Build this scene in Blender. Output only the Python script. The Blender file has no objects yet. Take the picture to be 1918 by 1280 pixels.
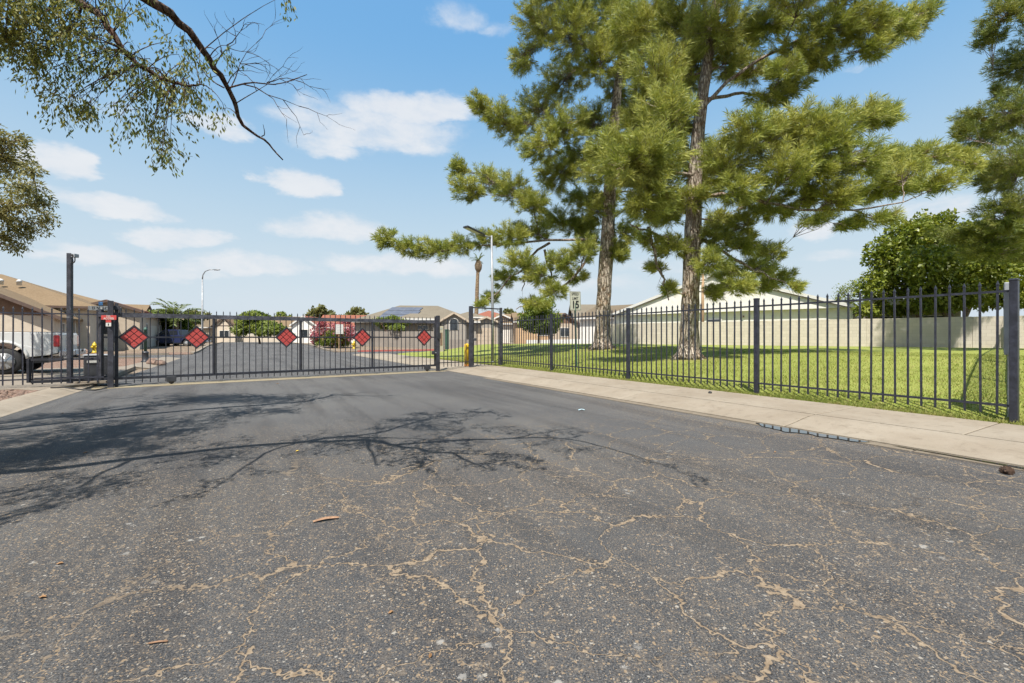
import bpy, bmesh, math, random
import numpy as np
from mathutils import Vector, Matrix

# ------------------------------------------------------------------ camera, sky, sun, exposure
scene = bpy.context.scene
COL = scene.collection
F = 852.4            # focal length in pixels of the 1918 px wide photograph
HZ = 632.0           # horizon row
CAMH = 1.2
cam = bpy.data.cameras.new('camera')
cam.lens = 16.0
cam.sensor_width = 36.0
cam.shift_y = -8.0 / 1918.0
cam.clip_start = 0.05
cam.clip_end = 3000
camo = bpy.data.objects.new('camera', cam)
COL.objects.link(camo)
camo.location = (0, 0, CAMH)
camo.rotation_euler = (math.radians(90), 0, 0)
scene.camera = camo

SUN_EL = math.radians(61)
SUN_AZ = math.radians(10)          # shadows run this far to the right of straight ahead
SH = 1.0 / math.tan(SUN_EL)        # shadow length per metre of height
SHX, SHY = math.sin(SUN_AZ) * SH, math.cos(SUN_AZ) * SH
sun = bpy.data.lights.new('sun', 'SUN')
sun.energy = 5.0
sun.angle = math.radians(0.42)
sun.color = (1.0, 0.95, 0.87)
suno = bpy.data.objects.new('sun', sun)
COL.objects.link(suno)
d = Vector((math.sin(SUN_AZ) * math.cos(SUN_EL), math.cos(SUN_AZ) * math.cos(SUN_EL), -math.sin(SUN_EL)))
suno.rotation_euler = d.to_track_quat('-Z', 'Y').to_euler()
suno.location = (-5, -20, 30)

scene.view_settings.view_transform = 'Standard'
scene.view_settings.look = 'None'
scene.view_settings.gamma = 1.0
scene.view_settings.exposure = 0.68
scene.cycles.use_denoising = True
scene.cycles.max_bounces = 5
scene.cycles.diffuse_bounces = 3
scene.cycles.glossy_bounces = 2
scene.cycles.transmission_bounces = 3
scene.cycles.use_adaptive_sampling = True
scene.cycles.adaptive_threshold = 0.025
scene.cycles.caustics_reflective = False
scene.cycles.caustics_refractive = False
scene.cycles.transparent_max_bounces = 8


class NT:
    """tiny helper to write node trees"""
    def __init__(self, tree):
        self.t = tree
        tree.nodes.clear()

    def n(self, typ, **kw):
        nd = self.t.nodes.new(typ)
        for k, v in kw.items():
            setattr(nd, k, v)
        return nd

    def link(self, a, b):
        self.t.links.new(a, b)

    def put(self, sock, v):
        if isinstance(v, bpy.types.NodeSocket):
            self.link(v, sock)
        elif v is not None:
            sock.default_value = v

    def math(self, op, a, b=None, c=None, clamp=False):
        nd = self.n('ShaderNodeMath', operation=op)
        nd.use_clamp = clamp
        self.put(nd.inputs[0], a)
        if b is not None:
            self.put(nd.inputs[1], b)
        if c is not None:
            self.put(nd.inputs[2], c)
        return nd.outputs[0]

    def vmath(self, op, a, b=None):
        nd = self.n('ShaderNodeVectorMath', operation=op)
        self.put(nd.inputs[0], a)
        if b is not None:
            self.put(nd.inputs[1], b)
        return nd.outputs[0]

    def noise(self, vec, scale, detail=4, rough=0.55, dist=0.0):
        nd = self.n('ShaderNodeTexNoise')
        self.put(nd.inputs['Vector'], vec)
        nd.inputs['Scale'].default_value = scale
        nd.inputs['Detail'].default_value = detail
        nd.inputs['Roughness'].default_value = rough
        nd.inputs['Distortion'].default_value = dist
        return nd.outputs['Fac'], nd.outputs['Color']

    def voronoi(self, vec, scale, feature='F1', rand=1.0):
        nd = self.n('ShaderNodeTexVoronoi', feature=feature)
        self.put(nd.inputs['Vector'], vec)
        nd.inputs['Scale'].default_value = scale
        nd.inputs['Randomness'].default_value = rand
        return nd

    def smooth(self, v, lo, hi, a=0.0, b=1.0):
        nd = self.n('ShaderNodeMapRange', interpolation_type='SMOOTHSTEP')
        self.put(nd.inputs['Value'], v)
        nd.inputs['From Min'].default_value = lo
        nd.inputs['From Max'].default_value = hi
        nd.inputs['To Min'].default_value = a
        nd.inputs['To Max'].default_value = b
        return nd.outputs[0]

    def mix(self, fac, a, b, typ='MIX'):
        nd = self.n('ShaderNodeMix', data_type='RGBA', blend_type=typ)
        self.put(nd.inputs[0], fac)
        for s, v in ((nd.inputs[6], a), (nd.inputs[7], b)):
            if isinstance(v, (tuple, list)) and len(v) == 3:
                v = (*v, 1.0)
            self.put(s, v)
        return nd.outputs[2]


# ---- world: physical sky with fair-weather clouds
world = bpy.data.worlds.new('World')
scene.world = world
world.use_nodes = True
world.cycles.sampling_method = 'MANUAL'
world.cycles.sample_map_resolution = 512
w = NT(world.node_tree)
out = w.n('ShaderNodeOutputWorld')
bg = w.n('ShaderNodeBackground')
bg.inputs['Strength'].default_value = 0.11
w.link(bg.outputs[0], out.inputs[0])
sky = w.n('ShaderNodeTexSky', sky_type='NISHITA')
sky.sun_disc = False
sky.sun_elevation = SUN_EL
sky.sun_rotation = math.radians(180) + SUN_AZ
sky.altitude = 350
sky.air_density = 1.0
sky.dust_density = 1.6
sky.ozone_density = 2.0
tc = w.n('ShaderNodeTexCoord')
DIR = tc.outputs['Generated']
sep = w.n('ShaderNodeSeparateXYZ')
w.link(DIR, sep.inputs[0])
az = w.math('ARCTAN2', sep.outputs[0], sep.outputs[1])
el = w.math('ARCSINE', sep.outputs[2])
comb = w.n('ShaderNodeCombineXYZ')
w.link(az, comb.inputs[0])
w.link(w.math('MULTIPLY', el, 1.9), comb.inputs[1])
NV = comb.outputs[0]
_, wc = w.noise(NV, 5.0, 5, 0.62)
warp = w.vmath('SUBTRACT', wc, (0.5, 0.5, 0.5))
wsep = w.n('ShaderNodeSeparateXYZ')
w.link(warp, wsep.inputs[0])
azw = w.math('MULTIPLY_ADD', wsep.outputs[0], 0.26, az)
elw = w.math('MULTIPLY_ADD', wsep.outputs[1], 0.085, el)
# (px, py, half width px, half height px, strength)
CLOUDS = [(770, 205, 150, 34, 1.0), (700, 245, 200, 50, 0.85), (620, 272, 110, 26, 0.65), (560, 338, 85, 36, 1.0),
          (845, 30, 55, 30, 0.42), (905, 52, 50, 16, 0.36), (105, 305, 85, 42, 1.0), (400, 240, 80, 30, 0.75),
          (215, 388, 150, 28, 0.85), (345, 446, 140, 26, 0.9), (165, 475, 140, 28, 0.8), (635, 430, 130, 34, 0.8),
          (470, 505, 160, 30, 0.75), (760, 505, 170, 30, 0.75), (330, 510, 120, 22, 0.6), (1505, 440, 60, 24, 0.75),
          (1540, 485, 110, 22, 0.55), (1060, 540, 170, 26, 0.45), (1745, 400, 120, 30, 0.6), (1650, 116, 40, 10, 0.3),
          (1240, 500, 180, 26, 0.4), (1900, 300, 130, 40, 0.5), (210, 205, 50, 30, 0.35), (60, 545, 160, 22, 0.35)]
acc = None
for (px, py, rx, ry, s) in CLOUDS:
    dx = px - 959.0
    a0 = math.atan2(dx, F)
    rr = math.hypot(F, dx)
    e0 = math.atan2(HZ - py, rr)
    ra = rx * F / (F * F + dx * dx)
    re = ry / rr
    u = w.math('MULTIPLY_ADD', azw, 1.0 / ra, -a0 / ra)
    v = w.math('MULTIPLY_ADD', elw, 1.0 / re, -e0 / re)
    # flatter underside
    v = w.math('MAXIMUM', v, w.math('MULTIPLY', v, -1.45))
    r2 = w.math('MULTIPLY_ADD', u, u, w.math('MULTIPLY', v, v))
    g = w.math('MULTIPLY', w.math('SUBTRACT', 1.15, r2, clamp=True), s)
    acc = g if acc is None else w.math('MAXIMUM', acc, g)
n1, _ = w.noise(NV, 12.0, 8, 0.62, 0.25)
puff = w.math('ADD', w.math('MULTIPLY', acc, 1.05), w.math('MULTIPLY_ADD', n1, 1.75, -0.92))
puff = w.math('MULTIPLY', w.smooth(puff, -0.25, 1.05), w.smooth(acc, 0.0, 0.6))
# the same broken cover goes on round the rest of the sky
n2, _ = w.noise(NV, 2.3, 6, 0.58, 0.2)
far = w.math('MULTIPLY', w.smooth(n2, 0.55, 0.78), w.smooth(w.math('ABSOLUTE', az), 0.80, 1.05))
veil, _ = w.noise(NV, 3.4, 5, 0.6, 0.6)
veil = w.math('MULTIPLY', w.smooth(veil, 0.42, 0.8, 0, 0.22), w.smooth(el, 0.30, 0.02))
cf = w.math('MAXIMUM', w.math('MAXIMUM', puff, w.math('MULTIPLY', far, 0.8)), veil)
cf = w.math('MULTIPLY', cf, w.smooth(el, -0.01, 0.03), clamp=True)
cloudcol = w.mix(n1, (4.3, 4.5, 4.8), (5.1, 5.15, 5.25))
# film-like response of the clear sky, the same all round
ssep = w.n('ShaderNodeSeparateColor')
w.link(sky.outputs[0], ssep.inputs[0])
scmb = w.n('ShaderNodeCombineColor')
for i_, (g_, k_) in enumerate(((0.91, 0.825), (0.467, 0.61), (0.10, 0.545))):
    c_ = w.math('POWER', w.math('MULTIPLY', ssep.outputs[i_], 0.11), g_)
    w.link(w.math('MULTIPLY', c_, k_ / 0.11), scmb.inputs[i_])
hazy = w.mix(w.smooth(el, 0.60, 0.0, 0.04, 0.80), scmb.outputs[0], (3.75, 4.28, 4.70))
skyc = w.mix(w.math('MULTIPLY', cf, 0.88), hazy, cloudcol)
w.link(skyc, bg.inputs['Color'])

# ------------------------------------------------------------------ frames of reference
TH = math.radians(30.4)
U = Vector((-math.sin(TH), math.cos(TH), 0))     # along the road, away
V = Vector((math.cos(TH), math.sin(TH), 0))      # across the road, to the right


def R(t, n, z=0.0):
    p = U * t + V * n
    return Vector((p.x, p.y, z))


def tn(x, y):
    return (x * U.x + y * U.y, x * V.x + y * V.y)


def P(px, py, d):
    """world point measured from the photograph at distance d"""
    return Vector(((px - 959.0) / F * d, d, CAMH + (HZ - py) / F * d))


def G(px, py, z=0.0):
    d = (CAMH - z) * F / (py - HZ)
    return P(px, py, d)


def sstep(a, b, x):
    x = min(1.0, max(0.0, (x - a) / (b - a)))
    return x * x * (3 - 2 * x)


# ------------------------------------------------------------------ mesh helpers
class MB:
    def __init__(self):
        self.v = []
        self.f = []
        self.sm = []

    def add(self, vs, fs, smooth=False):
        o = len(self.v)
        self.v.extend([tuple(p) for p in vs])
        self.f.extend([tuple(i + o for i in f) for f in fs])
        self.sm.extend([smooth] * len(fs))
        return self

    def box(self, c, s, M=None):
        x, y, z = s[0] / 2, s[1] / 2, s[2] / 2
        vs = [Vector((c[0] + i * x, c[1] + j * y, c[2] + k * z)) for k in (-1, 1) for j in (-1, 1) for i in (-1, 1)]
        if M is not None:
            vs = [M @ p for p in vs]
        return self.add(vs, [(0, 2, 3, 1), (4, 5, 7, 6), (0, 1, 5, 4), (2, 6, 7, 3), (0, 4, 6, 2), (1, 3, 7, 5)])

    def bbox(self, c, s, b=0.01, M=None):
        """box with bevelled edges"""
        x, y, z = s[0] / 2, s[1] / 2, s[2] / 2
        b = min(b, x * .9, y * .9, z * .9)
        bm = bmesh.new()
        bmesh.ops.create_cube(bm, size=1.0)
        for vv in bm.verts:
            vv.co = Vector((vv.co.x * s[0], vv.co.y * s[1], vv.co.z * s[2]))
        bmesh.ops.bevel(bm, geom=bm.edges[:], offset=b, segments=2, affect='EDGES', profile=0.5)
        bm.verts.index_update()
        vs = [vv.co + Vector(c) for vv in bm.verts]
        fs = [[vv.index for vv in f.verts] for f in bm.faces]
        bm.free()
        if M is not None:
            vs = [M @ p for p in vs]
        return self.add(vs, fs)

    def bar(self, a, b, wx, wz=None, up=(0, 0, 1)):
        """square bar from a to b"""
        a, b = Vector(a), Vector(b)
        wz = wx if wz is None else wz
        d = (b - a)
        L = d.length
        d = d / L
        up = Vector(up)
        if abs(d.dot(up)) > 0.99:
            up = Vector((1, 0, 0)) if abs(d.x) < .9 else Vector((0, 1, 0))
        s = d.cross(up).normalized()
        q = s.cross(d).normalized()
        vs = []
        for p in (a, b):
            for i, j in ((-1, -1), (1, -1), (1, 1), (-1, 1)):
                vs.append(p + s * (i * wx / 2) + q * (j * wz / 2))
        return self.add(vs, [(0, 1, 2, 3), (7, 6, 5, 4), (0, 4, 5, 1), (1, 5, 6, 2), (2, 6, 7, 3), (3, 7, 4, 0)])

    def tube(self, pts, rad, sides=8, caps=True, smooth=True, rough=0.0, rng=None):
        pts = [Vector(p) for p in pts]
        n = len(pts)
        if not isinstance(rad, (list, tuple)):
            rad = [rad] * n
        vs = []
        ref = None
        for i, p in enumerate(pts):
            d = (pts[min(i + 1, n - 1)] - pts[max(i - 1, 0)])
            d = d.normalized() if d.length > 1e-9 else Vector((0, 0, 1))
            if ref is None:
                ref = Vector((1, 0, 0)) if abs(d.x) < .8 else Vector((0, 1, 0))
            s = (ref - d * ref.dot(d)).normalized()
            q = d.cross(s)
            ref = s
            for k in range(sides):
                a = 2 * math.pi * k / sides
                r = rad[i] * (1 + (rng.uniform(-rough, rough) if rng else 0))
                vs.append(p + s * (math.cos(a) * r) + q * (math.sin(a) * r))
        fs = []
        for i in range(n - 1):
            for k in range(sides):
                k2 = (k + 1) % sides
                fs.append((i * sides + k, i * sides + k2, (i + 1) * sides + k2, (i + 1) * sides + k))
        if caps:
            fs.append(tuple(reversed(range(sides))))
            fs.append(tuple(range((n - 1) * sides, n * sides)))
        return self.add(vs, fs, smooth)

    def lathe(self, prof, sides=20, c=(0, 0, 0), smooth=True, M=None):
        vs = []
        for r, z in prof:
            for k in range(sides):
                a = 2 * math.pi * k / sides
                p = Vector((c[0] + math.cos(a) * r, c[1] + math.sin(a) * r, c[2] + z))
                vs.append(M @ p if M is not None else p)
        fs = []
        n = len(prof)
        for i in range(n - 1):
            for k in range(sides):
                k2 = (k + 1) % sides
                fs.append((i * sides + k, i * sides + k2, (i + 1) * sides + k2, (i + 1) * sides + k))
        fs.append(tuple(reversed(range(sides))))
        fs.append(tuple(range((n - 1) * sides, n * sides)))
        return self.add(vs, fs, smooth)

    def prism(self, poly, thick_vec):
        """poly: list of 3d points in order, extruded by thick_vec"""
        a = [Vector(p) for p in poly]
        t = Vector(thick_vec)
        n = len(a)
        vs = a + [p + t for p in a]
        fs = [tuple(reversed(range(n))), tuple(range(n, 2 * n))]
        for i in range(n):
            j = (i + 1) % n
            fs.append((i, j, n + j, n + i))
        return self.add(vs, fs)

    def build(self, name, mat, parent=None):
        me = bpy.data.meshes.new(name)
        me.from_pydata(self.v, [], self.f)
        me.polygons.foreach_set('use_smooth', self.sm)
        me.validate()
        bm = bmesh.new()
        bm.from_mesh(me)
        bmesh.ops.recalc_face_normals(bm, faces=bm.faces[:])
        bm.to_mesh(me)
        bm.free()
        me.materials.append(mat)
        return link(name, me, parent)


def link(name, me, parent=None):
    o = bpy.data.objects.new(name, me)
    COL.objects.link(o)
    if parent is not None:
        o.parent = parent
    return o


def raw_mesh(name, V3, faces, mat, parent=None, smooth=False):
    """fast mesh from numpy arrays; faces: (m,k)"""
    me = bpy.data.meshes.new(name)
    V3 = np.ascontiguousarray(V3, dtype=np.float32)
    faces = np.ascontiguousarray(faces, dtype=np.int32)
    m, k = faces.shape
    me.vertices.add(len(V3))
    me.vertices.foreach_set('co', V3.ravel())
    me.loops.add(m * k)
    me.loops.foreach_set('vertex_index', faces.ravel())
    me.polygons.add(m)
    me.polygons.foreach_set('loop_start', np.arange(0, m * k, k, dtype=np.int32))
    me.polygons.foreach_set('loop_total', np.full(m, k, dtype=np.int32))
    if smooth:
        me.polygons.foreach_set('use_smooth', np.ones(m, dtype=bool))
    me.update(calc_edges=True)
    me.materials.append(mat)
    return link(name, me, parent)


def thing(name, label, cat, loc=(0, 0, 0), rz=0.0, group=None):
    o = bpy.data.objects.new(name, None)
    o.empty_display_size = 0.2
    COL.objects.link(o)
    o.location = loc
    o.rotation_euler = (0, 0, rz)
    return tag(o, label, cat, group)


def tag(o, label, cat, group=None, kind=None):
    if label:
        o['label'] = label
    if cat:
        o['category'] = cat
    if group:
        o['group'] = group
    if kind:
        o['kind'] = kind
    return o


def struct(o, label=None):
    o['kind'] = 'structure'
    if label:
        o['label'] = label
    return o


def copy_tree(o, parent=None):
    c = o.copy()
    COL.objects.link(c)
    c.parent = parent
    for ch in list(o.children):
        copy_tree(ch, c)
    return c


def text_mesh(name, body, size, mat, M, parent=None, extrude=0.001, align='CENTER', xs=1.0, bold=0.02):
    cu = bpy.data.curves.new(name, 'FONT')
    cu.body = body
    cu.size = size
    cu.align_x = align
    cu.align_y = 'CENTER'
    cu.extrude = extrude
    cu.offset = size * bold
    tmp = bpy.data.objects.new(name + '_tmp', cu)
    COL.objects.link(tmp)
    bpy.context.view_layer.update()
    dg = bpy.context.evaluated_depsgraph_get()
    me = bpy.data.meshes.new_from_object(tmp.evaluated_get(dg))
    bpy.data.objects.remove(tmp)
    bpy.data.curves.remove(cu)
    me.transform(Matrix.Diagonal((xs, 1, 1, 1)))
    me.transform(M)
    me.materials.clear()
    me.materials.append(mat)
    me.name = name
    return link(name, me, parent)


# ------------------------------------------------------------------ materials
MATS = {}
TH0 = math.radians(30.4)


def pm(name, col, rough=0.7, var=0.12, scale=6.0, bump=0.0, bscale=None, metal=0.0, spec=0.5, fine=0.0, fscale=60.0, coat=0.0):
    """painted / stained / mineral surface with large and fine colour variation"""
    m = bpy.data.materials.new(name)
    m.use_nodes = True
    t = NT(m.node_tree)
    o = t.n('ShaderNodeOutputMaterial')
    b = t.n('ShaderNodeBsdfPrincipled')
    t.link(b.outputs[0], o.inputs[0])
    tcn = t.n('ShaderNodeTexCoord')
    vec = tcn.outputs['Object']
    f, _ = t.noise(vec, scale, 5, 0.6)
    lo = tuple(c * (1 - var) for c in col)
    hi = tuple(min(1, c * (1 + var)) for c in col)
    c = t.mix(t.smooth(f, 0.3, 0.7), lo, hi)
    if fine > 0:
        g, _ = t.noise(vec, fscale, 3, 0.6)
        c = t.mix(t.smooth(g, 0.35, 0.65, 0, 1), c, t.mix(1.0, c, (1 - fine,) * 3, 'MULTIPLY'))
    t.link(c, b.inputs['Base Color'])
    b.inputs['Roughness'].default_value = rough
    b.inputs['Metallic'].default_value = metal
    b.inputs['Specular IOR Level'].default_value = spec
    b.inputs['Coat Weight'].default_value = coat
    if bump > 0:
        g, _ = t.noise(vec, bscale or scale * 4, 5, 0.6)
        bn = t.n('ShaderNodeBump')
        bn.inputs['Strength'].default_value = bump
        bn.inputs['Distance'].default_value = 0.02
        t.link(g, bn.inputs['Height'])
        t.link(bn.outputs[0], b.inputs['Normal'])
    MATS[name] = m
    return m


def leaf_mat(name, c1, c2, c3, scale=1.2, trans=0.35, rough=0.55, dead=None):
    """leaf surface: three tints spread through the crown, light passing through"""
    m = bpy.data.materials.new(name)
    m.use_nodes = True
    t = NT(m.node_tree)
    o = t.n('ShaderNodeOutputMaterial')
    b = t.n('ShaderNodeBsdfPrincipled')
    tr = t.n('ShaderNodeBsdfTranslucent')
    mx = t.n('ShaderNodeMixShader')
    tcn = t.n('ShaderNodeTexCoord')
    f, _ = t.noise(tcn.outputs['Object'], scale, 3, 0.6)
    g, _ = t.noise(tcn.outputs['Object'], scale * 14, 2, 0.5)
    c = t.mix(t.smooth(f, 0.35, 0.65), c1, c2)
    c = t.mix(t.smooth(g, 0.48, 0.70), c, c3)
    if dead:
        dn_, _ = t.noise(tcn.outputs['Object'], scale * 3.2, 3, 0.6)
        c = t.mix(t.smooth(dn_, 0.64, 0.72, 0, 0.75), c, dead)
    t.link(c, b.inputs['Base Color'])
    b.inputs['Roughness'].default_value = rough
    b.inputs['Specular IOR Level'].default_value = 0.35
    t.link(t.mix(1.0, c, (1.15, 1.1, 0.6), 'MULTIPLY'), tr.inputs['Color'])
    mx.inputs[0].default_value = trans
    t.link(b.outputs[0], mx.inputs[1])
    t.link(tr.outputs[0], mx.inputs[2])
    t.link(mx.outputs[0], o.inputs[0])
    MATS[name] = m
    return m


def asphalt_mat():
    m = bpy.data.materials.new('asphalt')
    m.use_nodes = True
    t = NT(m.node_tree)
    o = t.n('ShaderNodeOutputMaterial')
    b = t.n('ShaderNodeBsdfPrincipled')
    t.link(b.outputs[0], o.inputs[0])
    vec = t.n('ShaderNodeTexCoord').outputs['Object']
    sepv = t.n('ShaderNodeSeparateXYZ')
    t.link(vec, sepv.inputs[0])
    X, Y = sepv.outputs[0], sepv.outputs[1]
    across = t.math('MULTIPLY_ADD', X, math.cos(TH0), t.math('MULTIPLY', Y, math.sin(TH0)))
    big, _ = t.noise(vec, 0.30, 4, 0.6)
    big2, _ = t.noise(t.vmath('ADD', vec, (31.0, 7.0, 0)), 0.75, 5, 0.65)
    grain, _ = t.noise(vec, 130.0, 2, 0.8)
    mid, _ = t.noise(vec, 16.0, 5, 0.75)
    base = t.mix(t.smooth(grain, 0.36, 0.66), (0.039, 0.040, 0.0435), (0.134, 0.133, 0.132))
    base = t.mix(t.smooth(big, 0.35, 0.65), base, t.mix(1.0, base, (1.25, 1.24, 1.20), 'MULTIPLY'))
    along = t.math('MULTIPLY_ADD', X, -math.sin(TH0), t.math('MULTIPLY', Y, math.cos(TH0)))
    tv = t.n('ShaderNodeCombineXYZ')
    t.link(t.math('MULTIPLY', across, 1.4), tv.inputs[0])
    t.link(t.math('MULTIPLY', along, 0.10), tv.inputs[1])
    trk, _ = t.noise(tv.outputs[0], 1.6, 4, 0.6)
    base = t.mix(t.smooth(trk, 0.42, 0.68), base, t.mix(1.0, base, (0.72, 0.72, 0.73), 'MULTIPLY'))
    oil, _ = t.noise(t.vmath('ADD', vec, (7.0, 41.0, 0)), 0.9, 5, 0.7, 0.5)
    base = t.mix(t.smooth(oil, 0.62, 0.74, 0, 0.45), base, t.mix(1.0, base, (0.5, 0.5, 0.5), 'MULTIPLY'))
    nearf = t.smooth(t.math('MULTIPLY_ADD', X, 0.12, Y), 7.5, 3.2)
    base = t.mix(nearf, base, t.mix(1.0, base, (0.74, 0.74, 0.745), 'MULTIPLY'))  # darker close by: brightness change with view angle, painted into the colour
    # surface close by is worn: dust, sand-coloured and pale aggregate chips
    gut = t.math('MULTIPLY', t.smooth(across, 4.4, 6.0), t.smooth(Y, 11.0, 7.0))
    wear = t.math('MULTIPLY', t.smooth(t.math('MULTIPLY_ADD', nearf, 0.16, big2), 0.46, 0.66), t.math('MULTIPLY_ADD', nearf, 0.8, 0.2))
    wear = t.math('MAXIMUM', wear, gut)
    dust = t.math('MULTIPLY', t.smooth(mid, 0.46, 0.66), t.math('MULTIPLY', wear, 0.34))
    base = t.mix(dust, base, (0.165, 0.135, 0.105))
    _, wchip = t.noise(vec, 30.0, 2, 0.6)
    cv = t.vmath('ADD', vec, t.vmath('MULTIPLY', t.vmath('SUBTRACT', wchip, (0.5, 0.5, 0.5)), (0.03, 0.03, 0)))
    for sc_, thr, rad, amt in ((34.0, 0.90, 0.32, 0.90), (70.0, 0.78, 0.38, 0.98), (150.0, 0.78, 0.40, 0.95)):
        vo = t.voronoi(cv, sc_)
        cs = t.n('ShaderNodeSeparateColor')
        t.link(vo.outputs['Color'], cs.inputs[0])
        pick = t.smooth(t.math('MULTIPLY_ADD', wear, 0.16, cs.outputs[0]), thr, thr + 0.02)
        ch = t.math('MULTIPLY', pick, t.smooth(vo.outputs['Distance'], rad, rad - 0.10))
        col = t.mix(t.smooth(cs.outputs[1], 0.84, 0.92), t.mix(cs.outputs[2], (0.26, 0.19, 0.12), (0.17, 0.143, 0.112)), (0.31, 0.285, 0.245))
        base = t.mix(t.math('MULTIPLY', ch, t.math('MULTIPLY_ADD', wear, amt - 0.45, 0.45)), base, col)
    # pale lime spots in clusters
    sp = t.voronoi(cv, 7.0)
    sps, _ = t.noise(vec, 40.0, 4, 0.8)
    spn = t.math('MULTIPLY_ADD', sps, 0.5, sp.outputs['Distance'])
    spz, _ = t.noise(t.vmath('ADD', vec, (3.0, 17.0, 0)), 0.8, 3, 0.6)
    spots = t.math('MULTIPLY', t.smooth(spn, 0.40, 0.33), t.math('MULTIPLY', t.smooth(spz, 0.52, 0.62), nearf))
    base = t.mix(t.math('MULTIPLY', spots, 0.8), base, (0.29, 0.275, 0.25))
    # crack network filled with sandy dirt
    _, wc1 = t.noise(vec, 1.6, 5, 0.7)
    _, wc2 = t.noise(vec, 14.0, 3, 0.7)
    wv = t.vmath('ADD', vec, t.vmath('MULTIPLY', t.vmath('SUBTRACT', wc1, (0.5, 0.5, 0.5)), (0.62, 0.62, 0)))
    wv = t.vmath('ADD', wv, t.vmath('MULTIPLY', t.vmath('SUBTRACT', wc2, (0.5, 0.5, 0.5)), (0.055, 0.055, 0)))
    hole, _ = t.noise(t.vmath('ADD', vec, (11.0, 3.0, 0)), 0.9, 3, 0.6)
    wid, _ = t.noise(vec, 7.0, 4, 0.8)
    cr1 = t.voronoi(wv, 1.55, 'DISTANCE_TO_EDGE').outputs['Distance']
    cr2 = t.voronoi(t.vmath('ADD', wv, (5.3, 2.1, 0)), 3.4, 'DISTANCE_TO_EDGE').outputs['Distance']
    w1 = t.math('MULTIPLY_ADD', t.math('POWER', t.smooth(wid, 0.40, 0.85), 2.0), 0.015, 0.0072)
    c1 = t.math('MULTIPLY', t.smooth(t.math('DIVIDE', cr1, w1), 1.25, 0.65), t.smooth(hole, 0.30, 0.38))
    c2 = t.math('MULTIPLY', t.smooth(t.math('DIVIDE', cr2, w1), 1.1, 0.5), t.smooth(hole, 0.50, 0.57))
    near = t.smooth(t.math('MULTIPLY_ADD', X, -0.42, Y), 7.2, 4.4, 0.05, 1.0)
    left = t.smooth(X, -2.6, -0.9, 0.12, 1.0)
    crack = t.math('MULTIPLY', t.math('MAXIMUM', c1, c2), t.math('MULTIPLY', near, left))
    lip = t.math('MULTIPLY', t.smooth(t.math('DIVIDE', cr1, w1), 3.4, 1.1), t.math('MULTIPLY', near, left))
    base = t.mix(t.math('MULTIPLY', lip, 0.45), base, t.mix(1.0, base, (0.45, 0.43, 0.42), 'MULTIPLY'))
    dirt = t.mix(t.smooth(mid, 0.35, 0.65), (0.19, 0.140, 0.092), (0.29, 0.228, 0.16))
    gapn = t.smooth(grain, 0.28, 0.44, 0.6, 1.0)
    base = t.mix(t.math('MULTIPLY', crack, t.math('MULTIPLY', gapn, 0.95)), base, dirt)
    # silt and damp along the gutter
    gn = t.math('MULTIPLY_ADD', mid, 0.5, across)
    silt = t.math('MULTIPLY', t.smooth(gn, 6.12, 6.40), t.smooth(Y, 13.0, 9.0))
    base = t.mix(t.math('MULTIPLY', silt, 0.7), base, (0.060, 0.050, 0.040))
    t.link(base, b.inputs['Base Color'])
    b.inputs['Roughness'].default_value = 0.92
    b.inputs['Specular IOR Level'].default_value = 0.10
    h = t.math('SUBTRACT', t.math('MULTIPLY', grain, 0.6), t.math('MULTIPLY', crack, 0.5))
    bn = t.n('ShaderNodeBump')
    bn.inputs['Strength'].default_value = 0.5
    bn.inputs['Distance'].default_value = 0.010
    t.link(h, bn.inputs['Height'])
    t.link(bn.outputs[0], b.inputs['Normal'])
    return m


pA0 = (169.0 / 852.4 * 22.5, 22.5)
pB0 = (331.0 / 852.4 * 15.3, 15.3)


def lawn_mat():
    m = bpy.data.materials.new('lawn')
    m.use_nodes = True
    t = NT(m.node_tree)
    o = t.n('ShaderNodeOutputMaterial')
    b = t.n('ShaderNodeBsdfPrincipled')
    t.link(b.outputs[0], o.inputs[0])
    vec = t.n('ShaderNodeTexCoord').outputs['Object']
    a, _ = t.noise(vec, 0.5, 5, 0.65)
    f, _ = t.noise(vec, 9.0, 4, 0.7)
    g, _ = t.noise(vec, 70.0, 3, 0.7)
    c = t.mix(t.smooth(a, 0.3, 0.7), (0.222, 0.262, 0.052), (0.285, 0.312, 0.078))
    c = t.mix(t.smooth(f, 0.48, 0.72), c, (0.31, 0.275, 0.10))
    for (bx, by, br) in ((pA0[0], pA0[1], 2.6), (pB0[0], pB0[1], 2.2)):
        dv = t.vmath('SUBTRACT', vec, (bx, by, 0.5))
        ln_ = t.n('ShaderNodeVectorMath', operation='LENGTH')
        t.link(dv, ln_.inputs[0])
        c = t.mix(t.smooth(t.math('MULTIPLY_ADD', f, 1.6, ln_.outputs['Value']), br, 0.6, 0, 0.8), c, (0.20, 0.135, 0.075))
    pch, _ = t.noise(vec, 1.7, 5, 0.7)
    c = t.mix(t.smooth(pch, 0.5, 0.75, 0, 0.6), c, (0.27, 0.265, 0.085))
    c = t.mix(t.smooth(g, 0.4, 0.65), c, t.mix(1.0, c, (0.62, 0.66, 0.55), 'MULTIPLY'))
    t.link(c, b.inputs['Base Color'])
    b.inputs['Roughness'].default_value = 0.9
    b.inputs['Specular IOR Level'].default_value = 0.15
    bn = t.n('ShaderNodeBump')
    bn.inputs['Strength'].default_value = 0.45
    bn.inputs['Distance'].default_value = 0.03
    t.link(t.math('ADD', g, f), bn.inputs['Height'])
    t.link(bn.outputs[0], b.inputs['Normal'])
    return m


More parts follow.
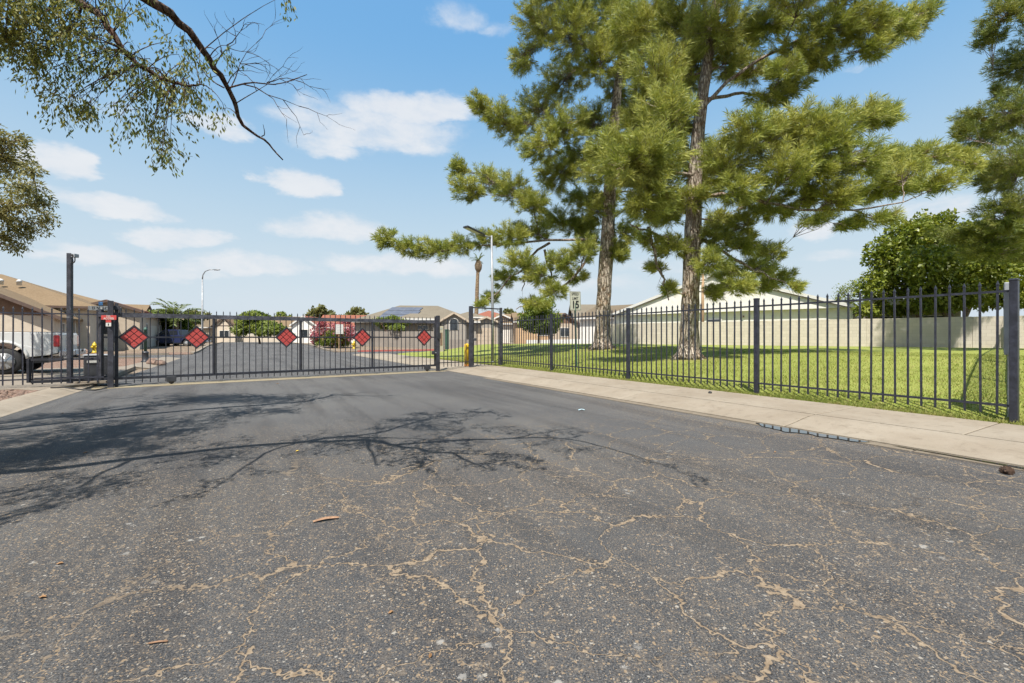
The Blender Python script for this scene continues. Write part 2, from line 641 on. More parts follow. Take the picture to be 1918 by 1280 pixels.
def concrete_mat(name, c1, c2, stain=(0.165, 0.135, 0.10)):
    m = bpy.data.materials.new(name)
    m.use_nodes = True
    t = NT(m.node_tree)
    o = t.n('ShaderNodeOutputMaterial')
    b = t.n('ShaderNodeBsdfPrincipled')
    t.link(b.outputs[0], o.inputs[0])
    tcn = t.n('ShaderNodeTexCoord')
    gv = t.n('ShaderNodeNewGeometry').outputs['Position']
    a, _ = t.noise(gv, 1.0, 5, 0.65)
    f, _ = t.noise(gv, 7.0, 5, 0.7)
    g, _ = t.noise(gv, 110.0, 2, 0.6)
    oi = t.n('ShaderNodeObjectInfo').outputs['Random']
    c = t.mix(t.smooth(a, 0.3, 0.7), c1, c2)
    c = t.mix(t.smooth(f, 0.50, 0.75, 0, 0.6), c, stain)
    st2, _ = t.noise(gv, 2.3, 6, 0.75, 1.0)
    c = t.mix(t.smooth(st2, 0.55, 0.72, 0, 0.5), c, stain)
    c = t.mix(t.smooth(g, 0.45, 0.7, 0, 0.4), c, t.mix(1.0, c, (0.72, 0.70, 0.68), 'MULTIPLY'))
    c = t.mix(t.math('MULTIPLY', oi, 0.35), c, t.mix(1.0, c, (0.82, 0.80, 0.78), 'MULTIPLY'))
    t.link(c, b.inputs['Base Color'])
    b.inputs['Roughness'].default_value = 0.9
    b.inputs['Specular IOR Level'].default_value = 0.2
    bn = t.n('ShaderNodeBump')
    bn.inputs['Strength'].default_value = 0.25
    bn.inputs['Distance'].default_value = 0.01
    t.link(t.math('ADD', g, f), bn.inputs['Height'])
    t.link(bn.outputs[0], b.inputs['Normal'])
    return m


def gravel_mat(name, cols, scale=28.0):
    m = bpy.data.materials.new(name)
    m.use_nodes = True
    t = NT(m.node_tree)
    o = t.n('ShaderNodeOutputMaterial')
    b = t.n('ShaderNodeBsdfPrincipled')
    t.link(b.outputs[0], o.inputs[0])
    vec = t.n('ShaderNodeNewGeometry').outputs['Position']
    vo = t.voronoi(vec, scale)
    s = t.n('ShaderNodeSeparateColor')
    t.link(vo.outputs['Color'], s.inputs[0])
    a, _ = t.noise(vec, 0.35, 4, 0.6)
    c = t.mix(s.outputs[0], cols[0], cols[1])
    c = t.mix(t.smooth(s.outputs[1], 0.6, 0.8), c, cols[2])
    c = t.mix(t.smooth(vo.outputs['Distance'], 0.35, 0.75, 0, 0.7), c, t.mix(1.0, c, (0.45, 0.42, 0.4), 'MULTIPLY'))
    c = t.mix(t.smooth(a, 0.35, 0.7, 0, 0.5), c, t.mix(1.0, c, (0.8, 0.78, 0.74), 'MULTIPLY'))
    t.link(c, b.inputs['Base Color'])
    b.inputs['Roughness'].default_value = 0.95
    b.inputs['Specular IOR Level'].default_value = 0.1
    bn = t.n('ShaderNodeBump')
    bn.inputs['Strength'].default_value = 0.8
    bn.inputs['Distance'].default_value = 0.02
    bn.invert = True
    t.link(vo.outputs['Distance'], bn.inputs['Height'])
    t.link(bn.outputs[0], b.inputs['Normal'])
    return m


def roof_mat(name, c1, c2, rows=5.0):
    """shingle or tile courses too fine to tell apart at this distance"""
    m = bpy.data.materials.new(name)
    m.use_nodes = True
    t = NT(m.node_tree)
    o = t.n('ShaderNodeOutputMaterial')
    b = t.n('ShaderNodeBsdfPrincipled')
    t.link(b.outputs[0], o.inputs[0])
    vec = t.n('ShaderNodeTexCoord').outputs['Object']
    a, _ = t.noise(vec, 0.6, 4, 0.6)
    f, _ = t.noise(vec, 9.0, 3, 0.7)
    wv = t.n('ShaderNodeTexWave', wave_type='BANDS', bands_direction='Z')
    t.link(vec, wv.inputs['Vector'])
    wv.inputs['Scale'].default_value = rows
    wv.inputs['Distortion'].default_value = 0.6
    wv.inputs['Detail Scale'].default_value = 6.0
    c = t.mix(t.smooth(f, 0.3, 0.7), c1, c2)
    c = t.mix(t.smooth(wv.outputs['Fac'], 0.0, 0.35, 0.35, 0.0), c, t.mix(1.0, c, (0.55, 0.52, 0.5), 'MULTIPLY'))
    c = t.mix(t.smooth(a, 0.4, 0.7, 0, 0.4), c, t.mix(1.0, c, (0.82, 0.8, 0.78), 'MULTIPLY'))
    t.link(c, b.inputs['Base Color'])
    b.inputs['Roughness'].default_value = 0.92
    b.inputs['Specular IOR Level'].default_value = 0.15
    return m


def bark_mat(name, c1, c2, c3, vs=(5, 5, 1.3), sc=1.6, bump=1.0):
    m = bpy.data.materials.new(name)
    m.use_nodes = True
    t = NT(m.node_tree)
    o = t.n('ShaderNodeOutputMaterial')
    b = t.n('ShaderNodeBsdfPrincipled')
    t.link(b.outputs[0], o.inputs[0])
    vec = t.n('ShaderNodeTexCoord').outputs['Object']
    sv = t.vmath('MULTIPLY', vec, vs)
    _, wc = t.noise(sv, 1.5, 3, 0.6)
    sv = t.vmath('ADD', sv, t.vmath('MULTIPLY', wc, (0.9, 0.9, 0.9)))
    vo = t.voronoi(sv, sc, 'DISTANCE_TO_EDGE').outputs['Distance']
    f, _ = t.noise(vec, 14.0, 5, 0.7)
    a, _ = t.noise(vec, 2.2, 4, 0.65)
    c = t.mix(t.smooth(f, 0.35, 0.65), c1, c2)
    c = t.mix(t.smooth(a, 0.5, 0.72), c, c3)
    c = t.mix(t.smooth(vo, 0.16, 0.02, 0, 0.85), c, t.mix(1.0, c, (0.28, 0.24, 0.22), 'MULTIPLY'))
    t.link(c, b.inputs['Base Color'])
    b.inputs['Roughness'].default_value = 0.95
    b.inputs['Specular IOR Level'].default_value = 0.1
    bn = t.n('ShaderNodeBump')
    bn.inputs['Strength'].default_value = bump
    bn.inputs['Distance'].default_value = 0.05
    t.link(t.math('ADD', t.smooth(vo, 0.0, 0.25), t.math('MULTIPLY', f, 0.5)), bn.inputs['Height'])
    t.link(bn.outputs[0], b.inputs['Normal'])
    return m


def glass_mat(name, col=(0.02, 0.025, 0.03)):
    m = bpy.data.materials.new(name)
    m.use_nodes = True
    t = NT(m.node_tree)
    o = t.n('ShaderNodeOutputMaterial')
    b = t.n('ShaderNodeBsdfPrincipled')
    t.link(b.outputs[0], o.inputs[0])
    f, _ = t.noise(t.n('ShaderNodeTexCoord').outputs['Object'], 0.8, 2, 0.5)
    t.link(t.mix(f, col, tuple(c * 1.8 for c in col)), b.inputs['Base Color'])
    b.inputs['Roughness'].default_value = 0.06
    b.inputs['Specular IOR Level'].default_value = 0.8
    return m


M_ASPH = asphalt_mat()
M_LAWN = lawn_mat()
M_CONC = concrete_mat('concrete_walk', (0.250, 0.210, 0.160), (0.300, 0.260, 0.205))
M_CONC2 = concrete_mat('concrete_drive', (0.225, 0.190, 0.150), (0.265, 0.230, 0.185))
M_TRACK = concrete_mat('concrete_track', (0.275, 0.225, 0.140), (0.310, 0.265, 0.180))
M_JOINT = pm('joint_dirt', (0.20, 0.155, 0.11), 0.95, 0.3, 20)
M_GROUND = gravel_mat('desert_ground', ((0.252, 0.192, 0.138), (0.198, 0.150, 0.108), (0.300, 0.246, 0.192)), 14)
M_PINK = gravel_mat('pink_gravel', ((0.252, 0.162, 0.120), (0.180, 0.114, 0.087), (0.300, 0.228, 0.180)), 26)
M_STONE = pm('gravel_stone', (0.17, 0.115, 0.088), 0.95, 0.45, 9)
M_GRASS = leaf_mat('grass_blade', (0.225, 0.270, 0.055), (0.290, 0.322, 0.082), (0.36, 0.32, 0.13), 0.9, 0.40, 0.7)
M_IRON = pm('fence_paint', (0.030, 0.032, 0.046), 0.42, 0.35, 9, spec=0.5, fine=0.3, fscale=40)
M_IRON2 = pm('gate_paint', (0.022, 0.024, 0.033), 0.45, 0.4, 7, spec=0.5, fine=0.35, fscale=30)
M_POST = pm('post_paint', (0.040, 0.041, 0.052), 0.5, 0.45, 5, spec=0.5, fine=0.3, fscale=25)
M_BEAM = pm('beam_worn_paint', (0.070, 0.072, 0.088), 0.45, 0.6, 3.5, spec=0.5, fine=0.4, fscale=22)
M_RED = pm('red_panel', (0.44, 0.06, 0.052), 0.55, 0.15, 14, fine=0.12)
M_REDTXT = pm('sign_red', (0.42, 0.05, 0.045), 0.5, 0.1, 8)
M_WHITE = pm('sign_white', (0.504, 0.504, 0.475), 0.5, 0.06, 8)
M_SIGN = pm('sign_face', (0.446, 0.446, 0.374), 0.45, 0.07, 7)
M_BLACK = pm('sign_black', (0.015, 0.015, 0.017), 0.5, 0.1, 8)
M_GREENPOST = pm('green_post_paint', (0.035, 0.085, 0.065), 0.5, 0.3, 8)
M_YELLOW = pm('yellow_paint', (0.74, 0.47, 0.015), 0.5, 0.12, 6, fine=0.12)
M_HYD = pm('hydrant_paint', (0.504, 0.360, 0.014), 0.45, 0.1, 8)
M_GALV = pm('galvanised_steel', (0.274, 0.288, 0.302), 0.45, 0.15, 7, metal=0.3)
M_LIGHTBOX = pm('grey_enclosure', (0.302, 0.324, 0.346), 0.5, 0.1, 5)
M_CREAMBOX = pm('cream_cabinet', (0.363, 0.330, 0.264), 0.6, 0.08, 5)
M_DKPLASTIC = pm('dark_plastic', (0.035, 0.037, 0.042), 0.4, 0.25, 6)
M_LAMP = pm('lamp_lens', (0.45, 0.44, 0.40), 0.3, 0.05, 6)
M_GLASS = glass_mat('window_glass')
M_CARGLASS = glass_mat('car_glass', (0.012, 0.014, 0.018))
M_TYRE = pm('tyre_rubber', (0.022, 0.022, 0.023), 0.8, 0.2, 12)
M_RIM = pm('alloy_rim', (0.374, 0.382, 0.389), 0.3, 0.06, 9, metal=0.6)
M_SILVER = pm('silver_paint', (0.57, 0.57, 0.555), 0.32, 0.03, 2, metal=0.08, coat=0.6)
M_BLUECAR = pm('navy_paint', (0.02, 0.026, 0.075), 0.25, 0.1, 2, coat=0.8)
M_WHITECAR = pm('white_paint', (0.75, 0.76, 0.77), 0.3, 0.03, 2, coat=0.6)
M_TAIL = pm('tail_lamp', (0.45, 0.02, 0.025), 0.2, 0.15, 12, coat=0.8)
M_CHROME = pm('bumper_chrome', (0.60, 0.61, 0.63), 0.18, 0.08, 6, metal=0.9)
M_PLATE = pm('licence_plate', (0.55, 0.56, 0.58), 0.5, 0.1, 10)
M_STUCCO = pm('stucco_cream', (0.54, 0.465, 0.37), 0.9, 0.06, 3, 0.3, 40)
M_STUCCO2 = pm('stucco_beige', (0.45, 0.375, 0.29), 0.9, 0.06, 3, 0.3, 40)
M_STUCCOG = pm('stucco_grey', (0.3, 0.275, 0.24), 0.9, 0.06, 3, 0.3, 40)
M_STUCCOW = pm('stucco_white', (0.74, 0.715, 0.67), 0.9, 0.05, 3, 0.3, 40)
M_STUCCOO = pm('stucco_peach', (0.52, 0.36, 0.215), 0.9, 0.06, 3, 0.3, 40)
M_SIDING = pm('brown_siding', (0.172, 0.102, 0.063), 0.85, 0.12, 4)
M_TRIM = pm('white_trim', (0.62, 0.61, 0.58), 0.6, 0.05, 5)
M_DKTRIM = pm('brown_trim', (0.10, 0.065, 0.05), 0.7, 0.15, 5)
M_GARAGE = pm('garage_door_paint', (0.5, 0.46, 0.39), 0.6, 0.05, 5)
M_DOOR = pm('door_paint', (0.16, 0.10, 0.07), 0.6, 0.15, 5)
M_RTAN = roof_mat('tan_shingle', (0.218, 0.158, 0.096), (0.172, 0.122, 0.073))
M_RGREY = roof_mat('weathered_shingle', (0.198, 0.172, 0.129), (0.152, 0.132, 0.102))
M_RRED = roof_mat('red_clay_tile', (0.277, 0.112, 0.073), (0.218, 0.083, 0.056), 3.0)
M_RBROWN = roof_mat('brown_shingle', (0.178, 0.142, 0.096), (0.139, 0.109, 0.076))
M_SOLAR = pm('solar_panel', (0.10, 0.105, 0.125), 0.35, 0.15, 1.2, spec=0.6)
M_PINEBARK = bark_mat('pine_bark', (0.33, 0.275, 0.22), (0.50, 0.44, 0.365), (0.36, 0.25, 0.16), (4.5, 4.5, 1.0), 2.0)
M_LIMB = bark_mat('limb_bark', (0.24, 0.19, 0.155), (0.40, 0.345, 0.295), (0.24, 0.145, 0.10), (6, 6, 2), 2.0, 0.5)
M_DARKBARK = bark_mat('dark_bark', (0.085, 0.056, 0.042), (0.135, 0.098, 0.078), (0.10, 0.05, 0.034), (6, 6, 2), 2.0, 0.6)
M_PALMBARK = bark_mat('palm_bark', (0.30, 0.22, 0.14), (0.40, 0.30, 0.20), (0.24, 0.16, 0.10), (3, 3, 6), 1.6, 0.6)
M_NEEDLE = leaf_mat('pine_needle', (0.275, 0.312, 0.062), (0.425, 0.425, 0.105), (0.110, 0.165, 0.048), 1.1, 0.30, dead=(0.21, 0.15, 0.08))
M_NEEDLE2 = leaf_mat('pine_needle_dark', (0.165, 0.205, 0.045), (0.26, 0.27, 0.068), (0.085, 0.13, 0.035), 0.9, 0.28, dead=(0.18, 0.12, 0.06))
M_EUC = leaf_mat('willowy_leaf', (0.13, 0.175, 0.05), (0.26, 0.255, 0.072), (0.062, 0.10, 0.034), 1.5, 0.38)
M_EUC2 = leaf_mat('olive_leaf', (0.20, 0.20, 0.075), (0.30, 0.265, 0.11), (0.12, 0.135, 0.055), 1.0, 0.40)
M_BROAD = leaf_mat('citrus_leaf', (0.150, 0.195, 0.026), (0.270, 0.290, 0.045), (0.055, 0.10, 0.015), 1.4, 0.28, 0.4)
M_SHRUB = leaf_mat('shrub_leaf', (0.14, 0.205, 0.03), (0.22, 0.27, 0.05), (0.075, 0.125, 0.022), 1.1, 0.35)
M_ACACIA = leaf_mat('acacia_leaf', (0.20, 0.255, 0.065), (0.28, 0.32, 0.09), (0.13, 0.185, 0.045), 0.8, 0.45)
M_FAR = leaf_mat('far_leaf', (0.17, 0.18, 0.075), (0.24, 0.235, 0.105), (0.10, 0.12, 0.05), 0.6, 0.35)
M_PALM = leaf_mat('palm_leaf', (0.12, 0.16, 0.045), (0.18, 0.21, 0.06), (0.08, 0.11, 0.035), 0.8, 0.2)
M_FLOWER = leaf_mat('magenta_flower', (0.44, 0.13, 0.18), (0.50, 0.23, 0.26), (0.33, 0.06, 0.11), 2.0, 0.35)
M_DRYLEAF = pm('dry_leaf', (0.27, 0.15, 0.065), 0.8, 0.2, 30)
M_BARKPEEL = pm('bark_strip', (0.27, 0.155, 0.09), 0.8, 0.25, 20)
M_CONE = pm('pine_cone', (0.07, 0.04, 0.025), 0.85, 0.3, 30)
M_WOODPOLE = pm('utility_pole_wood', (0.33, 0.22, 0.13), 0.9, 0.15, 4)
M_BLOCK = pm('block_wall', (0.45, 0.405, 0.32), 0.92, 0.06, 1.2, 0.3, 30, fine=0.08, fscale=12)
def block_mat(name, col, mortar):
    m = bpy.data.materials.new(name)
    m.use_nodes = True
    t = NT(m.node_tree)
    o = t.n('ShaderNodeOutputMaterial')
    b = t.n('ShaderNodeBsdfPrincipled')
    t.link(b.outputs[0], o.inputs[0])
    sp_ = t.n('ShaderNodeSeparateXYZ')
    t.link(t.n('ShaderNodeTexCoord').outputs['Object'], sp_.inputs[0])
    cm = t.n('ShaderNodeCombineXYZ')
    t.link(sp_.outputs[0], cm.inputs[0])
    t.link(sp_.outputs[2], cm.inputs[1])
    br = t.n('ShaderNodeTexBrick')
    t.link(cm.outputs[0], br.inputs['Vector'])
    br.inputs['Scale'].default_value = 1.0
    br.inputs['Brick Width'].default_value = 0.405
    br.inputs['Row Height'].default_value = 0.203
    br.inputs['Mortar Size'].default_value = 0.009
    br.inputs['Mortar Smooth'].default_value = 0.4
    br.inputs['Color1'].default_value = (*col, 1)
    br.inputs['Color2'].default_value = (*(c * 0.90 for c in col), 1)
    br.inputs['Mortar'].default_value = (*mortar, 1)
    gp_ = t.n('ShaderNodeNewGeometry').outputs['Position']
    st_, _ = t.noise(t.vmath('MULTIPLY', gp_, (1.0, 1.0, 0.35)), 1.5, 5, 0.65)
    c = t.mix(t.smooth(st_, 0.5, 0.75, 0, 0.5), br.outputs['Color'], t.mix(1.0, br.outputs['Color'], (0.78, 0.74, 0.70), 'MULTIPLY'))
    t.link(c, b.inputs['Base Color'])
    b.inputs['Roughness'].default_value = 0.93
    bn = t.n('ShaderNodeBump')
    bn.inputs['Strength'].default_value = 0.5
    bn.inputs['Distance'].default_value = 0.01
    bn.invert = True
    t.link(br.outputs['Fac'], bn.inputs['Height'])
    t.link(bn.outputs[0], b.inputs['Normal'])
    return m


M_BLOCK = block_mat('block_courses', (0.56, 0.505, 0.425), (0.43, 0.385, 0.32))
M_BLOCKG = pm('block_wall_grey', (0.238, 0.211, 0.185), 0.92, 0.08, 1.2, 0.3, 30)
M_REDCURB = pm('red_curb_paint', (0.42, 0.10, 0.08), 0.8, 0.15, 2)
M_BIN = pm('bin_plastic', (0.03, 0.06, 0.05), 0.5, 0.15, 4)
M_SIGNBLUE = pm('sign_blue', (0.10, 0.28, 0.55), 0.5, 0.1, 6)
M_LITTER = pm('paper_scrap', (0.45, 0.62, 0.68), 0.6, 0.1, 20)

water = bpy.data.materials.new('puddle_water')
water.use_nodes = True
t = NT(water.node_tree)
o_ = t.n('ShaderNodeOutputMaterial')
b_ = t.n('ShaderNodeBsdfPrincipled')
t.link(b_.outputs[0], o_.inputs[0])
wf, _ = t.noise(t.n('ShaderNodeTexCoord').outputs['Object'], 3.0, 2, 0.5)
t.link(t.mix(wf, (0.030, 0.030, 0.028), (0.05, 0.045, 0.035)), b_.inputs['Base Color'])
b_.inputs['Roughness'].default_value = 0.03
b_.inputs['IOR'].default_value = 1.33
b_.inputs['Specular IOR Level'].default_value = 1.0
M_WATER = water


# ------------------------------------------------------------------ ground, road, walks, lawn
def grid_sheet(name, ts, ns, zf, mat, parent=None):
    vs = [R(t_, n_, zf(t_, n_)) for t_ in ts for n_ in ns]
    k = len(ns)
    fs = [(i * k + j, i * k + j + 1, (i + 1) * k + j + 1, (i + 1) * k + j) for i in range(len(ts) - 1) for j in range(k - 1)]
    mb = MB()
    mb.add(vs, fs, True)
    return mb.build(name, mat, parent)


def far_rise(t_, n_):
    """the land beyond the side street lies a little higher"""
    return 0.30 * sstep(42, 56, t_)


def lin(a, b, n):
    return [a + (b - a) * i / (n - 1) for i in range(n)]


g = grid_sheet('ground', lin(-60, 40, 6) + lin(42, 60, 10) + [90, 150, 400, 1200], [-900, -300, -80, -40, -20, -3.2, 6.4, 20, 40, 80, 300, 900],
               lambda a, b: -0.03 + far_rise(a, b) - 0.01, M_GROUND)
struct(g)

NL, NR = -3.15, 6.2       # road edges across
ROAD_T = lin(-14, 14, 8) + lin(16, 42, 8) + lin(43, 58, 9) + [75, 100, 140]
rd = grid_sheet('road', ROAD_T, lin(NL, NR, 5), lambda a, b: far_rise(a, b), M_ASPH)
struct(rd)
ss = grid_sheet('side_street', lin(32.4, 38.6, 3), lin(-60, NL, 6), lambda a, b: 0.0, M_ASPH)
struct(ss)
ss = grid_sheet('side_street', lin(32.4, 38.6, 3), lin(NR, 70, 6), lambda a, b: 0.0, M_ASPH)
struct(ss)

LP = [(-.4, .105), (0, .11), (1, .27), (2.5, .36), (4.4, .46), (7.2, .66), (12, .68), (20, .62), (60, .60)]


def lawn_z(t_, n_):
    dd = n_ - 8.39
    z = LP[-1][1]
    if dd <= LP[0][0]:
        z = LP[0][1]
    else:
        for (a, za), (b, zb) in zip(LP, LP[1:]):
            if a <= dd <= b:
                z = za + (zb - za) * (dd - a) / (b - a)
                break
    fade = sstep(12.5, 22, t_) * (1 - sstep(10, 16, n_)) * 0.8
    return 0.105 + (z - 0.105) * (1 - fade)


def lawn_end(n_):
    # rounded corner at the street
    k = max(0.0, 11.5 - n_)
    return 31.2 - (3.2 - math.sqrt(max(0.0, 3.2 ** 2 - k ** 2)) if k < 3.2 else 3.2)


def build_lawn():
    ns = lin(8.28, 12, 20) + lin(12.4, 18, 12) + lin(19, 45, 14)
    ts01 = lin(0, 1, 46)
    vs = []
    for a in ts01:
        for n_ in ns:
            t_ = -9 + (lawn_end(n_) + 9) * a
            z = lawn_z(t_, n_) + 0.018 * math.sin(t_ * 2.1 + n_) * math.sin(n_ * 1.7) * min(1, (n_ - 8.28) * 2)
            if n_ == ns[0]:
                z = 0.08
            vs.append(R(t_, n_, z))
    k = len(ns)
    fs = [(i * k + j, i * k + j + 1, (i + 1) * k + j + 1, (i + 1) * k + j) for i in range(len(ts01) - 1) for j in range(k - 1)]
    mb = MB()
    mb.add(vs, fs, True)
    return mb.build('lawn', M_LAWN)


lawn = struct(build_lawn())


def build_grass():
    rng = np.random.default_rng(3)
    N = 170000
    # denser near the fence and the camera
    t_ = -3 + 25 * rng.random(N) ** 1.35
    n_ = 8.26 + 11 * rng.random(N) ** 1.9
    edge = rng.random(N) < 0.10
    n_ = np.where(edge, 8.22 + 0.22 * rng.random(N), n_)
    zz = np.array([lawn_z(a, b) for a, b in zip(t_, n_)])
    zz = np.where(n_ < 8.32, 0.08 + 0.03 * (n_ - 8.22) / 0.1, zz)
    h = rng.uniform(0.02, 0.06, N) * np.where(edge, 1.25, 1.0)
    h *= np.where(rng.random(N) < 0.05, 1.5, 1.0)
    base = np.outer(t_, np.array(U)) + np.outer(n_, np.array(V))
    base[:, 2] = zz - 0.004
    ang = rng.uniform(0, 2 * np.pi, N)
    side = np.stack([np.cos(ang), np.sin(ang), np.zeros(N)], 1) * (rng.uniform(0.004, 0.009, N)[:, None])
    lean = np.stack([rng.normal(0, 0.45, N), rng.normal(0, 0.45, N), np.ones(N)], 1) * h[:, None]
    v = np.empty((N, 3, 3))
    v[:, 0] = base - side
    v[:, 1] = base + side
    v[:, 2] = base + lean
    f = np.arange(N * 3).reshape(N, 3)
    o = raw_mesh('grass', v.reshape(-1, 3), f, M_GRASS)
    tag(o, 'short sunlit grass blades on the lawn behind the metal fence', 'grass', kind='stuff')


build_grass()


# right-hand walk with rolled curb: bedding sheet and one slab per pour
def walk_strip(name, t0, t1, prof, joints, mat, gap=0.012, far=False, jmat=None):
    """prof: list of (n, z) from the road side to the back"""
    bed = MB()
    pr = [(n_, z - 0.018) for n_, z in prof]
    vs = [R(tt, n_, z) for tt in (t0, t1) for n_, z in pr]
    k = len(pr)
    bed.add(vs, [(j, j + 1, k + j + 1, k + j) for j in range(k - 1)])
    root = struct(bed.build(name, jmat or M_JOINT))
    js = [t0] + joints + [t1]
    for a, b in zip(js, js[1:]):
        mb = MB()
        a2, b2 = a + gap / 2, b - gap / 2
        top = [(n_, z) for n_, z in prof]
        vs, nn = [], len(top)
        rows = [(a2, -0.006), (a2 + 0.012, 0.0), (b2 - 0.012, 0.0), (b2, -0.006)]
        for tt, dz in rows:
            vs += [R(tt, n_, z + dz) for n_, z in top]
        fs = [(r * nn + j, r * nn + j + 1, (r + 1) * nn + j + 1, (r + 1) * nn + j) for r in range(3) for j in range(nn - 1)]
        # skirts
        base = len(vs)
        ring = [j for j in range(nn)] + [r * nn + nn - 1 for r in (1, 2, 3)] + [3 * nn + j for j in range(nn - 2, -1, -1)] + [r * nn for r in (2, 1)]
        low = []
        for idx in ring:
            p = vs[idx].copy()
            p.z -= 0.09
            low.append(p)
        vs += low
        m_ = len(ring)
        fs += [(ring[i], ring[(i + 1) % m_], base + (i + 1) % m_, base + i) for i in range(m_)]
        mb.add(vs, fs)
        mb.build('slab', mat, root)
    return root


GUT = [(6.03, 0.005), (6.185, 0.006)]
M_GUT = concrete_mat('gutter_concrete', (0.17, 0.14, 0.105), (0.21, 0.175, 0.13), (0.09, 0.07, 0.05))
walk_strip('gutter', -11.0, 12.0, GUT, [2.0, 8.2], M_GUT, 0.012)
CURB = [(6.20, 0.016), (6.30, 0.024), (6.50, 0.050), (6.70, 0.082), (6.85, 0.098), (6.98, 0.102)]
WALK = [(7.0, 0.104), (7.6, 0.110), (8.24, 0.116)]
jc = [3.4 + 3.1 * k for k in range(-4, 9)]
walk_strip('curb', -11.0, 32.0, CURB, [j for j in jc if -11 < j < 32], M_CONC, 0.014)
jw = [3.4 + 1.55 * k for k in range(-9, 18)]
walk_strip('sidewalk', -11.0, 31.0, WALK, [j for j in jw if -11 < j < 31], M_CONC, 0.014)
# left-hand curb up to the gate
LC = [(-3.15, 0.004), (-3.22, 0.014), (-3.34, 0.055), (-3.45, 0.085), (-3.54, 0.097), (-3.66, 0.100)]
walk_strip('curb', -11.0, 13.75, LC, [0.4, 3.5, 6.6, 9.7, 12.4], M_CONC, 0.014)
LC2 = [(-3.15, 0.004), (-3.28, 0.014), (-3.48, 0.045), (-3.62, 0.065), (-3.75, 0.075), (-4.02, 0.08)]
walk_strip('curb', 22.4, 32.2, LC2, [25.5, 28.6], M_CONC2, 0.014)

# concrete pads on the far left: apron by the gate, driveway behind the fence
mb = MB()
mb.prism([R(13.15, -3.70, -0.02), R(13.745, -4.22, -0.02), R(13.76, -4.7, -0.02), R(13.95, -30, -0.02), R(22.3, -30, -0.02), R(22.3, -3.6, -0.02), R(14.6, -3.16, -0.02), R(13.76, -3.67, -0.02)], (0, 0, 0.115))
drive = struct(mb.build('driveway', M_CONC2))
mb = MB()
mb.prism([R(13.77, -3.66, -0.02), R(14.58, -3.16, -0.02), R(13.77, -3.16, -0.02)], (0, 0, 0.06))
struct(mb.build('apron', M_CONC))
for jn in (-8, -12, -16, -20):
    mb = MB()
    mb.bar(R(14.4, jn, 0.0975), R(22.25, jn, 0.0975), 0.018, 0.006)
    mb.build('control_joint', M_JOINT, drive)
mb = MB()
mb.bar(R(18.2, -29, 0.0975), R(18.2, -3.6, 0.0975), 0.018, 0.006)
mb.build('control_joint', M_JOINT, drive)

# gravel beds
def bed(name, pts, z, mat):
    mb = MB()
    mb.prism([R(a, b, -0.025) for a, b in pts], (0, 0, z + 0.025))
    return struct(mb.build(name, mat))


bed('gravel_bed', [(-11, -3.68), (13.1, -3.68), (13.72, -4.2), (13.72, -20), (-11, -20)], 0.085, M_PINK)
bed('gravel_bed', [(22.35, -4.04), (31.9, -4.04), (31.9, -30), (22.35, -30)], 0.05, M_PINK)
bed('front_yard', [(38.7, NL - 0.1), (44, NL - 0.1), (44, -60), (38.7, -60)], 0.03, M_PINK)
bed('front_yard', [(39.0, NR + 0.3), (46, NR + 0.3), (46, 70), (39.0, 70)], 0.05, M_GROUND)
# curbs of the side street
for nm, a, n0, n1, m_ in (('curb', 38.75, 8.0, 24.0, M_REDCURB), ('curb', 38.75, 24.0, 60.0, M_CONC2), ('curb', 38.75, -50.0, -4.5, M_CONC2),
                          ('curb', 32.1, 12.0, 60.0, M_CONC2), ('curb', 32.1, -40.0, -4.6, M_CONC2)):
    mb = MB()
    mb.bar(R(a, n0, 0.06), R(a, n1, 0.06), 0.18, 0.13)
    struct(mb.build(nm, m_))
for n0 in (NL - 0.12, NR + 0.12):
    mb = MB()
    for a, b in ((39.5, 44), (44, 50), (50, 57), (57, 90)):
        mb.bar(R(a, n0, 0.05 + far_rise(a, 0)), R(b, n0, 0.05 + far_rise(b, 0)), 0.22, 0.13)
    struct(mb.build('curb', M_CONC2))

# pale concrete footing strip that carries the gate track
GL = Vector((-9.46, 10.76, 0))
GR = Vector((-2.60, 15.97, 0))
GD = (GR - GL).normalized()
GN = Vector((-GD.y, GD.x, 0))            # away from the camera


def GP(s, z=0.0, off=0.0):
    p = GL + GD * s + GN * off
    return Vector((p.x, p.y, z))


mb = MB()
mb.prism([GP(-0.35, -0.03, -0.16), GP(8.9, -0.03, -0.16), GP(8.9, -0.03, 0.42), GP(-0.35, -0.03, 0.42)], (0, 0, 0.042))
struct(mb.build('gate_footing', M_TRACK))

# puddle lying in the gutter
def puddle(pts):
    mb = MB()
    mb.add([R(a, b, 0.0105) for a, b in pts], [tuple(range(len(pts)))])
    o = struct(mb.build('puddle', M_WATER), 'shallow water lying in the gutter along the curb')
    return o


def blob_strip(t0, t1, nout, wmax, seed, k=60):
    r = random.Random(seed)
    ph = [r.uniform(0, 6.28) for _ in range(5)]
    a, b = [], []
    for i in range(k):
        f = i / (k - 1)
        tt = t0 + (t1 - t0) * f
        wob = 0.78 + 0.16 * math.sin(f * 9 + ph[0]) + 0.10 * math.sin(f * 23 + ph[1]) + 0.05 * math.sin(f * 51 + ph[2])
        ww = wmax * math.sin(math.pi * f) ** 0.5 * wob
        a.append((tt, nout - 0.015 * math.sin(f * 17 + ph[3]) * math.sin(math.pi * f)))
        b.append((tt, nout - ww - 0.004))
    return a + b[::-1]


puddle(blob_strip(2.40, 3.75, 6.14, 0.27, 4))
puddle(blob_strip(-2.4, 2.2, 6.15, 0.13, 9))

# ------------------------------------------------------------------ iron fences and gates
PITCH = 0.1534


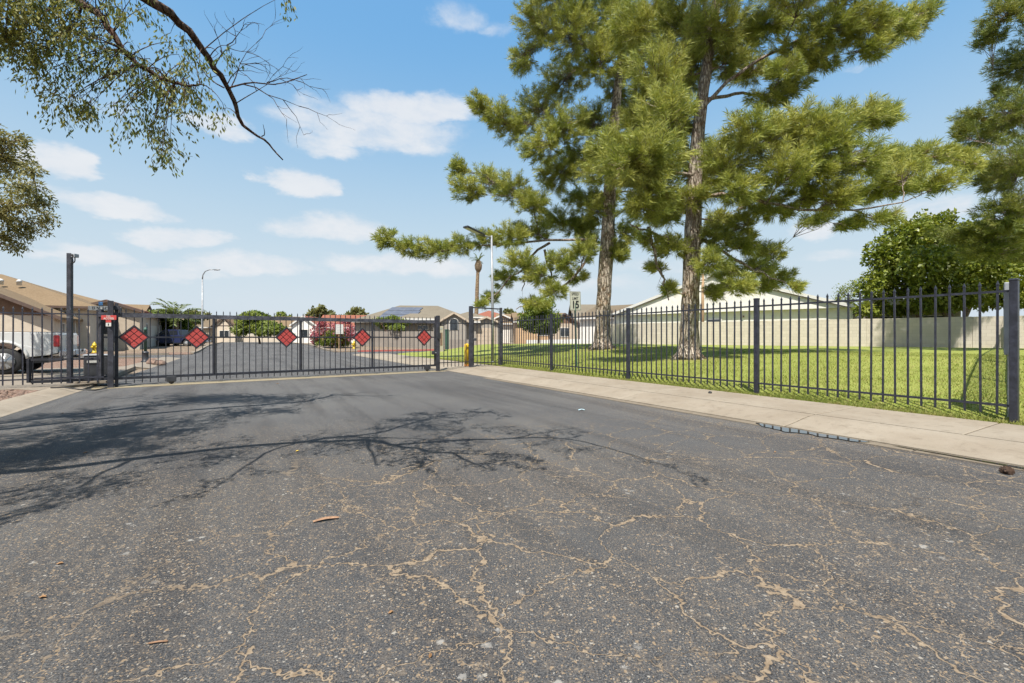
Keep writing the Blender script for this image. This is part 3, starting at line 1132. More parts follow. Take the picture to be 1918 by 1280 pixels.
def picket_mesh(name, h, w_, mat, pointed=True):
    mb = MB()
    mb.box((0, 0, h / 2), (w_, w_, h))
    if pointed:
        z = h
        a = w_ * 0.62
        mb.box((0, 0, z + 0.006), (w_ * 1.25, w_ * 1.25, 0.012))
        vs = [(-a, -a, z + 0.013), (a, -a, z + 0.013), (a, a, z + 0.013), (-a, a, z + 0.013), (0, 0, z + 0.062)]
        mb.add(vs, [(0, 1, 4), (1, 2, 4), (2, 3, 4), (3, 0, 4), (3, 2, 1, 0)])
    o = mb.build(name, mat)
    me = o.data
    bpy.data.objects.remove(o)
    return me


def post_mesh(name, h, w_, mat, cap=True):
    mb = MB()
    mb.bbox((0, 0, h / 2), (w_, w_, h), 0.006)
    if cap:
        mb.bbox((0, 0, h + 0.008), (w_ * 1.12, w_ * 1.12, 0.03), 0.01)
    o = mb.build(name, mat)
    me = o.data
    bpy.data.objects.remove(o)
    return me


ME_PICKET = picket_mesh('picket', 1.66, 0.022, M_IRON)
ME_POST = post_mesh('post', 1.82, 0.078, M_IRON)


def place(name, me, loc, rz, parent):
    o = link(name, me, parent)
    o.location = loc
    o.rotation_euler = (0, 0, rz)
    return o


def fence(label, p0, p1, posts, zf, group=None, picket=ME_PICKET, post=ME_POST, rail_z=(0.20, 1.66), breaks=None):
    """posts: list of distances from p0; zf(dist) gives ground height"""
    p0, p1 = Vector(p0), Vector(p1)
    L = (p1 - p0).length
    dd = (p1 - p0) / L
    rz = math.atan2(dd.y, dd.x)
    root = thing('metal_fence', label, 'fence', (p0.x, p0.y, 0), 0, group)
    rr = random.Random(int(p0.x * 100) + 7)
    for s in posts:
        q = dd * s
        place('post', post, (q.x, q.y, zf(s) - 0.03), rz, root)
    ps = sorted(breaks or posts)
    for a, b in zip(ps, ps[1:]):
        for z in rail_z:
            mb = MB()
            qa, qb = dd * (a + 0.041), dd * (b - 0.041)
            mb.bar((qa.x, qa.y, zf(a) + z), (qb.x, qb.y, zf(b) + z), 0.026, 0.030)
            mb.build('rail', M_IRON, root)
        k = max(1, round((b - a) / PITCH))
        st = (b - a) / k
        for i in range(1, k):
            s = a + st * i
            q = dd * s
            z = zf(a) + (zf(b) - zf(a)) * (s - a) / (b - a)
            pk = place('picket', picket, (q.x, q.y, z + 0.085), rz, root)
            pk.rotation_euler = (rr.uniform(-.006, .006), rr.uniform(-.006, .006), rz)
    return root


FN = 8.39
POST_T = [1.75, 5.11, 8.47, 11.83, 15.14]
FP0 = R(1.75, FN)
fence('long black picket fence between sidewalk and lawn with pointed pickets', FP0, R(15.14, FN),
      [tt - 1.75 for tt in POST_T], lambda s: 0.108 + 0.02)
PDIR = Vector((0.737, 0.676, 0)).normalized()
plen = 27.0
fence('black picket fence running away across the lawn from the corner post', FP0 + PDIR * 0.05, FP0 + PDIR * plen,
      [3.36 * k for k in range(1, 8)] + [plen], lambda s: lawn_z(*tn(*(FP0 + PDIR * s).xy)) + 0.02,
      breaks=[0] + [3.36 * k for k in range(1, 8)] + [plen])
# fence on the left of the gate, in line with it
LF1 = GP(-0.10, 0, -0.02)
LFD = -V
fence('black picket fence left of the sliding gate in front of silver pickup', LF1, LF1 + LFD * 7.0, [3.40, 6.9], lambda s: 0.07, breaks=[0, 3.40, 6.9])

# short fixed bay between gate post and pedestrian gate
PGL = R(15.16, 7.15, 0.11)
sb0 = Vector((GR.x, GR.y, 0)) + V * 0.08
sb1 = Vector((PGL.x, PGL.y, 0)) - V * 0.06
sb = thing('metal_fence', 'short fixed picket bay between sliding gate and walk-through gate', 'fence', sb0)
dsb = sb1 - sb0
for z in (0.30, 1.70):
    mb = MB()
    mb.bar((0, 0, z), dsb + Vector((0, 0, z)), 0.026, 0.03)
    mb.build('rail', M_IRON2, sb)
for i in range(1, 8):
    q = dsb * (i / 8)
    place('picket', ME_PICKET, (q.x, q.y, 0.15), math.atan2(dsb.y, dsb.x), sb)

# ---- sliding gate
GLEN = 8.58
gate = thing('sliding_gate', 'long black sliding gate with five red diamond panels across the road', 'gate', (GL.x, GL.y, 0))
GRZ = math.atan2(GD.y, GD.x)
OFF = 0.10


def gl(s, z, off=OFF):
    p = GD * s + GN * off
    return Vector((p.x, p.y, z))


mb = MB(); mb.bar(gl(-0.25, 1.735), gl(GLEN, 1.735), 0.055, 0.105); mb.build('top_beam', M_BEAM, gate)
mb = MB(); mb.bar(gl(-1.35, 0.215), gl(GLEN, 0.215), 0.05, 0.065); mb.build('bottom_rail', M_IRON2, gate)
mb = MB(); mb.bar(gl(-0.2, 1.200), gl(GLEN, 1.200), 0.034, 0.040); mb.build('middle_rail', M_IRON2, gate)
for s in (2.034, 4.165, 6.31, GLEN - 0.03):
    mb = MB(); mb.bar(gl(s, 0.25), gl(s, 1.682), 0.055, 0.055); mb.build('stile', M_IRON2, gate)
ME_GP = picket_mesh('picket', 1.76, 0.019, M_IRON2)
k = int(8.5 / PITCH)
for i in range(0, k + 1):
    s = 0.096 + PITCH * i
    if s > GLEN - 0.08:
        break
    if min(abs(s - q) for q in (2.034, 4.165, 6.31)) < 0.03:
        continue
    p = gl(s, 0.085, OFF + 0.018)
    place('picket', ME_GP, p, GRZ, gate)
# counterweight tail frame behind the fence
mb = MB()
mb.bar(gl(-1.38, 0.20, .10), gl(-1.38, 0.72, .10), 0.055)
mb.build('tail_post', M_IRON2, gate)
mb = MB(); mb.bar(gl(-1.35, 0.70, .10), gl(-0.2, 0.70, .10), 0.045, 0.045); mb.build('tail_rail', M_POST, gate)
mb = MB(); mb.bar(gl(-1.30, 0.29, .10), gl(-0.2, 0.29, .10), 0.030, 0.030); mb.build('tail_rail', M_POST, gate)
mb = MB(); mb.bar(gl(-0.20, 0.20, .12), gl(-0.20, 1.86, .12), 0.07); mb.build('tail_stile', M_POST, gate)
for s in (1.13, 8.25):
    Mr = Matrix.Translation(gl(s, 0.15)) @ Matrix.Rotation(GRZ, 4, 'Z')
    mb = MB(); mb.bbox((0, 0, 0), (0.20, 0.09, 0.15), 0.012, Mr)
    wc_ = mb.build('wheel_carriage', M_DKPLASTIC, gate)
    mb = MB()
    mb.lathe([(0.02, -0.03), (0.06, -0.028), (0.065, 0), (0.06, 0.028), (0.02, 0.03)], 14, M=Mr @ Matrix.Translation((0, 0, -0.065)) @ Matrix.Rotation(math.pi / 2, 4, 'X'))
    mb.build('wheel', M_IRON2, wc_)


# diamonds: black frame with nine red squares
def diamond(s, hd=0.305):
    root = bpy.data.objects.new('diamond_panel', None)
    COL.objects.link(root)
    root.parent = gate
    # local axes: x along the gate, z up, rotated 45 degrees
    Mr = Matrix.Translation(gl(s, 1.20, OFF - 0.045)) @ Matrix.Rotation(GRZ, 4, 'Z') @ Matrix.Rotation(math.radians(45), 4, 'Y')
    a = hd * math.sqrt(2) / 2
    mb = MB()
    bar = 0.036
    for sg in (-1, 1):
        mb.box((0, 0, sg * (a - bar / 2)), (2 * a, 0.03, bar), Mr)
        mb.box((sg * (a - bar / 2), 0, 0), (bar, 0.0302, 2 * a - 2 * bar), Mr)
    mb.build('frame', M_IRON2, root)
    mb = MB()
    mb.box((0, 0.010, 0), (2 * a - 0.05, 0.006, 2 * a - 0.05), Mr)
    mb.build('backing', M_BLACK, root)
    inner = 2 * (a - bar)
    gapw = 0.015
    cell = (inner - 2 * gapw) / 3
    for i in range(3):
        for j in range(3):
            x = -inner / 2 + cell / 2 + i * (cell + gapw)
            z = -inner / 2 + cell / 2 + j * (cell + gapw)
            mb = MB()
            mb.bbox((x, 0.001, z), (cell, 0.012, cell), 0.003, Mr)
            mb.build('red_tile', M_RED, root)
    mb = MB()
    for x, z in ((-a + .07, a - .07), (a - .07, -a + .07)):
        mb.lathe([(0.008, 0), (0.009, 0.004), (0.004, 0.008)], 8, M=Mr @ Matrix.Translation((x, -0.006, z)) @ Matrix.Rotation(math.pi / 2, 4, 'X'))
    mb.build('screw', M_GALV, root)
    return root


for s in (0.4025, 1.652, 3.78, 5.966, 8.11):
    diamond(s)

# posts of the gate
gp = thing('gate_post', 'tall dark steel gate post carrying the small red sign', 'post', (GL.x, GL.y, 0), GRZ)
mb = MB(); mb.bbox((-0.02, -0.02, 1.02), (0.105, 0.105, 2.08), 0.006); mb.build('post', M_POST, gp)
mb = MB(); mb.bbox((0.075, 0.15, 1.0), (0.065, 0.065, 2.05), 0.006); mb.build('guide_post', M_POST, gp)
mb = MB(); mb.bbox((0.04, 0.075, 1.90), (0.20, 0.05, 0.10), 0.006); mb.build('guide_bracket', M_POST, gp)
mb = MB(); mb.bbox((0.15, 0.10, 1.82), (0.05, 0.10, 0.20), 0.02); mb.build('guide_roller', M_DKPLASTIC, gp)
gp2 = thing('gate_post', 'dark catch post at the right end of the sliding gate', 'post', (GR.x, GR.y, 0), GRZ)
mb = MB(); mb.bbox((0.0, 0.0, 0.98), (0.11, 0.11, 1.96), 0.006); mb.build('post', M_POST, gp2)
mb = MB(); mb.bbox((-0.02, 0.09, 1.78), (0.12, 0.06, 0.30), 0.008); mb.build('catch_bracket', M_POST, gp2)
mb = MB(); mb.bbox((0.0, -0.07, 1.25), (0.13, 0.05, 0.20), 0.008); mb.build('latch_plate', M_DKPLASTIC, gp2)
mb = MB(); mb.bbox((-0.17, 0.03, 0.66), (0.10, 0.10, 0.13), 0.02); mb.build('photo_eye', M_DKPLASTIC, gp2)
mb = MB(); mb.bar((-0.14, 0.03, 0.66), (0, 0.0, 0.66), 0.03); mb.build('photo_eye_arm', M_GALV, gp2)

# red access sign on the gate post
sg = thing('access_sign', 'small red sign with white letters F.D. ACCESS on gate post', 'sign', (GL.x, GL.y, 0), math.radians(8))
mb = MB(); mb.bbox((0.01, -0.112, 1.66), (0.32, 0.008, 0.105), 0.003); pl = mb.build('plate', M_REDTXT, sg)
MX = Matrix.Rotation(math.pi / 2, 4, 'X')
text_mesh('lettering', 'F.D.', 0.055, M_WHITE, Matrix.Translation((0.01, -0.1175, 1.690)) @ MX, pl)
text_mesh('lettering', 'ACCESS', 0.062, M_WHITE, Matrix.Translation((0.01, -0.1175, 1.637)) @ MX, pl)
mb = MB(); mb.bbox((0.0, -0.108, 1.575), (0.115, 0.006, 0.06), 0.003); mb.build('lower_plate', M_REDTXT, sg)
mb = MB(); mb.bbox((0.0, -0.107, 1.495), (0.115, 0.006, 0.085), 0.003); wpl = mb.build('white_plate', M_WHITE, sg)
mb = MB(); mb.box((0.0, -0.1112, 1.497), (0.022, 0.002, 0.05)); mb.build('mark', M_BLACK, wpl)

# pedestrian gate
PGR = R(15.14, FN, 0.11)
pg = thing('walk_gate', 'narrow black walk-through gate with tall frame beside yellow bollard', 'gate', (PGL.x, PGL.y, 0.10))
dpg = Vector((PGR.x - PGL.x, PGR.y - PGL.y, 0))
prz = math.atan2(dpg.y, dpg.x)
place('post', post_mesh('post', 2.24, 0.125, M_POST, False), (0, 0, 0), prz, pg)
place('post', post_mesh('post', 2.22, 0.085, M_POST, False), dpg + Vector((0, 0, 0)), prz, pg)
dn = dpg.normalized()
mb = MB(); mb.bar(dn * 0.06 + Vector((0, 0, 2.19)), dpg - dn * 0.04 + Vector((0, 0, 2.17)), 0.04, 0.045); mb.build('header', M_POST, pg)
leaf = bpy.data.objects.new('gate_leaf', None); COL.objects.link(leaf); leaf.parent = pg
for z in (0.16, 1.60):
    mb = MB(); mb.bar(dn * 0.10 + Vector((0, 0, z)), dpg - dn * 0.08 + Vector((0, 0, z)), 0.03, 0.034); mb.build('rail', M_IRON2, leaf)
for s in (0.10, dpg.length - 0.09):
    mb = MB(); mb.bar(dn * s + Vector((0, 0, 0.06)), dn * s + Vector((0, 0, 1.75)), 0.04); mb.build('stile', M_IRON2, leaf)
for i in range(1, 7):
    q = dn * (0.10 + (dpg.length - 0.19) * i / 7)
    place('picket', ME_PICKET, q + Vector((0, 0, 0.05)), prz, leaf)
mb = MB(); mb.bbox(dn * 0.16 + Vector((0, -0.04, 1.02)), (0.12, 0.09, 0.10), 0.01); mb.build('lock_box', M_DKPLASTIC, pg)
mb = MB(); mb.bar(dpg - dn * 0.05 + Vector((0, 0, 2.05)), dpg - dn * 0.16 + Vector((0, 0, 2.14)), 0.012); mb.build('closer', M_DKPLASTIC, pg)

# tall camera pole left of the gate
CPB = P(131, 0, 10.95)
cp = thing('camera_pole', 'tall dark square pole with small security camera at its top', 'pole', (CPB.x, CPB.y, 0.06))
mb = MB(); mb.bbox((0, 0, 1.58), (0.09, 0.09, 3.16), 0.006, Matrix.Rotation(math.radians(12), 4, 'Z')); mb.build('pole', M_POST, cp)
mb = MB(); mb.tube([(0.06, -0.03, 2.93), (0.12, -0.05, 2.925), (0.165, -0.06, 2.935), (0.19, -0.07, 2.98), (0.185, -0.07, 3.06)], 0.012, 8); mb.build('bracket', M_DKPLASTIC, cp)
mb = MB(); mb.bbox((0.082, -0.045, 2.945), (0.05, 0.06, 0.10), 0.008); mb.build('junction_box', M_DKPLASTIC, cp)
mb = MB(); mb.bbox((0.19, -0.07, 3.09), (0.085, 0.12, 0.085), 0.008); cmr = mb.build('camera', M_LIGHTBOX, cp)
mb = MB(); mb.lathe([(0.024, 0), (0.026, 0.012), (0.02, 0.014)], 12, M=Matrix.Translation((0.19, -0.132, 3.09)) @ Matrix.Rotation(math.pi / 2, 4, 'X')); mb.build('lens', M_BLACK, cmr)
mb = MB(); mb.bbox((0.0, 0, 1.62), (0.096, 0.096, 0.012), 0.003, Matrix.Rotation(math.radians(12), 4, 'Z')); mb.build('strap', M_GALV, cp)

# gate operator housing behind the fence
OB = P(182, 0, 11.25)
op = thing('gate_motor', 'dark gate motor housing on concrete pad behind fence', 'motor', (OB.x, OB.y, 0.075), GRZ)
mb = MB(); mb.bbox((0, 0, 0.03), (0.75, 0.55, 0.07), 0.01); mb.build('pad', M_CONC2, op)
mb = MB(); mb.bbox((0, 0, 0.12), (0.52, 0.36, 0.10), 0.012); mb.build('base_plate', M_GALV, op)
mb = MB(); mb.bbox((0.0, 0, 0.42), (0.47, 0.33, 0.50), 0.035); hs = mb.build('cover', M_DKPLASTIC, op)
mb = MB(); mb.bbox((0.0, 0, 0.685), (0.49, 0.35, 0.035), 0.012); mb.build('lid', M_LIGHTBOX, op)
mb = MB(); mb.bbox((-0.05, -0.168, 0.53), (0.24, 0.006, 0.055), 0.002); mb.build('label_plate', M_WHITE, hs)
mb = MB(); mb.bbox((-0.05, -0.168, 0.48), (0.24, 0.008, 0.035), 0.002); mb.build('handle_recess', M_BLACK, hs)
mb = MB(); mb.bbox((0.30, -0.02, 0.40), (0.10, 0.20, 0.54), 0.015); mb.build('side_box', M_DKPLASTIC, op)
for x in (-0.16, 0.16):
    mb = MB(); mb.lathe([(0.02, -0.03), (0.07, -0.03), (0.07, 0.03), (0.02, 0.03)], 14, M=Matrix.Translation((x, -0.21, 0.13)) @ Matrix.Rotation(math.pi / 2, 4, 'X')); mb.build('drive_wheel', M_IRON2, op)
# black cable lying on the apron in front
mb = MB()
cpts = [G(95, 728, .1), G(120, 727, .105), G(150, 731, .06), G(178, 732.5, .04), G(200, 728, .04)]
mb.tube([Vector((p.x, p.y, 0.118 if i < 2 else 0.075 - .02 * (i > 2))) for i, p in enumerate(cpts)], 0.014, 6)
tag(mb.build('cable', M_BLACK), 'black cable lying on the concrete below the gate motor', 'cable')

# grey meter box with conduit behind the corner post
mbx = thing('meter_box', 'tall light grey enclosure with conduit behind fence corner post', 'box', FP0 + PDIR * 0.16 + Vector((-0.005, 0.0, 0.13)), math.atan2(PDIR.y, PDIR.x))
mb = MB(); mb.bbox((0.10, 0.05, 1.31), (0.30, 0.07, 0.94), 0.012); mb.build('enclosure', M_LIGHTBOX, mbx)
mb = MB(); mb.bbox((0.10, 0.087, 1.31), (0.26, 0.006, 0.88), 0.003); mb.build('door', M_GALV, mbx)
mb = MB()
prof = []
zz = 0.02
while zz < 0.84:
    prof += [(0.028, zz), (0.033, zz + 0.008), (0.028, zz + 0.016)]
    zz += 0.018
mb.lathe(prof, 10, c=(0.10, 0.03, 0)); mb.build('conduit', M_GALV, mbx)

# yellow bollard
bo = P(874, 0, 17.1)
bl = thing('bollard', 'yellow steel bollard beside the walk-through gate', 'bollard', (bo.x, bo.y, 0.10))
mb = MB(); mb.lathe([(0.085, -0.05), (0.085, 0.80), (0.078, 0.835), (0.05, 0.86), (0.0, 0.868)], 20); mb.build('pipe', M_YELLOW, bl)
mb = MB(); mb.lathe([(0.089, 0.0), (0.089, 0.07), (0.086, 0.072)], 20); mb.build('base_band', pm('rust_stain', (0.42, 0.16, 0.03), 0.7, 0.3, 12), bl)

# speed limit sign just inside the fence
sp_ = P(1080, 0, 14.6)
sz = lawn_z(*tn(sp_.x, sp_.y))
sl = thing('speed_limit_sign', 'speed limit 15 sign on green post behind the fence', 'sign', (sp_.x, sp_.y, sz), math.radians(30))
sl.rotation_euler = (0, math.radians(-2.0), math.radians(33))
mb = MB(); mb.bar((0, 0, -0.05), (0, 0, 2.05), 0.055, 0.03); mb.build('post', M_GREENPOST, sl)
mb = MB(); mb.bbox((0, -0.022, 2.36 - sz), (0.46, 0.004, 0.61), 0.0015); pl = mb.build('plate', M_SIGN, sl)
zc = 2.36 - sz
mb = MB()
for sgn in (-1, 1):
    mb.box((0, -0.0250, zc + sgn * 0.288), (0.44, 0.001, 0.010))
    mb.box((sgn * 0.213, -0.0250, zc), (0.010, 0.001, 0.566))
mb.build('border', M_BLACK, pl)
text_mesh('lettering', 'SPEED', 0.125, M_BLACK, Matrix.Translation((0, -0.0252, zc + 0.215)) @ MX, pl, xs=0.88)
text_mesh('lettering', 'LIMIT', 0.125, M_BLACK, Matrix.Translation((0, -0.0252, zc + 0.075)) @ MX, pl, xs=0.88)
text_mesh('lettering', '15', 0.33, M_BLACK, Matrix.Translation((0, -0.0252, zc - 0.13)) @ MX, pl, xs=0.95, bold=0.035)

# street lights
sb_ = P(922.5, 0, 18.9)
st = thing('street_light', 'grey steel street light with black flat head beside the walk-through gate', 'street light', (sb_.x, sb_.y, 0.12), 0, 'street lights')
mb = MB(); mb.tube([(0, 0, -0.03), (0, 0, 2.5), (-0.04, 0, 5.30)], [0.062, 0.055, 0.04], 14); mb.build('pole', M_GALV, st)
mb = MB(); mb.lathe([(0.10, 0), (0.10, 0.02), (0.07, 0.06), (0.062, 0.08)], 14); mb.build('base_plate', M_GALV, st)
hd = (P(872, 425, 17.9) - Vector((sb_.x, sb_.y, 0.12)))
ha = (P(905, 441, 18.6) - Vector((sb_.x, sb_.y, 0.12)))
mb = MB(); mb.tube([(-0.04, 0, 5.22), ha], 0.028, 10); mb.build('arm', M_GALV, st)
ax = (hd - ha).normalized()
sx = ax.cross(Vector((0, 0, 1))).normalized()
uz = sx.cross(ax).normalized()
Mh = Matrix(((ax.x, sx.x, uz.x, ha.x), (ax.y, sx.y, uz.y, ha.y), (ax.z, sx.z, uz.z, ha.z), (0, 0, 0, 1)))
LH = (hd - ha).length
mb = MB(); mb.bbox((LH / 2 + 0.02, 0, 0.0), (LH, 0.28, 0.075), 0.02, Mh); hh = mb.build('head', M_DKPLASTIC, st)
mb = MB(); mb.bbox((LH / 2 + 0.10, 0, -0.040), (LH - 0.28, 0.20, 0.012), 0.004, Mh); mb.build('lens', M_LAMP, hh)
mb = MB(); mb.bbox((0.0, 0, 0.0), (0.16, 0.10, 0.09), 0.02, Mh); mb.build('neck', M_DKPLASTIC, hh)

s2 = P(379, 0, 48)
st2 = thing('street_light', 'tall slim grey street light with curved arm left of the gate middle', 'street light', (s2.x, s2.y, 0.1), 0, 'street lights')
mb = MB(); mb.tube([(0, 0, 0), (0, 0, 1.2), (0.0, 0, 7.2)], [0.16, 0.10, 0.075], 10); mb.build('pole', M_GALV, st2)
mb = MB(); mb.tube([(0, 0, 7.1), (0.05, 0, 7.65), (0.30, 0, 8.05), (0.75, 0, 8.22), (1.25, 0, 8.24)], [0.06, 0.055, 0.05, 0.045, 0.04], 8); mb.build('arm', M_GALV, st2)
mb = MB(); mb.lathe([(0.02, 0), (0.12, 0.08), (0.15, 0.35), (0.10, 0.62), (0.03, 0.70)], 12, M=Matrix.Translation((1.2, 0, 8.22)) @ Matrix.Rotation(math.pi / 2, 4, 'Y') @ Matrix.Diagonal((0.55, 1, 1, 1))); mb.build('head', M_GALV, st2)

# ------------------------------------------------------------------ trees
def bez(a, b, c, n=7):
    out_ = []
    for i in range(n):
        f = i / (n - 1)
        out_.append(a * (1 - f) ** 2 + b * (2 * f * (1 - f)) + c * f * f)
    return out_


def resample(pts, n):
    """smooth curve through points (Catmull-Rom)"""
    pts = [Vector(p) for p in pts]
    ext = [pts[0] * 2 - pts[1]] + pts + [pts[-1] * 2 - pts[-2]]
    out_ = []
    m_ = len(pts) - 1
    for i in range(n):
        f = i / (n - 1) * m_
        k = min(int(f), m_ - 1)
        u = f - k
        p0, p1, p2, p3 = ext[k], ext[k + 1], ext[k + 2], ext[k + 3]
        out_.append(0.5 * ((2 * p1) + (p2 - p0) * u + (2 * p0 - 5 * p1 + 4 * p2 - p3) * u * u + (3 * p1 - p0 - 3 * p2 + p3) * u ** 3))
    return out_


def trunk_tube(mb, pts, radii, sides=14, flare=1.35, rng=None, n=26):
    c = resample(pts, n)
    rr = []
    for i in range(n):
        f = i / (n - 1) * (len(radii) - 1)
        k = min(int(f), len(radii) - 2)
        rr.append(radii[k] + (radii[k + 1] - radii[k]) * (f - k))
    z0 = c[0].z
    rr = [r * (1 + (flare - 1) * math.exp(-(p.z - z0) / 0.35)) for r, p in zip(rr, c)]
    mb.tube(c, rr, sides, True, True, 0.07, rng)
    return c, rr


def unit(v):
    return v / (np.linalg.norm(v, axis=1, keepdims=True) + 1e-9)


def needles(name, C, D, mat, parent, rng, per=26, ln=(0.10, 0.17), wd=0.0075):
    """tufts at points C with twig directions D; every needle is one slim blade"""
    n = len(C)
    Cc = np.repeat(C, per, 0)
    Dd = np.repeat(D, per, 0)
    N = n * per
    dirs = unit(Dd * 0.85 + unit(rng.normal(size=(N, 3))) * 0.80 + np.array([0, 0, 0.08]))
    L = rng.uniform(ln[0], ln[1], N)[:, None]
    side = unit(np.cross(dirs, rng.normal(size=(N, 3)))) * wd
    st = Cc + dirs * 0.01 + Dd * rng.uniform(-0.10, 0.02, N)[:, None]
    tip = st + dirs * L
    tip[:, 2] -= 0.05 * rng.random(N)
    mid = st + dirs * L * 0.45
    v = np.empty((N, 3, 3))
    v[:, 0] = st - side * 0.6
    v[:, 1] = mid + side
    v[:, 2] = tip
    f = np.arange(N * 3).reshape(N, 3)
    return raw_mesh(name, v.reshape(-1, 3), f, mat, parent)


def leaves(name, C, D, mat, parent, rng, ln=(0.06, 0.10), wd=0.30, flat=0.6):
    """one folded leaf (two triangles) per point"""
    N = len(C)
    L = rng.uniform(ln[0], ln[1], N)[:, None]
    dirs = unit(D)
    nrm = unit(rng.normal(size=(N, 3)) + np.array([0, 0, flat * 2]))
    side = unit(np.cross(dirs, nrm)) * L * wd
    v = np.empty((N, 4, 3))
    v[:, 0] = C
    v[:, 1] = C + dirs * L * 0.45 + side
    v[:, 2] = C + dirs * L
    v[:, 3] = C + dirs * L * 0.45 - side
    f = np.arange(N * 4).reshape(N, 4)
    return raw_mesh(name, v.reshape(-1, 3), f, mat, parent)


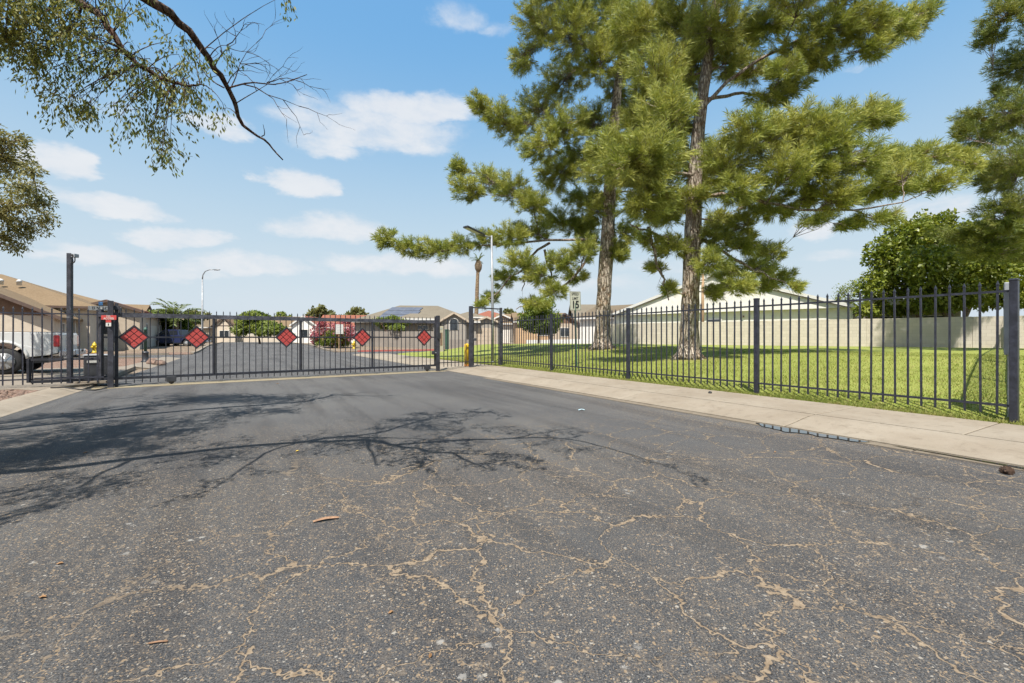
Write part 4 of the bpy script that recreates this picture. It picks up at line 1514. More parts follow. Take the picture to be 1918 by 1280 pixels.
def pine(name, label, Z0, trunk_px, radii, clumps, seed, mat, zbase, spread=2.2, twigs=44, per=24, ln=(0.10, 0.18), wd=0.0075, dead=(), fill=22, r_limb=0.06, grow=1.0):
    rng = np.random.default_rng(seed)
    rr = random.Random(seed)
    pts = [P(px, py, Z0) for px, py in trunk_px]
    pts[0].z = zbase - 0.06
    o0 = Vector((pts[0].x, pts[0].y, zbase))
    root = thing(name, label, 'tree', o0)
    mb = MB()
    tp, tr = trunk_tube(mb, [p - o0 for p in pts], radii, 16, 1.45, rr, 34)
    # root buttresses
    for k in range(7):
        a = k / 7 * 2 * math.pi + rr.uniform(-.3, .3)
        e = Vector((math.cos(a), math.sin(a), 0))
        r0 = radii[0]
        mb.tube([e * r0 * 0.55 + Vector((0, 0, 0.55)), e * r0 * 1.05 + Vector((0, 0, 0.16)), e * r0 * 1.9 + Vector((0, 0, -0.04))], [r0 * 0.3, r0 * 0.3, r0 * 0.10], 7)
    mb.build('trunk', M_PINEBARK, root)
    limb = MB()
    TC, TD = [], []
    sc = Z0 / F
    clumps = list(clumps)
    xs = [q[0] for q in clumps]
    # inner foliage close to the stem
    for k in range(fill):
        f = 0.30 + 0.62 * k / max(1, fill - 1)
        q = trunk_px[0][0], trunk_px[0][1]
        m_ = f * (len(trunk_px) - 1)
        i = min(int(m_), len(trunk_px) - 2)
        qx = trunk_px[i][0] + (trunk_px[i + 1][0] - trunk_px[i][0]) * (m_ - i)
        qy = trunk_px[i][1] + (trunk_px[i + 1][1] - trunk_px[i][1]) * (m_ - i)
        rpx = 0.85 * F / Z0
        clumps.append((qx + rr.uniform(-1.7, 1.7) * rpx, qy + rr.uniform(-.5, .3) * rpx, rpx * rr.uniform(.7, 1.1), rpx * rr.uniform(.5, .75), rr.uniform(-0.2, 2.2)))
    # main limbs first, then every clump grows from the nearest wood on its way to the stem
    wood = [(tp[i], tr[i], 0) for i in range(int(len(tp) * 0.14), len(tp))]
    for dl in dead:
        q = resample([P(px, py, Z0 + z_) - o0 for px, py, z_ in dl], 14)
        rad = [r_limb * (1 - 0.82 * i / 13) + 0.008 for i in range(14)]
        for i in range(2, 14):
            q[i] += Vector((rr.gauss(0, .03), rr.gauss(0, .03), rr.gauss(0, .03)))
        limb.tube(q, rad, 7, False)
        wood += [(q[i], rad[i], 1) for i in range(3, 14)]
        for k in range(6):
            b = q[rr.randint(3, 13)]
            limb.tube([b, b + Vector((rr.uniform(-.3, .3), rr.uniform(-.3, .3), rr.uniform(-.45, .1)))], [0.009, 0.003], 3, False)

    def stem_x(z):
        i = min(range(len(tp)), key=lambda k: abs(tp[k].z - z))
        return tp[i]

    work = []
    for ci, cl in enumerate(clumps):
        px, py, rx, ry = cl[:4]
        dz = cl[4] if len(cl) > 4 else rr.uniform(-spread, spread) * min(1.0, 0.35 + rx / 60)
        c = P(px, py, Z0 + dz) - o0
        s0_ = stem_x(c.z)
        work.append((math.hypot(c.x - s0_.x, c.y - s0_.y), ci, c, Vector((rx * sc, max(rx, ry) * sc * 0.95, ry * sc)) * grow))
    work.sort(key=lambda q: (q[0], q[1]))
    for hd_, ci, c, ax in work:
        best = None
        for (wp, wr, lv) in wood:
            dv = c - wp
            L_ = dv.length
            s1_ = stem_x(wp.z)
            hw_ = math.hypot(wp.x - s1_.x, wp.y - s1_.y)
            if hw_ > hd_ - 0.15 and lv:
                continue
            cost = L_ + (0.9 * max(0.0, wp.z - c.z - 0.15 * L_)) + (0.35 * L_ if lv == 0 and hd_ > 2.5 else 0) + (0.6 * max(0, (c.z - wp.z) - 0.7 * L_))
            if best is None or cost < best[0]:
                best = (cost, wp, wr, lv)
        _, a, ar, lv = best
        dv = c - a
        L_ = dv.length
        ctrl = a + dv * 0.5 + Vector((rr.uniform(-.12, .12), rr.uniform(-.12, .12), rr.uniform(-.16, .10))) * L_
        bc = bez(a, ctrl, c + Vector((rr.uniform(-.2, .2), rr.uniform(-.2, .2), -0.1 * ax.z)), 9)
        for q in bc[2:-1]:
            q += Vector((rr.uniform(-.05, .05), rr.uniform(-.05, .05), rr.uniform(-.06, .06))) * (0.5 + L_ * 0.15)
        r0 = min(ar * 0.62, 0.016 + 0.013 * L_)
        rad = [r0 * (1 - 0.72 * i / 8) + 0.005 for i in range(9)]
        limb.tube(bc, rad, 6, False)
        wood += [(bc[i], rad[i], lv + 1) for i in (4, 5, 6, 7, 8)]
        nt = max(10, int(twigs * (ax.x * ax.z) ** 0.75 / 0.45))
        for k in range(nt):
            e = rng.normal(size=3)
            e /= np.linalg.norm(e)
            e *= rng.random() ** 0.42
            tipp = c + Vector((e[0] * ax.x, e[1] * ax.y, e[2] * ax.z))
            j = rr.randint(4, 8)
            s = bc[j] if (bc[j] - tipp).length < 2.2 * ax.x + 0.4 else bc[8]
            d1 = tipp - s
            if d1.length < 0.12:
                continue
            m1 = s + d1 * 0.55 + Vector((0, 0, -0.08 * d1.length))
            if k % 2 == 0:
                limb.tube([s, m1, tipp], [0.012, 0.008, 0.004], 3, False)
            dd_ = (tipp - m1).normalized() + Vector((0, 0, 0.35))
            dd_.normalize()
            for q in range(3):
                p_ = tipp + (m1 - tipp) * (0.30 * q)
                TC.append(p_ + Vector((rr.gauss(0, .02), rr.gauss(0, .02), rr.gauss(0, .02))))
                TD.append(dd_ + Vector((rr.gauss(0, .15), rr.gauss(0, .15), rr.gauss(0, .15))))
    limb.build('branches', M_LIMB, root)
    needles('crown', np.array(TC), unit(np.array(TD)), mat, root, rng, per, ln, wd)
    return root, len(TC) * per


A_CL = [(722, 447, 24, 20, -.4, 5.6), (765, 462, 34, 20, -.3, 5.6), (815, 468, 36, 22, -.2, 5.6), (862, 458, 28, 20, -.1, 5.6), (905, 447, 28, 20, 0, 5.6), (955, 440, 38, 22),
        (858, 312, 22, 20), (872, 352, 34, 24), (915, 335, 42, 32), (958, 352, 42, 32), (1000, 380, 35, 32),
        (896, 192, 18, 20), (930, 215, 36, 28), (965, 240, 42, 32), (1000, 200, 45, 40), (1012, 270, 42, 36),
        (978, 110, 28, 32), (1002, 40, 42, 46), (1060, 60, 52, 56), (1050, 150, 48, 46), (1110, 110, 50, 50), (1100, 20, 60, 40), (1160, 50, 50, 50),
        (1060, 230, 45, 38), (1080, 300, 50, 38), (1040, 330, 45, 36), (1110, 230, 50, 38), (1130, 320, 50, 34), (1090, 375, 45, 26), (1040, 408, 50, 22), (1000, 430, 46, 20), (1085, 425, 46, 22), (1122, 395, 36, 24),
        (975, 488, 34, 20), (945, 520, 26, 20), (922, 558, 22, 12), (900, 570, 14, 8), (1008, 515, 36, 22), (1052, 490, 34, 24), (1040, 545, 26, 20), (1005, 568, 28, 14), (1076, 515, 30, 20), (1092, 468, 30, 24), (1152, 470, 24, 20), (1172, 435, 28, 26),
        (1195, 200, 60, 56), (1180, 310, 40, 40), (1205, 100, 60, 56), (1230, 20, 60, 50),
        (1040, -50, 80, 60), (1150, -70, 90, 70), (1120, -190, 80, 70), (1220, -150, 80, 70), (1190, -290, 60, 70)]
pA = P(1128, 0, 22.5)
zA = lawn_z(*tn(pA.x, pA.y))
pine('pine_tree', 'tall pine behind the speed limit sign with long low branch reaching left', 22.5,
     [(1128, 652), (1129, 600), (1133, 520), (1139, 430), (1143, 340), (1152, 220), (1165, 90), (1180, -80), (1195, -330)],
     [0.40, 0.37, 0.35, 0.33, 0.28, 0.23, 0.17, 0.11, 0.03], A_CL, 11, M_NEEDLE, zA, 2.4, 42, 24, (0.18, 0.33), 0.0112, grow=1.03, fill=13,
     dead=[[(1110, 470, .5), (1075, 520, .2), (1040, 545, 0), (1000, 566, -.2), (965, 580, -.3)], [(1118, 448, 0), (1040, 452, 0), (955, 458, 0), (880, 462, -.1), (800, 470, -.2), (725, 448, -.4)],
           [(1030, 455, .2), (1000, 475, .2), (980, 505, .1), (950, 525, 0), (930, 550, 0), (905, 570, 0)], [(990, 470, .1), (985, 505, .1), (978, 545, .1)], [(1020, 468, .3), (1030, 510, .3), (1050, 545, .3)]])

B_CL = [(1228, 280, 54, 42, -2.5), (1180, 300, 52, 36, -2.4), (1140, 272, 36, 30, -1.8), (1225, 350, 44, 34, -2.2), (1270, 150, 48, 44, .8), (1272, 240, 42, 38, 1.0), (1222, 235, 44, 38, .6), (1300, 300, 48, 42, 1.2), (1290, 368, 38, 26, -0.2), (1330, 340, 44, 36), (1205, 388, 42, 24, -2.0), (1356, 292, 42, 38, -1.7), (1385, 350, 40, 26, -2.0),
        (1250, 200, 50, 42), (1230, 130, 56, 46), (1300, 118, 56, 46), (1262, 50, 64, 46), (1340, 50, 58, 48), (1185, 50, 46, 46), (1402, 60, 56, 46), (1400, 132, 36, 28), (1190, 230, 40, 36),
        (1452, 40, 52, 36), (1500, 92, 46, 30), (1535, 112, 36, 26), (1560, 50, 56, 36), (1622, 48, 50, 34), (1680, 52, 46, 30), (1718, 28, 32, 30), (1640, 92, 34, 16), (1470, 130, 30, 20),
        (1402, 240, 42, 32), (1442, 262, 52, 36, -1.6), (1502, 240, 52, 40, -1.7), (1562, 230, 46, 34, -1.7), (1620, 218, 42, 26), (1664, 214, 26, 20), (1470, 310, 52, 36, -2.1), (1532, 310, 52, 40, -1.7), (1602, 300, 52, 36, -1.7), (1660, 300, 42, 30), (1702, 292, 38, 26), (1750, 292, 36, 24), (1790, 290, 30, 20), (1812, 310, 20, 16), (1762, 338, 34, 18), (1702, 350, 42, 20), (1642, 358, 46, 24), (1572, 368, 46, 26), (1502, 366, 40, 24), (1532, 408, 34, 16), (1592, 420, 30, 14), (1640, 408, 34, 12),
        (1340, 440, 30, 24), (1388, 458, 30, 24), (1420, 500, 34, 22), (1460, 520, 30, 18), (1490, 536, 18, 10), (1390, 420, 34, 20), (1440, 470, 32, 22), (1330, 490, 28, 22), (1385, 535, 30, 18), (1430, 535, 26, 14), (1345, 410, 30, 20), (1440, 180, 36, 24), (1480, 165, 34, 20), (1550, 265, 44, 30), (1420, 380, 36, 20), (1455, 395, 34, 16), (1690, 322, 44, 24), (1362, 510, 30, 22), (1335, 545, 24, 14),
        (1228, 500, 16, 14), (1252, 540, 16, 14), (1215, 448, 22, 14),
        (1290, -60, 80, 60), (1400, -70, 80, 60), (1500, -50, 70, 50), (1330, -180, 80, 70), (1420, -200, 70, 60), (1230, -100, 70, 60), (1370, -300, 60, 70), (1600, -40, 60, 40)]
pB = P(1290, 0, 15.3)
zB = lawn_z(*tn(pB.x, pB.y))
pine('pine_tree', 'large nearer pine in the lawn with trunk right of the tall fence post', 15.3,
     [(1290, 676), (1291, 620), (1294, 540), (1298, 430), (1301, 340), (1310, 225), (1328, 100), (1345, -20), (1365, -200), (1375, -380)],
     [0.31, 0.29, 0.28, 0.265, 0.23, 0.20, 0.165, 0.13, 0.08, 0.02], B_CL, 23, M_NEEDLE, zB, 2.3, 54, 25, (0.16, 0.30), 0.0088, grow=1.08, fill=14,
     dead=[[(1302, 215, 0), (1370, 150, -.3), (1450, 95, -.5), (1540, 60, -.7), (1690, 15, -.8)], [(1300, 370, -.2), (1390, 366, -.9), (1480, 390, -1.2), (1590, 394, -1.3), (1690, 378, -1.3)],
           [(1310, 190, .1), (1380, 176, .5), (1440, 190, .7), (1500, 215, .8)], [(1296, 470, -.1), (1250, 450, -.4), (1210, 432, -.7), (1180, 420, -.9)], [(1215, 425, -.6), (1225, 470, -.6), (1240, 520, -.5), (1252, 560, -.5)],
           [(1300, 440, 0), (1350, 470, -.3), (1410, 505, -.5), (1470, 528, -.6)], [(1302, 330, 0), (1255, 325, -.5), (1215, 350, -.9), (1165, 360, -1.0)]])

C_CL = [(1885, 28, 38, 32), (1850, 62, 24, 20), (1900, 122, 42, 36), (1872, 170, 20, 14), (1905, 212, 50, 40), (1820, 222, 30, 22), (1850, 252, 46, 34), (1798, 244, 20, 14), (1900, 300, 50, 46), (1858, 330, 36, 30), (1890, 390, 42, 42), (1860, 432, 52, 30), (1800, 436, 44, 14), (1905, 462, 60, 30), (1850, 470, 54, 16),
        (1985, 90, 80, 80), (2000, 250, 90, 80), (1990, 400, 80, 60), (1960, -60, 80, 70), (2060, 150, 70, 80), (2080, 330, 70, 70), (2010, -180, 70, 70)]
pC = P(1985, 0, 19.5)
zC = lawn_z(*tn(pC.x, pC.y))
pine('pine_tree', 'dark pine at the right edge overhanging the leafy green tree', 19.5,
     [(1985, 665), (1984, 500), (1988, 300), (1995, 100), (2000, -100), (2010, -260)], [0.36, 0.32, 0.26, 0.19, 0.11, 0.03], C_CL, 37, M_NEEDLE2, zC, 2.2, 48, 22, (0.16, 0.29), 0.0110, fill=8, grow=1.12)


def leafy(name, label, base, trunks, clumps, mat, seed, leaf=(0.10, 0.16), wd=0.32, dens=900, bark=M_DARKBARK, droop=0.0, shell=0.5, cat='tree', flat=0.6, limb_r=0.035, twig=True):
    """trunks: list of (points, radii); clumps: list of (centre, (rx,ry,rz)) in world metres"""
    rng = np.random.default_rng(seed)
    rr = random.Random(seed)
    o0 = Vector(base)
    root = thing(name, label, cat, o0)
    mb = MB()
    ends = []
    for pts, rad in trunks:
        c = resample([Vector(p) - o0 for p in pts], 16)
        rd_ = [rad[0] + (rad[-1] - rad[0]) * i / 15 for i in range(16)]
        mb.tube(c, rd_, 9, True, True, 0.06, rr)
        ends += c[6:]
    mb.build('trunk', bark, root)
    limb = MB()
    LC, LD = [], []
    for c, ax in clumps:
        c = Vector(c) - o0
        a = min(ends, key=lambda q: (q - c).length + (0.5 if q.z > c.z + 0.3 else 0))
        m1 = (a + c) / 2 + Vector((rr.uniform(-.2, .2), rr.uniform(-.2, .2), rr.uniform(-.1, .25))) * max(ax)
        bc = bez(a, m1, c, 7)
        limb.tube(bc, [limb_r * (1 - 0.8 * i / 6) + 0.004 for i in range(7)], 5, False)
        vol = ax[0] * ax[1] * ax[2]
        n = int(dens * vol ** 0.72)
        e = unit(rng.normal(size=(n, 3))) * (rng.random((n, 1)) ** shell)
        # lumpy outline
        lob = 0.82 + 0.25 * np.sin(e[:, :1] * 5.1 + seed) * np.cos(e[:, 1:2] * 4.3 + e[:, 2:] * 3.7)
        p = np.array(c) + e * lob * np.array(ax)
        dirs = unit(e * 0.7 + rng.normal(size=(n, 3)) * 0.7 + np.array([0, 0, -droop]))
        LC.append(p)
        LD.append(dirs)
        if twig:
            for k in range(10):
                i = rng.integers(0, n)
                q = Vector(p[i])
                limb.tube([bc[rr.randint(3, 6)], (bc[5] + q) / 2 + Vector((0, 0, 0.08)), q], [0.010, 0.007, 0.003], 3, False)
    limb.build('branches', bark, root)
    LC = np.concatenate(LC)
    LD = np.concatenate(LD)
    leaves('crown', LC, LD, mat, root, rng, leaf, wd, flat)
    return root


def px_clumps(Z, lst, spread, seed, ky=0.9):
    rr = random.Random(seed)
    s = Z / F
    res = []
    for q in lst:
        px, py, rx, ry = q[:4]
        dz = q[4] if len(q) > 4 else rr.uniform(-spread, spread)
        res.append((P(px, py, Z + dz), (rx * s, max(rx, ry) * s * ky, ry * s)))
    return res


# dense leafy tree behind the block wall
Zt = 29.5
cl = px_clumps(Zt, [(1640, 540, 34, 40), (1660, 480, 42, 44), (1700, 440, 44, 36), (1750, 430, 50, 40), (1690, 520, 48, 46), (1740, 500, 52, 46, -1.5), (1800, 470, 50, 44), (1800, 540, 52, 44, -1.6), (1850, 500, 50, 46), (1860, 550, 46, 36),
                    (1750, 560, 50, 30, -1.2), (1690, 575, 40, 18), (1640, 580, 26, 14), (1900, 480, 46, 46), (1910, 550, 40, 36), (1620, 580, 20, 16), (1720, 470, 50, 50, 1.5), (1830, 440, 40, 30)], 2.0, 5)
tb = P(1790, 0, Zt)
leafy('leafy_tree', 'dense bright green leafy tree rising behind the long block wall', (tb.x, tb.y, 0.6),
      [([(tb.x, tb.y, 0.5), (tb.x - .2, tb.y, 1.8), (tb.x - 1.5, tb.y - .2, 3.6), (tb.x - 2.6, tb.y, 5.2)], (0.22, 0.06)), ([(tb.x + .2, tb.y, 0.5), (tb.x + .4, tb.y, 2.0), (tb.x + 1.4, tb.y + .2, 3.8), (tb.x + 1.6, tb.y, 5.8)], (0.20, 0.05)),
       ([(tb.x, tb.y + .1, 0.5), (tb.x + .1, tb.y + .3, 2.2), (tb.x - .2, tb.y + .5, 4.2), (tb.x - .3, tb.y, 6.4)], (0.18, 0.05))],
      cl, M_BROAD, 51, (0.18, 0.32), 0.30, 900, M_LIMB, 0.2, 0.30)
Zt = 36.0
tb = P(1585, 0, Zt)
leafy('leafy_tree', 'small pale green tree behind the wall beside the flat porch roof', (tb.x, tb.y, 0.5), [([(tb.x, tb.y, 0.4), (tb.x, tb.y, 2.2), (tb.x + .1, tb.y, 3.6)], (0.10, 0.03))],
      px_clumps(Zt, [(1580, 545, 18, 16), (1600, 535, 14, 14), (1590, 565, 22, 16), (1570, 560, 12, 10)], .5, 7), M_ACACIA, 52, (0.10, 0.16), 0.28, 900, M_LIMB)
# round tree in front of the far houses
Zt = 42.0
tb = P(1008, 0, Zt)
leafy('round_tree', 'round green street tree in front of the peach house', (tb.x, tb.y, 0.15), [([(tb.x, tb.y, 0.1), (tb.x + .05, tb.y, 1.2), (tb.x, tb.y, 2.6)], (0.14, 0.06))],
      px_clumps(Zt, [(985, 600, 18, 20), (1010, 585, 24, 22), (1035, 600, 20, 20), (1005, 610, 30, 18), (1022, 572, 18, 14), (995, 580, 16, 16), (1030, 615, 18, 14)], .8, 8), M_SHRUB, 53, (0.14, 0.24), 0.34, 1500, M_DARKBARK, 0, 0.34)

# ---- big tree on the left whose limbs hang over the road (trunk out of frame)
T1 = Vector((-9.6, 0.9, 0.08))


def shad(px, py, h):
    """branch point whose shadow falls at that spot of the road"""
    g_ = G(px, py, 0.0)
    return Vector((g_.x - SHX * h, g_.y - SHY * h, h))


def overhang():
    rng = np.random.default_rng(77)
    rr = random.Random(77)
    root = thing('overhanging_tree', 'tree left of the road with dark limbs and drooping leaves overhead', 'tree', T1)
    mb = MB()
    fork = T1 + Vector((0.35, 0.2, 3.1))
    c = resample([Vector((0, 0, -0.1)), Vector((0.1, 0.1, 1.2)), Vector((0.3, 0.2, 2.4)), fork - T1], 14)
    mb.tube(c, [0.34 - 0.09 * i / 13 for i in range(14)], 14, True, True, 0.06, rr)
    mb.build('trunk', M_DARKBARK, root)
    L1 = [fork, Vector((-7.6, 2.6, 5.0)), Vector((-5.9, 4.3, 5.75)), P(268, -6, 5.5), P(330, 38, 5.9), P(388, 105, 6.3), P(428, 165, 6.7), P(446, 215, 7.0), P(460, 240, 7.1), P(495, 262, 7.25), P(530, 300, 7.35)]
    L2 = [fork, Vector((-8.0, 2.8, 4.9)), Vector((-7.0, 4.6, 5.9)), P(130, -6, 6.0), P(205, 55, 6.1), P(240, 105, 6.2), P(300, 145, 6.3), P(345, 160, 6.4), P(375, 158, 6.5)]
    S1 = [fork, Vector((-7.2, 1.2, 4.4)), shad(0, 885, 4.7), shad(250, 860, 4.6), shad(400, 842, 4.6), shad(560, 829, 4.5), shad(690, 826, 4.4), shad(735, 834, 4.3), shad(800, 845, 4.2), shad(880, 850, 4.15), shad(950, 848, 4.1)]
    S2 = [shad(560, 829, 4.5), shad(640, 818, 4.9), shad(690, 814, 5.1), shad(750, 800, 5.4), shad(800, 786, 5.6), shad(850, 776, 5.7), shad(920, 772, 5.8)]
    S3 = [shad(735, 834, 4.3), shad(850, 825, 4.5), shad(960, 822, 4.6), shad(1030, 820, 4.6), shad(1100, 830, 4.5), shad(1170, 848, 4.3), shad(1240, 870, 4.1)]
    S4 = [shad(960, 822, 4.6), shad(1020, 810, 4.8), shad(1090, 800, 5.0)]
    S5 = [shad(560, 829, 4.5), shad(500, 848, 4.2), shad(450, 880, 3.9), shad(400, 915, 3.7)]
    S6 = [shad(690, 826, 4.4), shad(690, 842, 4.3), shad(705, 872, 4.2)]
    S7 = [shad(850, 850, 4.15), shad(880, 865, 4.1), shad(912, 880, 4.0)]
    S8 = [shad(250, 860, 4.6), shad(190, 888, 4.4), shad(120, 925, 4.2), shad(60, 960, 4.0)]
    S9 = [shad(640, 818, 4.9), shad(740, 820, 5.2), shad(820, 822, 5.2), shad(870, 802, 5.4)]
    limbs = [(L1, 0.085, 0.010, 40), (L2, 0.080, 0.012, 34), (S1, 0.10, 0.012, 40), (S2, 0.045, 0.010, 20), (S3, 0.038, 0.006, 22), (S4, 0.022, 0.006, 10), (S5, 0.026, 0.006, 12), (S6, 0.028, 0.012, 8), (S7, 0.024, 0.010, 8), (S8, 0.030, 0.006, 12), (S9, 0.026, 0.006, 12)]
    lm = MB()
    curves = []
    for pts, r0, r1, n in limbs:
        q = resample([p - T1 for p in pts], n)
        for i in range(2, n - 1):
            q[i] += Vector((rr.gauss(0, .014), rr.gauss(0, .014), rr.gauss(0, .014)))
        lm.tube(q, [r0 + (r1 - r0) * (i / (n - 1)) ** 0.8 for i in range(n)], 8, True, True, 0.08, rr)
        curves.append(q)
    lm.build('limbs', M_DARKBARK, root)

    tw = MB()
    LC, LD = [], []

    def spray(p, d_, L, depth, leafed, r=0.007):
        """bare twig forking outward"""
        n = 4
        pts = [p]
        dd_ = d_.normalized()
        for i in range(n):
            dd_ = (dd_ + Vector((rr.gauss(0, .22), rr.gauss(0, .22), rr.gauss(0, .18)))).normalized()
            pts.append(pts[-1] + dd_ * L / n)
        tw.tube(pts, [r * (1 - 0.7 * i / n) for i in range(n + 1)], 4, False)
        if leafed:
            for q in pts[1:]:
                for _ in range(leafed):
                    LC.append(q + Vector((rr.gauss(0, .035), rr.gauss(0, .035), rr.gauss(0, .035))))
                    LD.append(Vector((rr.gauss(0, .5), rr.gauss(0, .5), -0.7)) + dd_ * 0.4)
        if depth > 0:
            for q in (pts[2], pts[3], pts[4]):
                spray(q, dd_ + Vector((rr.gauss(0, .6), rr.gauss(0, .6), rr.gauss(0, .45))), L * 0.62, depth - 1, leafed, r * 0.6)

    # bare twigs on the right of limb one
    q1 = curves[0]
    for (a, b, dep, L) in (((430, 170, 6.7), (455, 40, 6.6), 2, 0.75), ((440, 195, 6.8), (520, 120, 6.7), 2, 0.65), ((425, 160, 6.7), (480, 60, 6.8), 1, 0.5), ((455, 158, 6.7), (580, 190, 6.6), 2, 0.75),
                           ((500, 155, 6.7), (580, 120, 6.6), 2, 0.5), ((400, 130, 6.5), (440, 20, 6.4), 2, 0.45), ((425, 85, 6.5), (470, 50, 6.4), 2, 0.35), ((490, 256, 7.2), (522, 252, 7.2), 0, 0.2), ((420, 165, 6.7), (380, 110, 6.9), 1, 0.4)):
        s, e = P(*a) - T1, P(*b) - T1
        spray(s, e - s, L * 1.15, dep, 0, 0.010)
    tw.tube(resample([P(428, 165, 6.7) - T1, P(470, 155, 6.7) - T1, P(520, 158, 6.65) - T1, P(575, 140, 6.6) - T1], 9), [0.013 - 0.001 * i for i in range(9)], 5, False)
    # leaf clusters on both visible limbs (drooping sprays)
    CL = [(20, 30, 60, 45, 6.0, 26), (70, 60, 60, 60, 6.1, 34), (130, 55, 60, 55, 6.1, 34), (180, 95, 50, 45, 6.2, 26), (100, 130, 40, 40, 6.3, 20), (115, 180, 32, 34, 6.3, 18), (130, 215, 26, 14, 6.3, 9), (165, 205, 22, 16, 6.3, 8), (30, 95, 30, 25, 6.2, 10),
          (215, 35, 30, 28, 6.1, 10), (240, 130, 34, 24, 6.2, 12), (245, 180, 36, 34, 6.3, 16), (290, 165, 44, 30, 6.3, 18), (330, 180, 38, 28, 6.4, 14), (270, 220, 34, 28, 6.4, 12), (300, 245, 28, 20, 6.4, 10), (312, 285, 22, 16, 6.4, 8), (300, 305, 18, 10, 6.4, 5),
          (350, 205, 22, 22, 6.5, 8), (360, 125, 34, 20, 6.4, 12), (330, 90, 24, 20, 6.2, 7), (265, 30, 26, 12, 5.9, 6), (420, 120, 20, 14, 6.5, 5), (236, 255, 12, 18, 6.4, 4), (414, 215, 8, 20, 6.8, 4), (372, 180, 22, 18, 6.5, 8), (60, 10, 50, 20, 6.0, 18), (150, 10, 40, 20, 6.0, 12), (532, 6, 9, 10, 6.4, 3),
          (-60, 60, 70, 60, 6.2, 26), (-90, 140, 60, 40, 6.3, 16), (-40, -40, 80, 40, 6.0, 22), (80, -50, 70, 40, 5.9, 18), (200, -40, 60, 30, 5.8, 12)]
    allp = [p for q in curves[:2] for p in q[8:]]
    for px, py, rx, ry, z, n in CL:
        for k in range(int(n * 1.15)):
            zz_ = z + rr.uniform(-.45, .45)
            e = P(px + rr.gauss(0, .55) * rx, py + rr.gauss(0, .55) * ry, zz_) - T1
            s = min(allp, key=lambda q: (q - e).length)
            top = e + Vector((rr.uniform(-.1, .1), rr.uniform(-.1, .1), 0.16))
            if k % 3 == 0:
                tw.tube(bez(s, (s + top) / 2 + Vector((0, 0, 0.12)), top, 5), [0.009, 0.007, 0.006, 0.004, 0.003], 4, False)
            spray(top, Vector((rr.gauss(0, .35), rr.gauss(0, .35), -0.7)), 0.30, 0, 4, 0.004)
    # leaf sprays on the limbs overhead, out of view; they show as shade on the road
    for ci, n, m_ in ((3, 34, 5), (4, 7, 3), (6, 5, 3), (9, 18, 5), (10, 12, 4), (2, 34, 5), (5, 5, 3)):
        q = curves[ci]
        for k in range(n):
            s = q[rr.randint(len(q) // 3, len(q) - 1)]
            spray(s, Vector((rr.gauss(0, .7), rr.gauss(0, .7), rr.uniform(-.6, .2))), 0.45, 1, m_, 0.006)
    # long leafy sprays towards the trunk
    for (a, b, n) in ((shad(-60, 860, 5.0), shad(330, 800, 5.3), 110), (shad(-60, 800, 5.4), shad(420, 745, 5.2), 100), (shad(-60, 830, 5.2), shad(520, 765, 5.4), 110), (shad(-80, 870, 4.9), shad(250, 830, 5.0), 110)):
        s0 = fork + Vector((0, 0, 1.2)) - T1
        q = resample([s0, (s0 + a - T1) / 2 + Vector((0, 0, .5)), a - T1, (a + b) / 2 - T1 + Vector((0, 0, 0.1)), b - T1], 20)
        tw.tube(q, [0.045 - 0.038 * i / 19 for i in range(20)], 6, False)
        for k in range(n):
            s = q[rr.randint(6, 19)]
            spray(s, Vector((rr.gauss(0, .8), rr.gauss(0, .5), rr.uniform(-.6, .2))), 0.5, 1, 6, 0.006)
    tw.build('twigs', M_DARKBARK, root)
    LCn = np.array([tuple(p) for p in LC])
    LDn = np.array([tuple(p) for p in LD])
    leaves('crown', LCn, LDn, M_EUC, root, rng, (0.05, 0.088), 0.18, 0.2)


overhang()

# feathery tree at the left edge, trunk out of frame behind the fence
Zt = 11.6
lst = [(10, 262, 44, 20), (40, 258, 20, 10), (20, 300, 50, 34), (60, 318, 26, 16), (45, 350, 42, 26), (20, 385, 50, 34), (75, 378, 30, 22), (90, 410, 20, 22), (50, 425, 44, 26), (10, 445, 44, 24), (30, 465, 24, 12), (-40, 300, 60, 60), (-50, 400, 60, 60), (-100, 350, 60, 70), (-60, 240, 60, 50)]
tb = P(-120, 0, Zt)
leafy('feathery_tree', 'feathery olive green tree at the left edge above the fence', (tb.x, tb.y, 0.1), [([(tb.x, tb.y, 0.0), (tb.x + .1, tb.y, 2.0), (tb.x + .5, tb.y, 3.6), (tb.x + 1.0, tb.y, 5.2)], (0.17, 0.05)), ([(tb.x, tb.y, 1.6), (tb.x + .8, tb.y - .1, 3.4), (tb.x + 1.9, tb.y - .1, 4.4), (tb.x + 2.6, tb.y, 4.6)], (0.09, 0.02))],
      px_clumps(Zt, lst, .7, 12), M_EUC2, 54, (0.07, 0.13), 0.17, 3300, M_LIMB, 0.5, 0.55, flat=0.2, limb_r=0.02)


# ---- background trees and shrubs
def bg_tree(name, label, Z, base_px, zb, lst, mat, seed, dens, leaf, bark=M_DARKBARK, tr=(0.16, 0.05), spread=1.2, shell=0.4):
    tb_ = P(base_px, 0, Z)
    top = P(lst[0][0], lst[0][1], Z)
    return leafy(name, label, (tb_.x, tb_.y, zb), [([(tb_.x, tb_.y, zb - .1), ((tb_.x * 2 + top.x) / 3, tb_.y, zb + (top.z - zb) * .4), (top.x, tb_.y, top.z)], tr)],
                 px_clumps(Z, lst, spread, seed), mat, seed, leaf, 0.34, dens, bark, 0, shell, limb_r=0.05, twig=False)


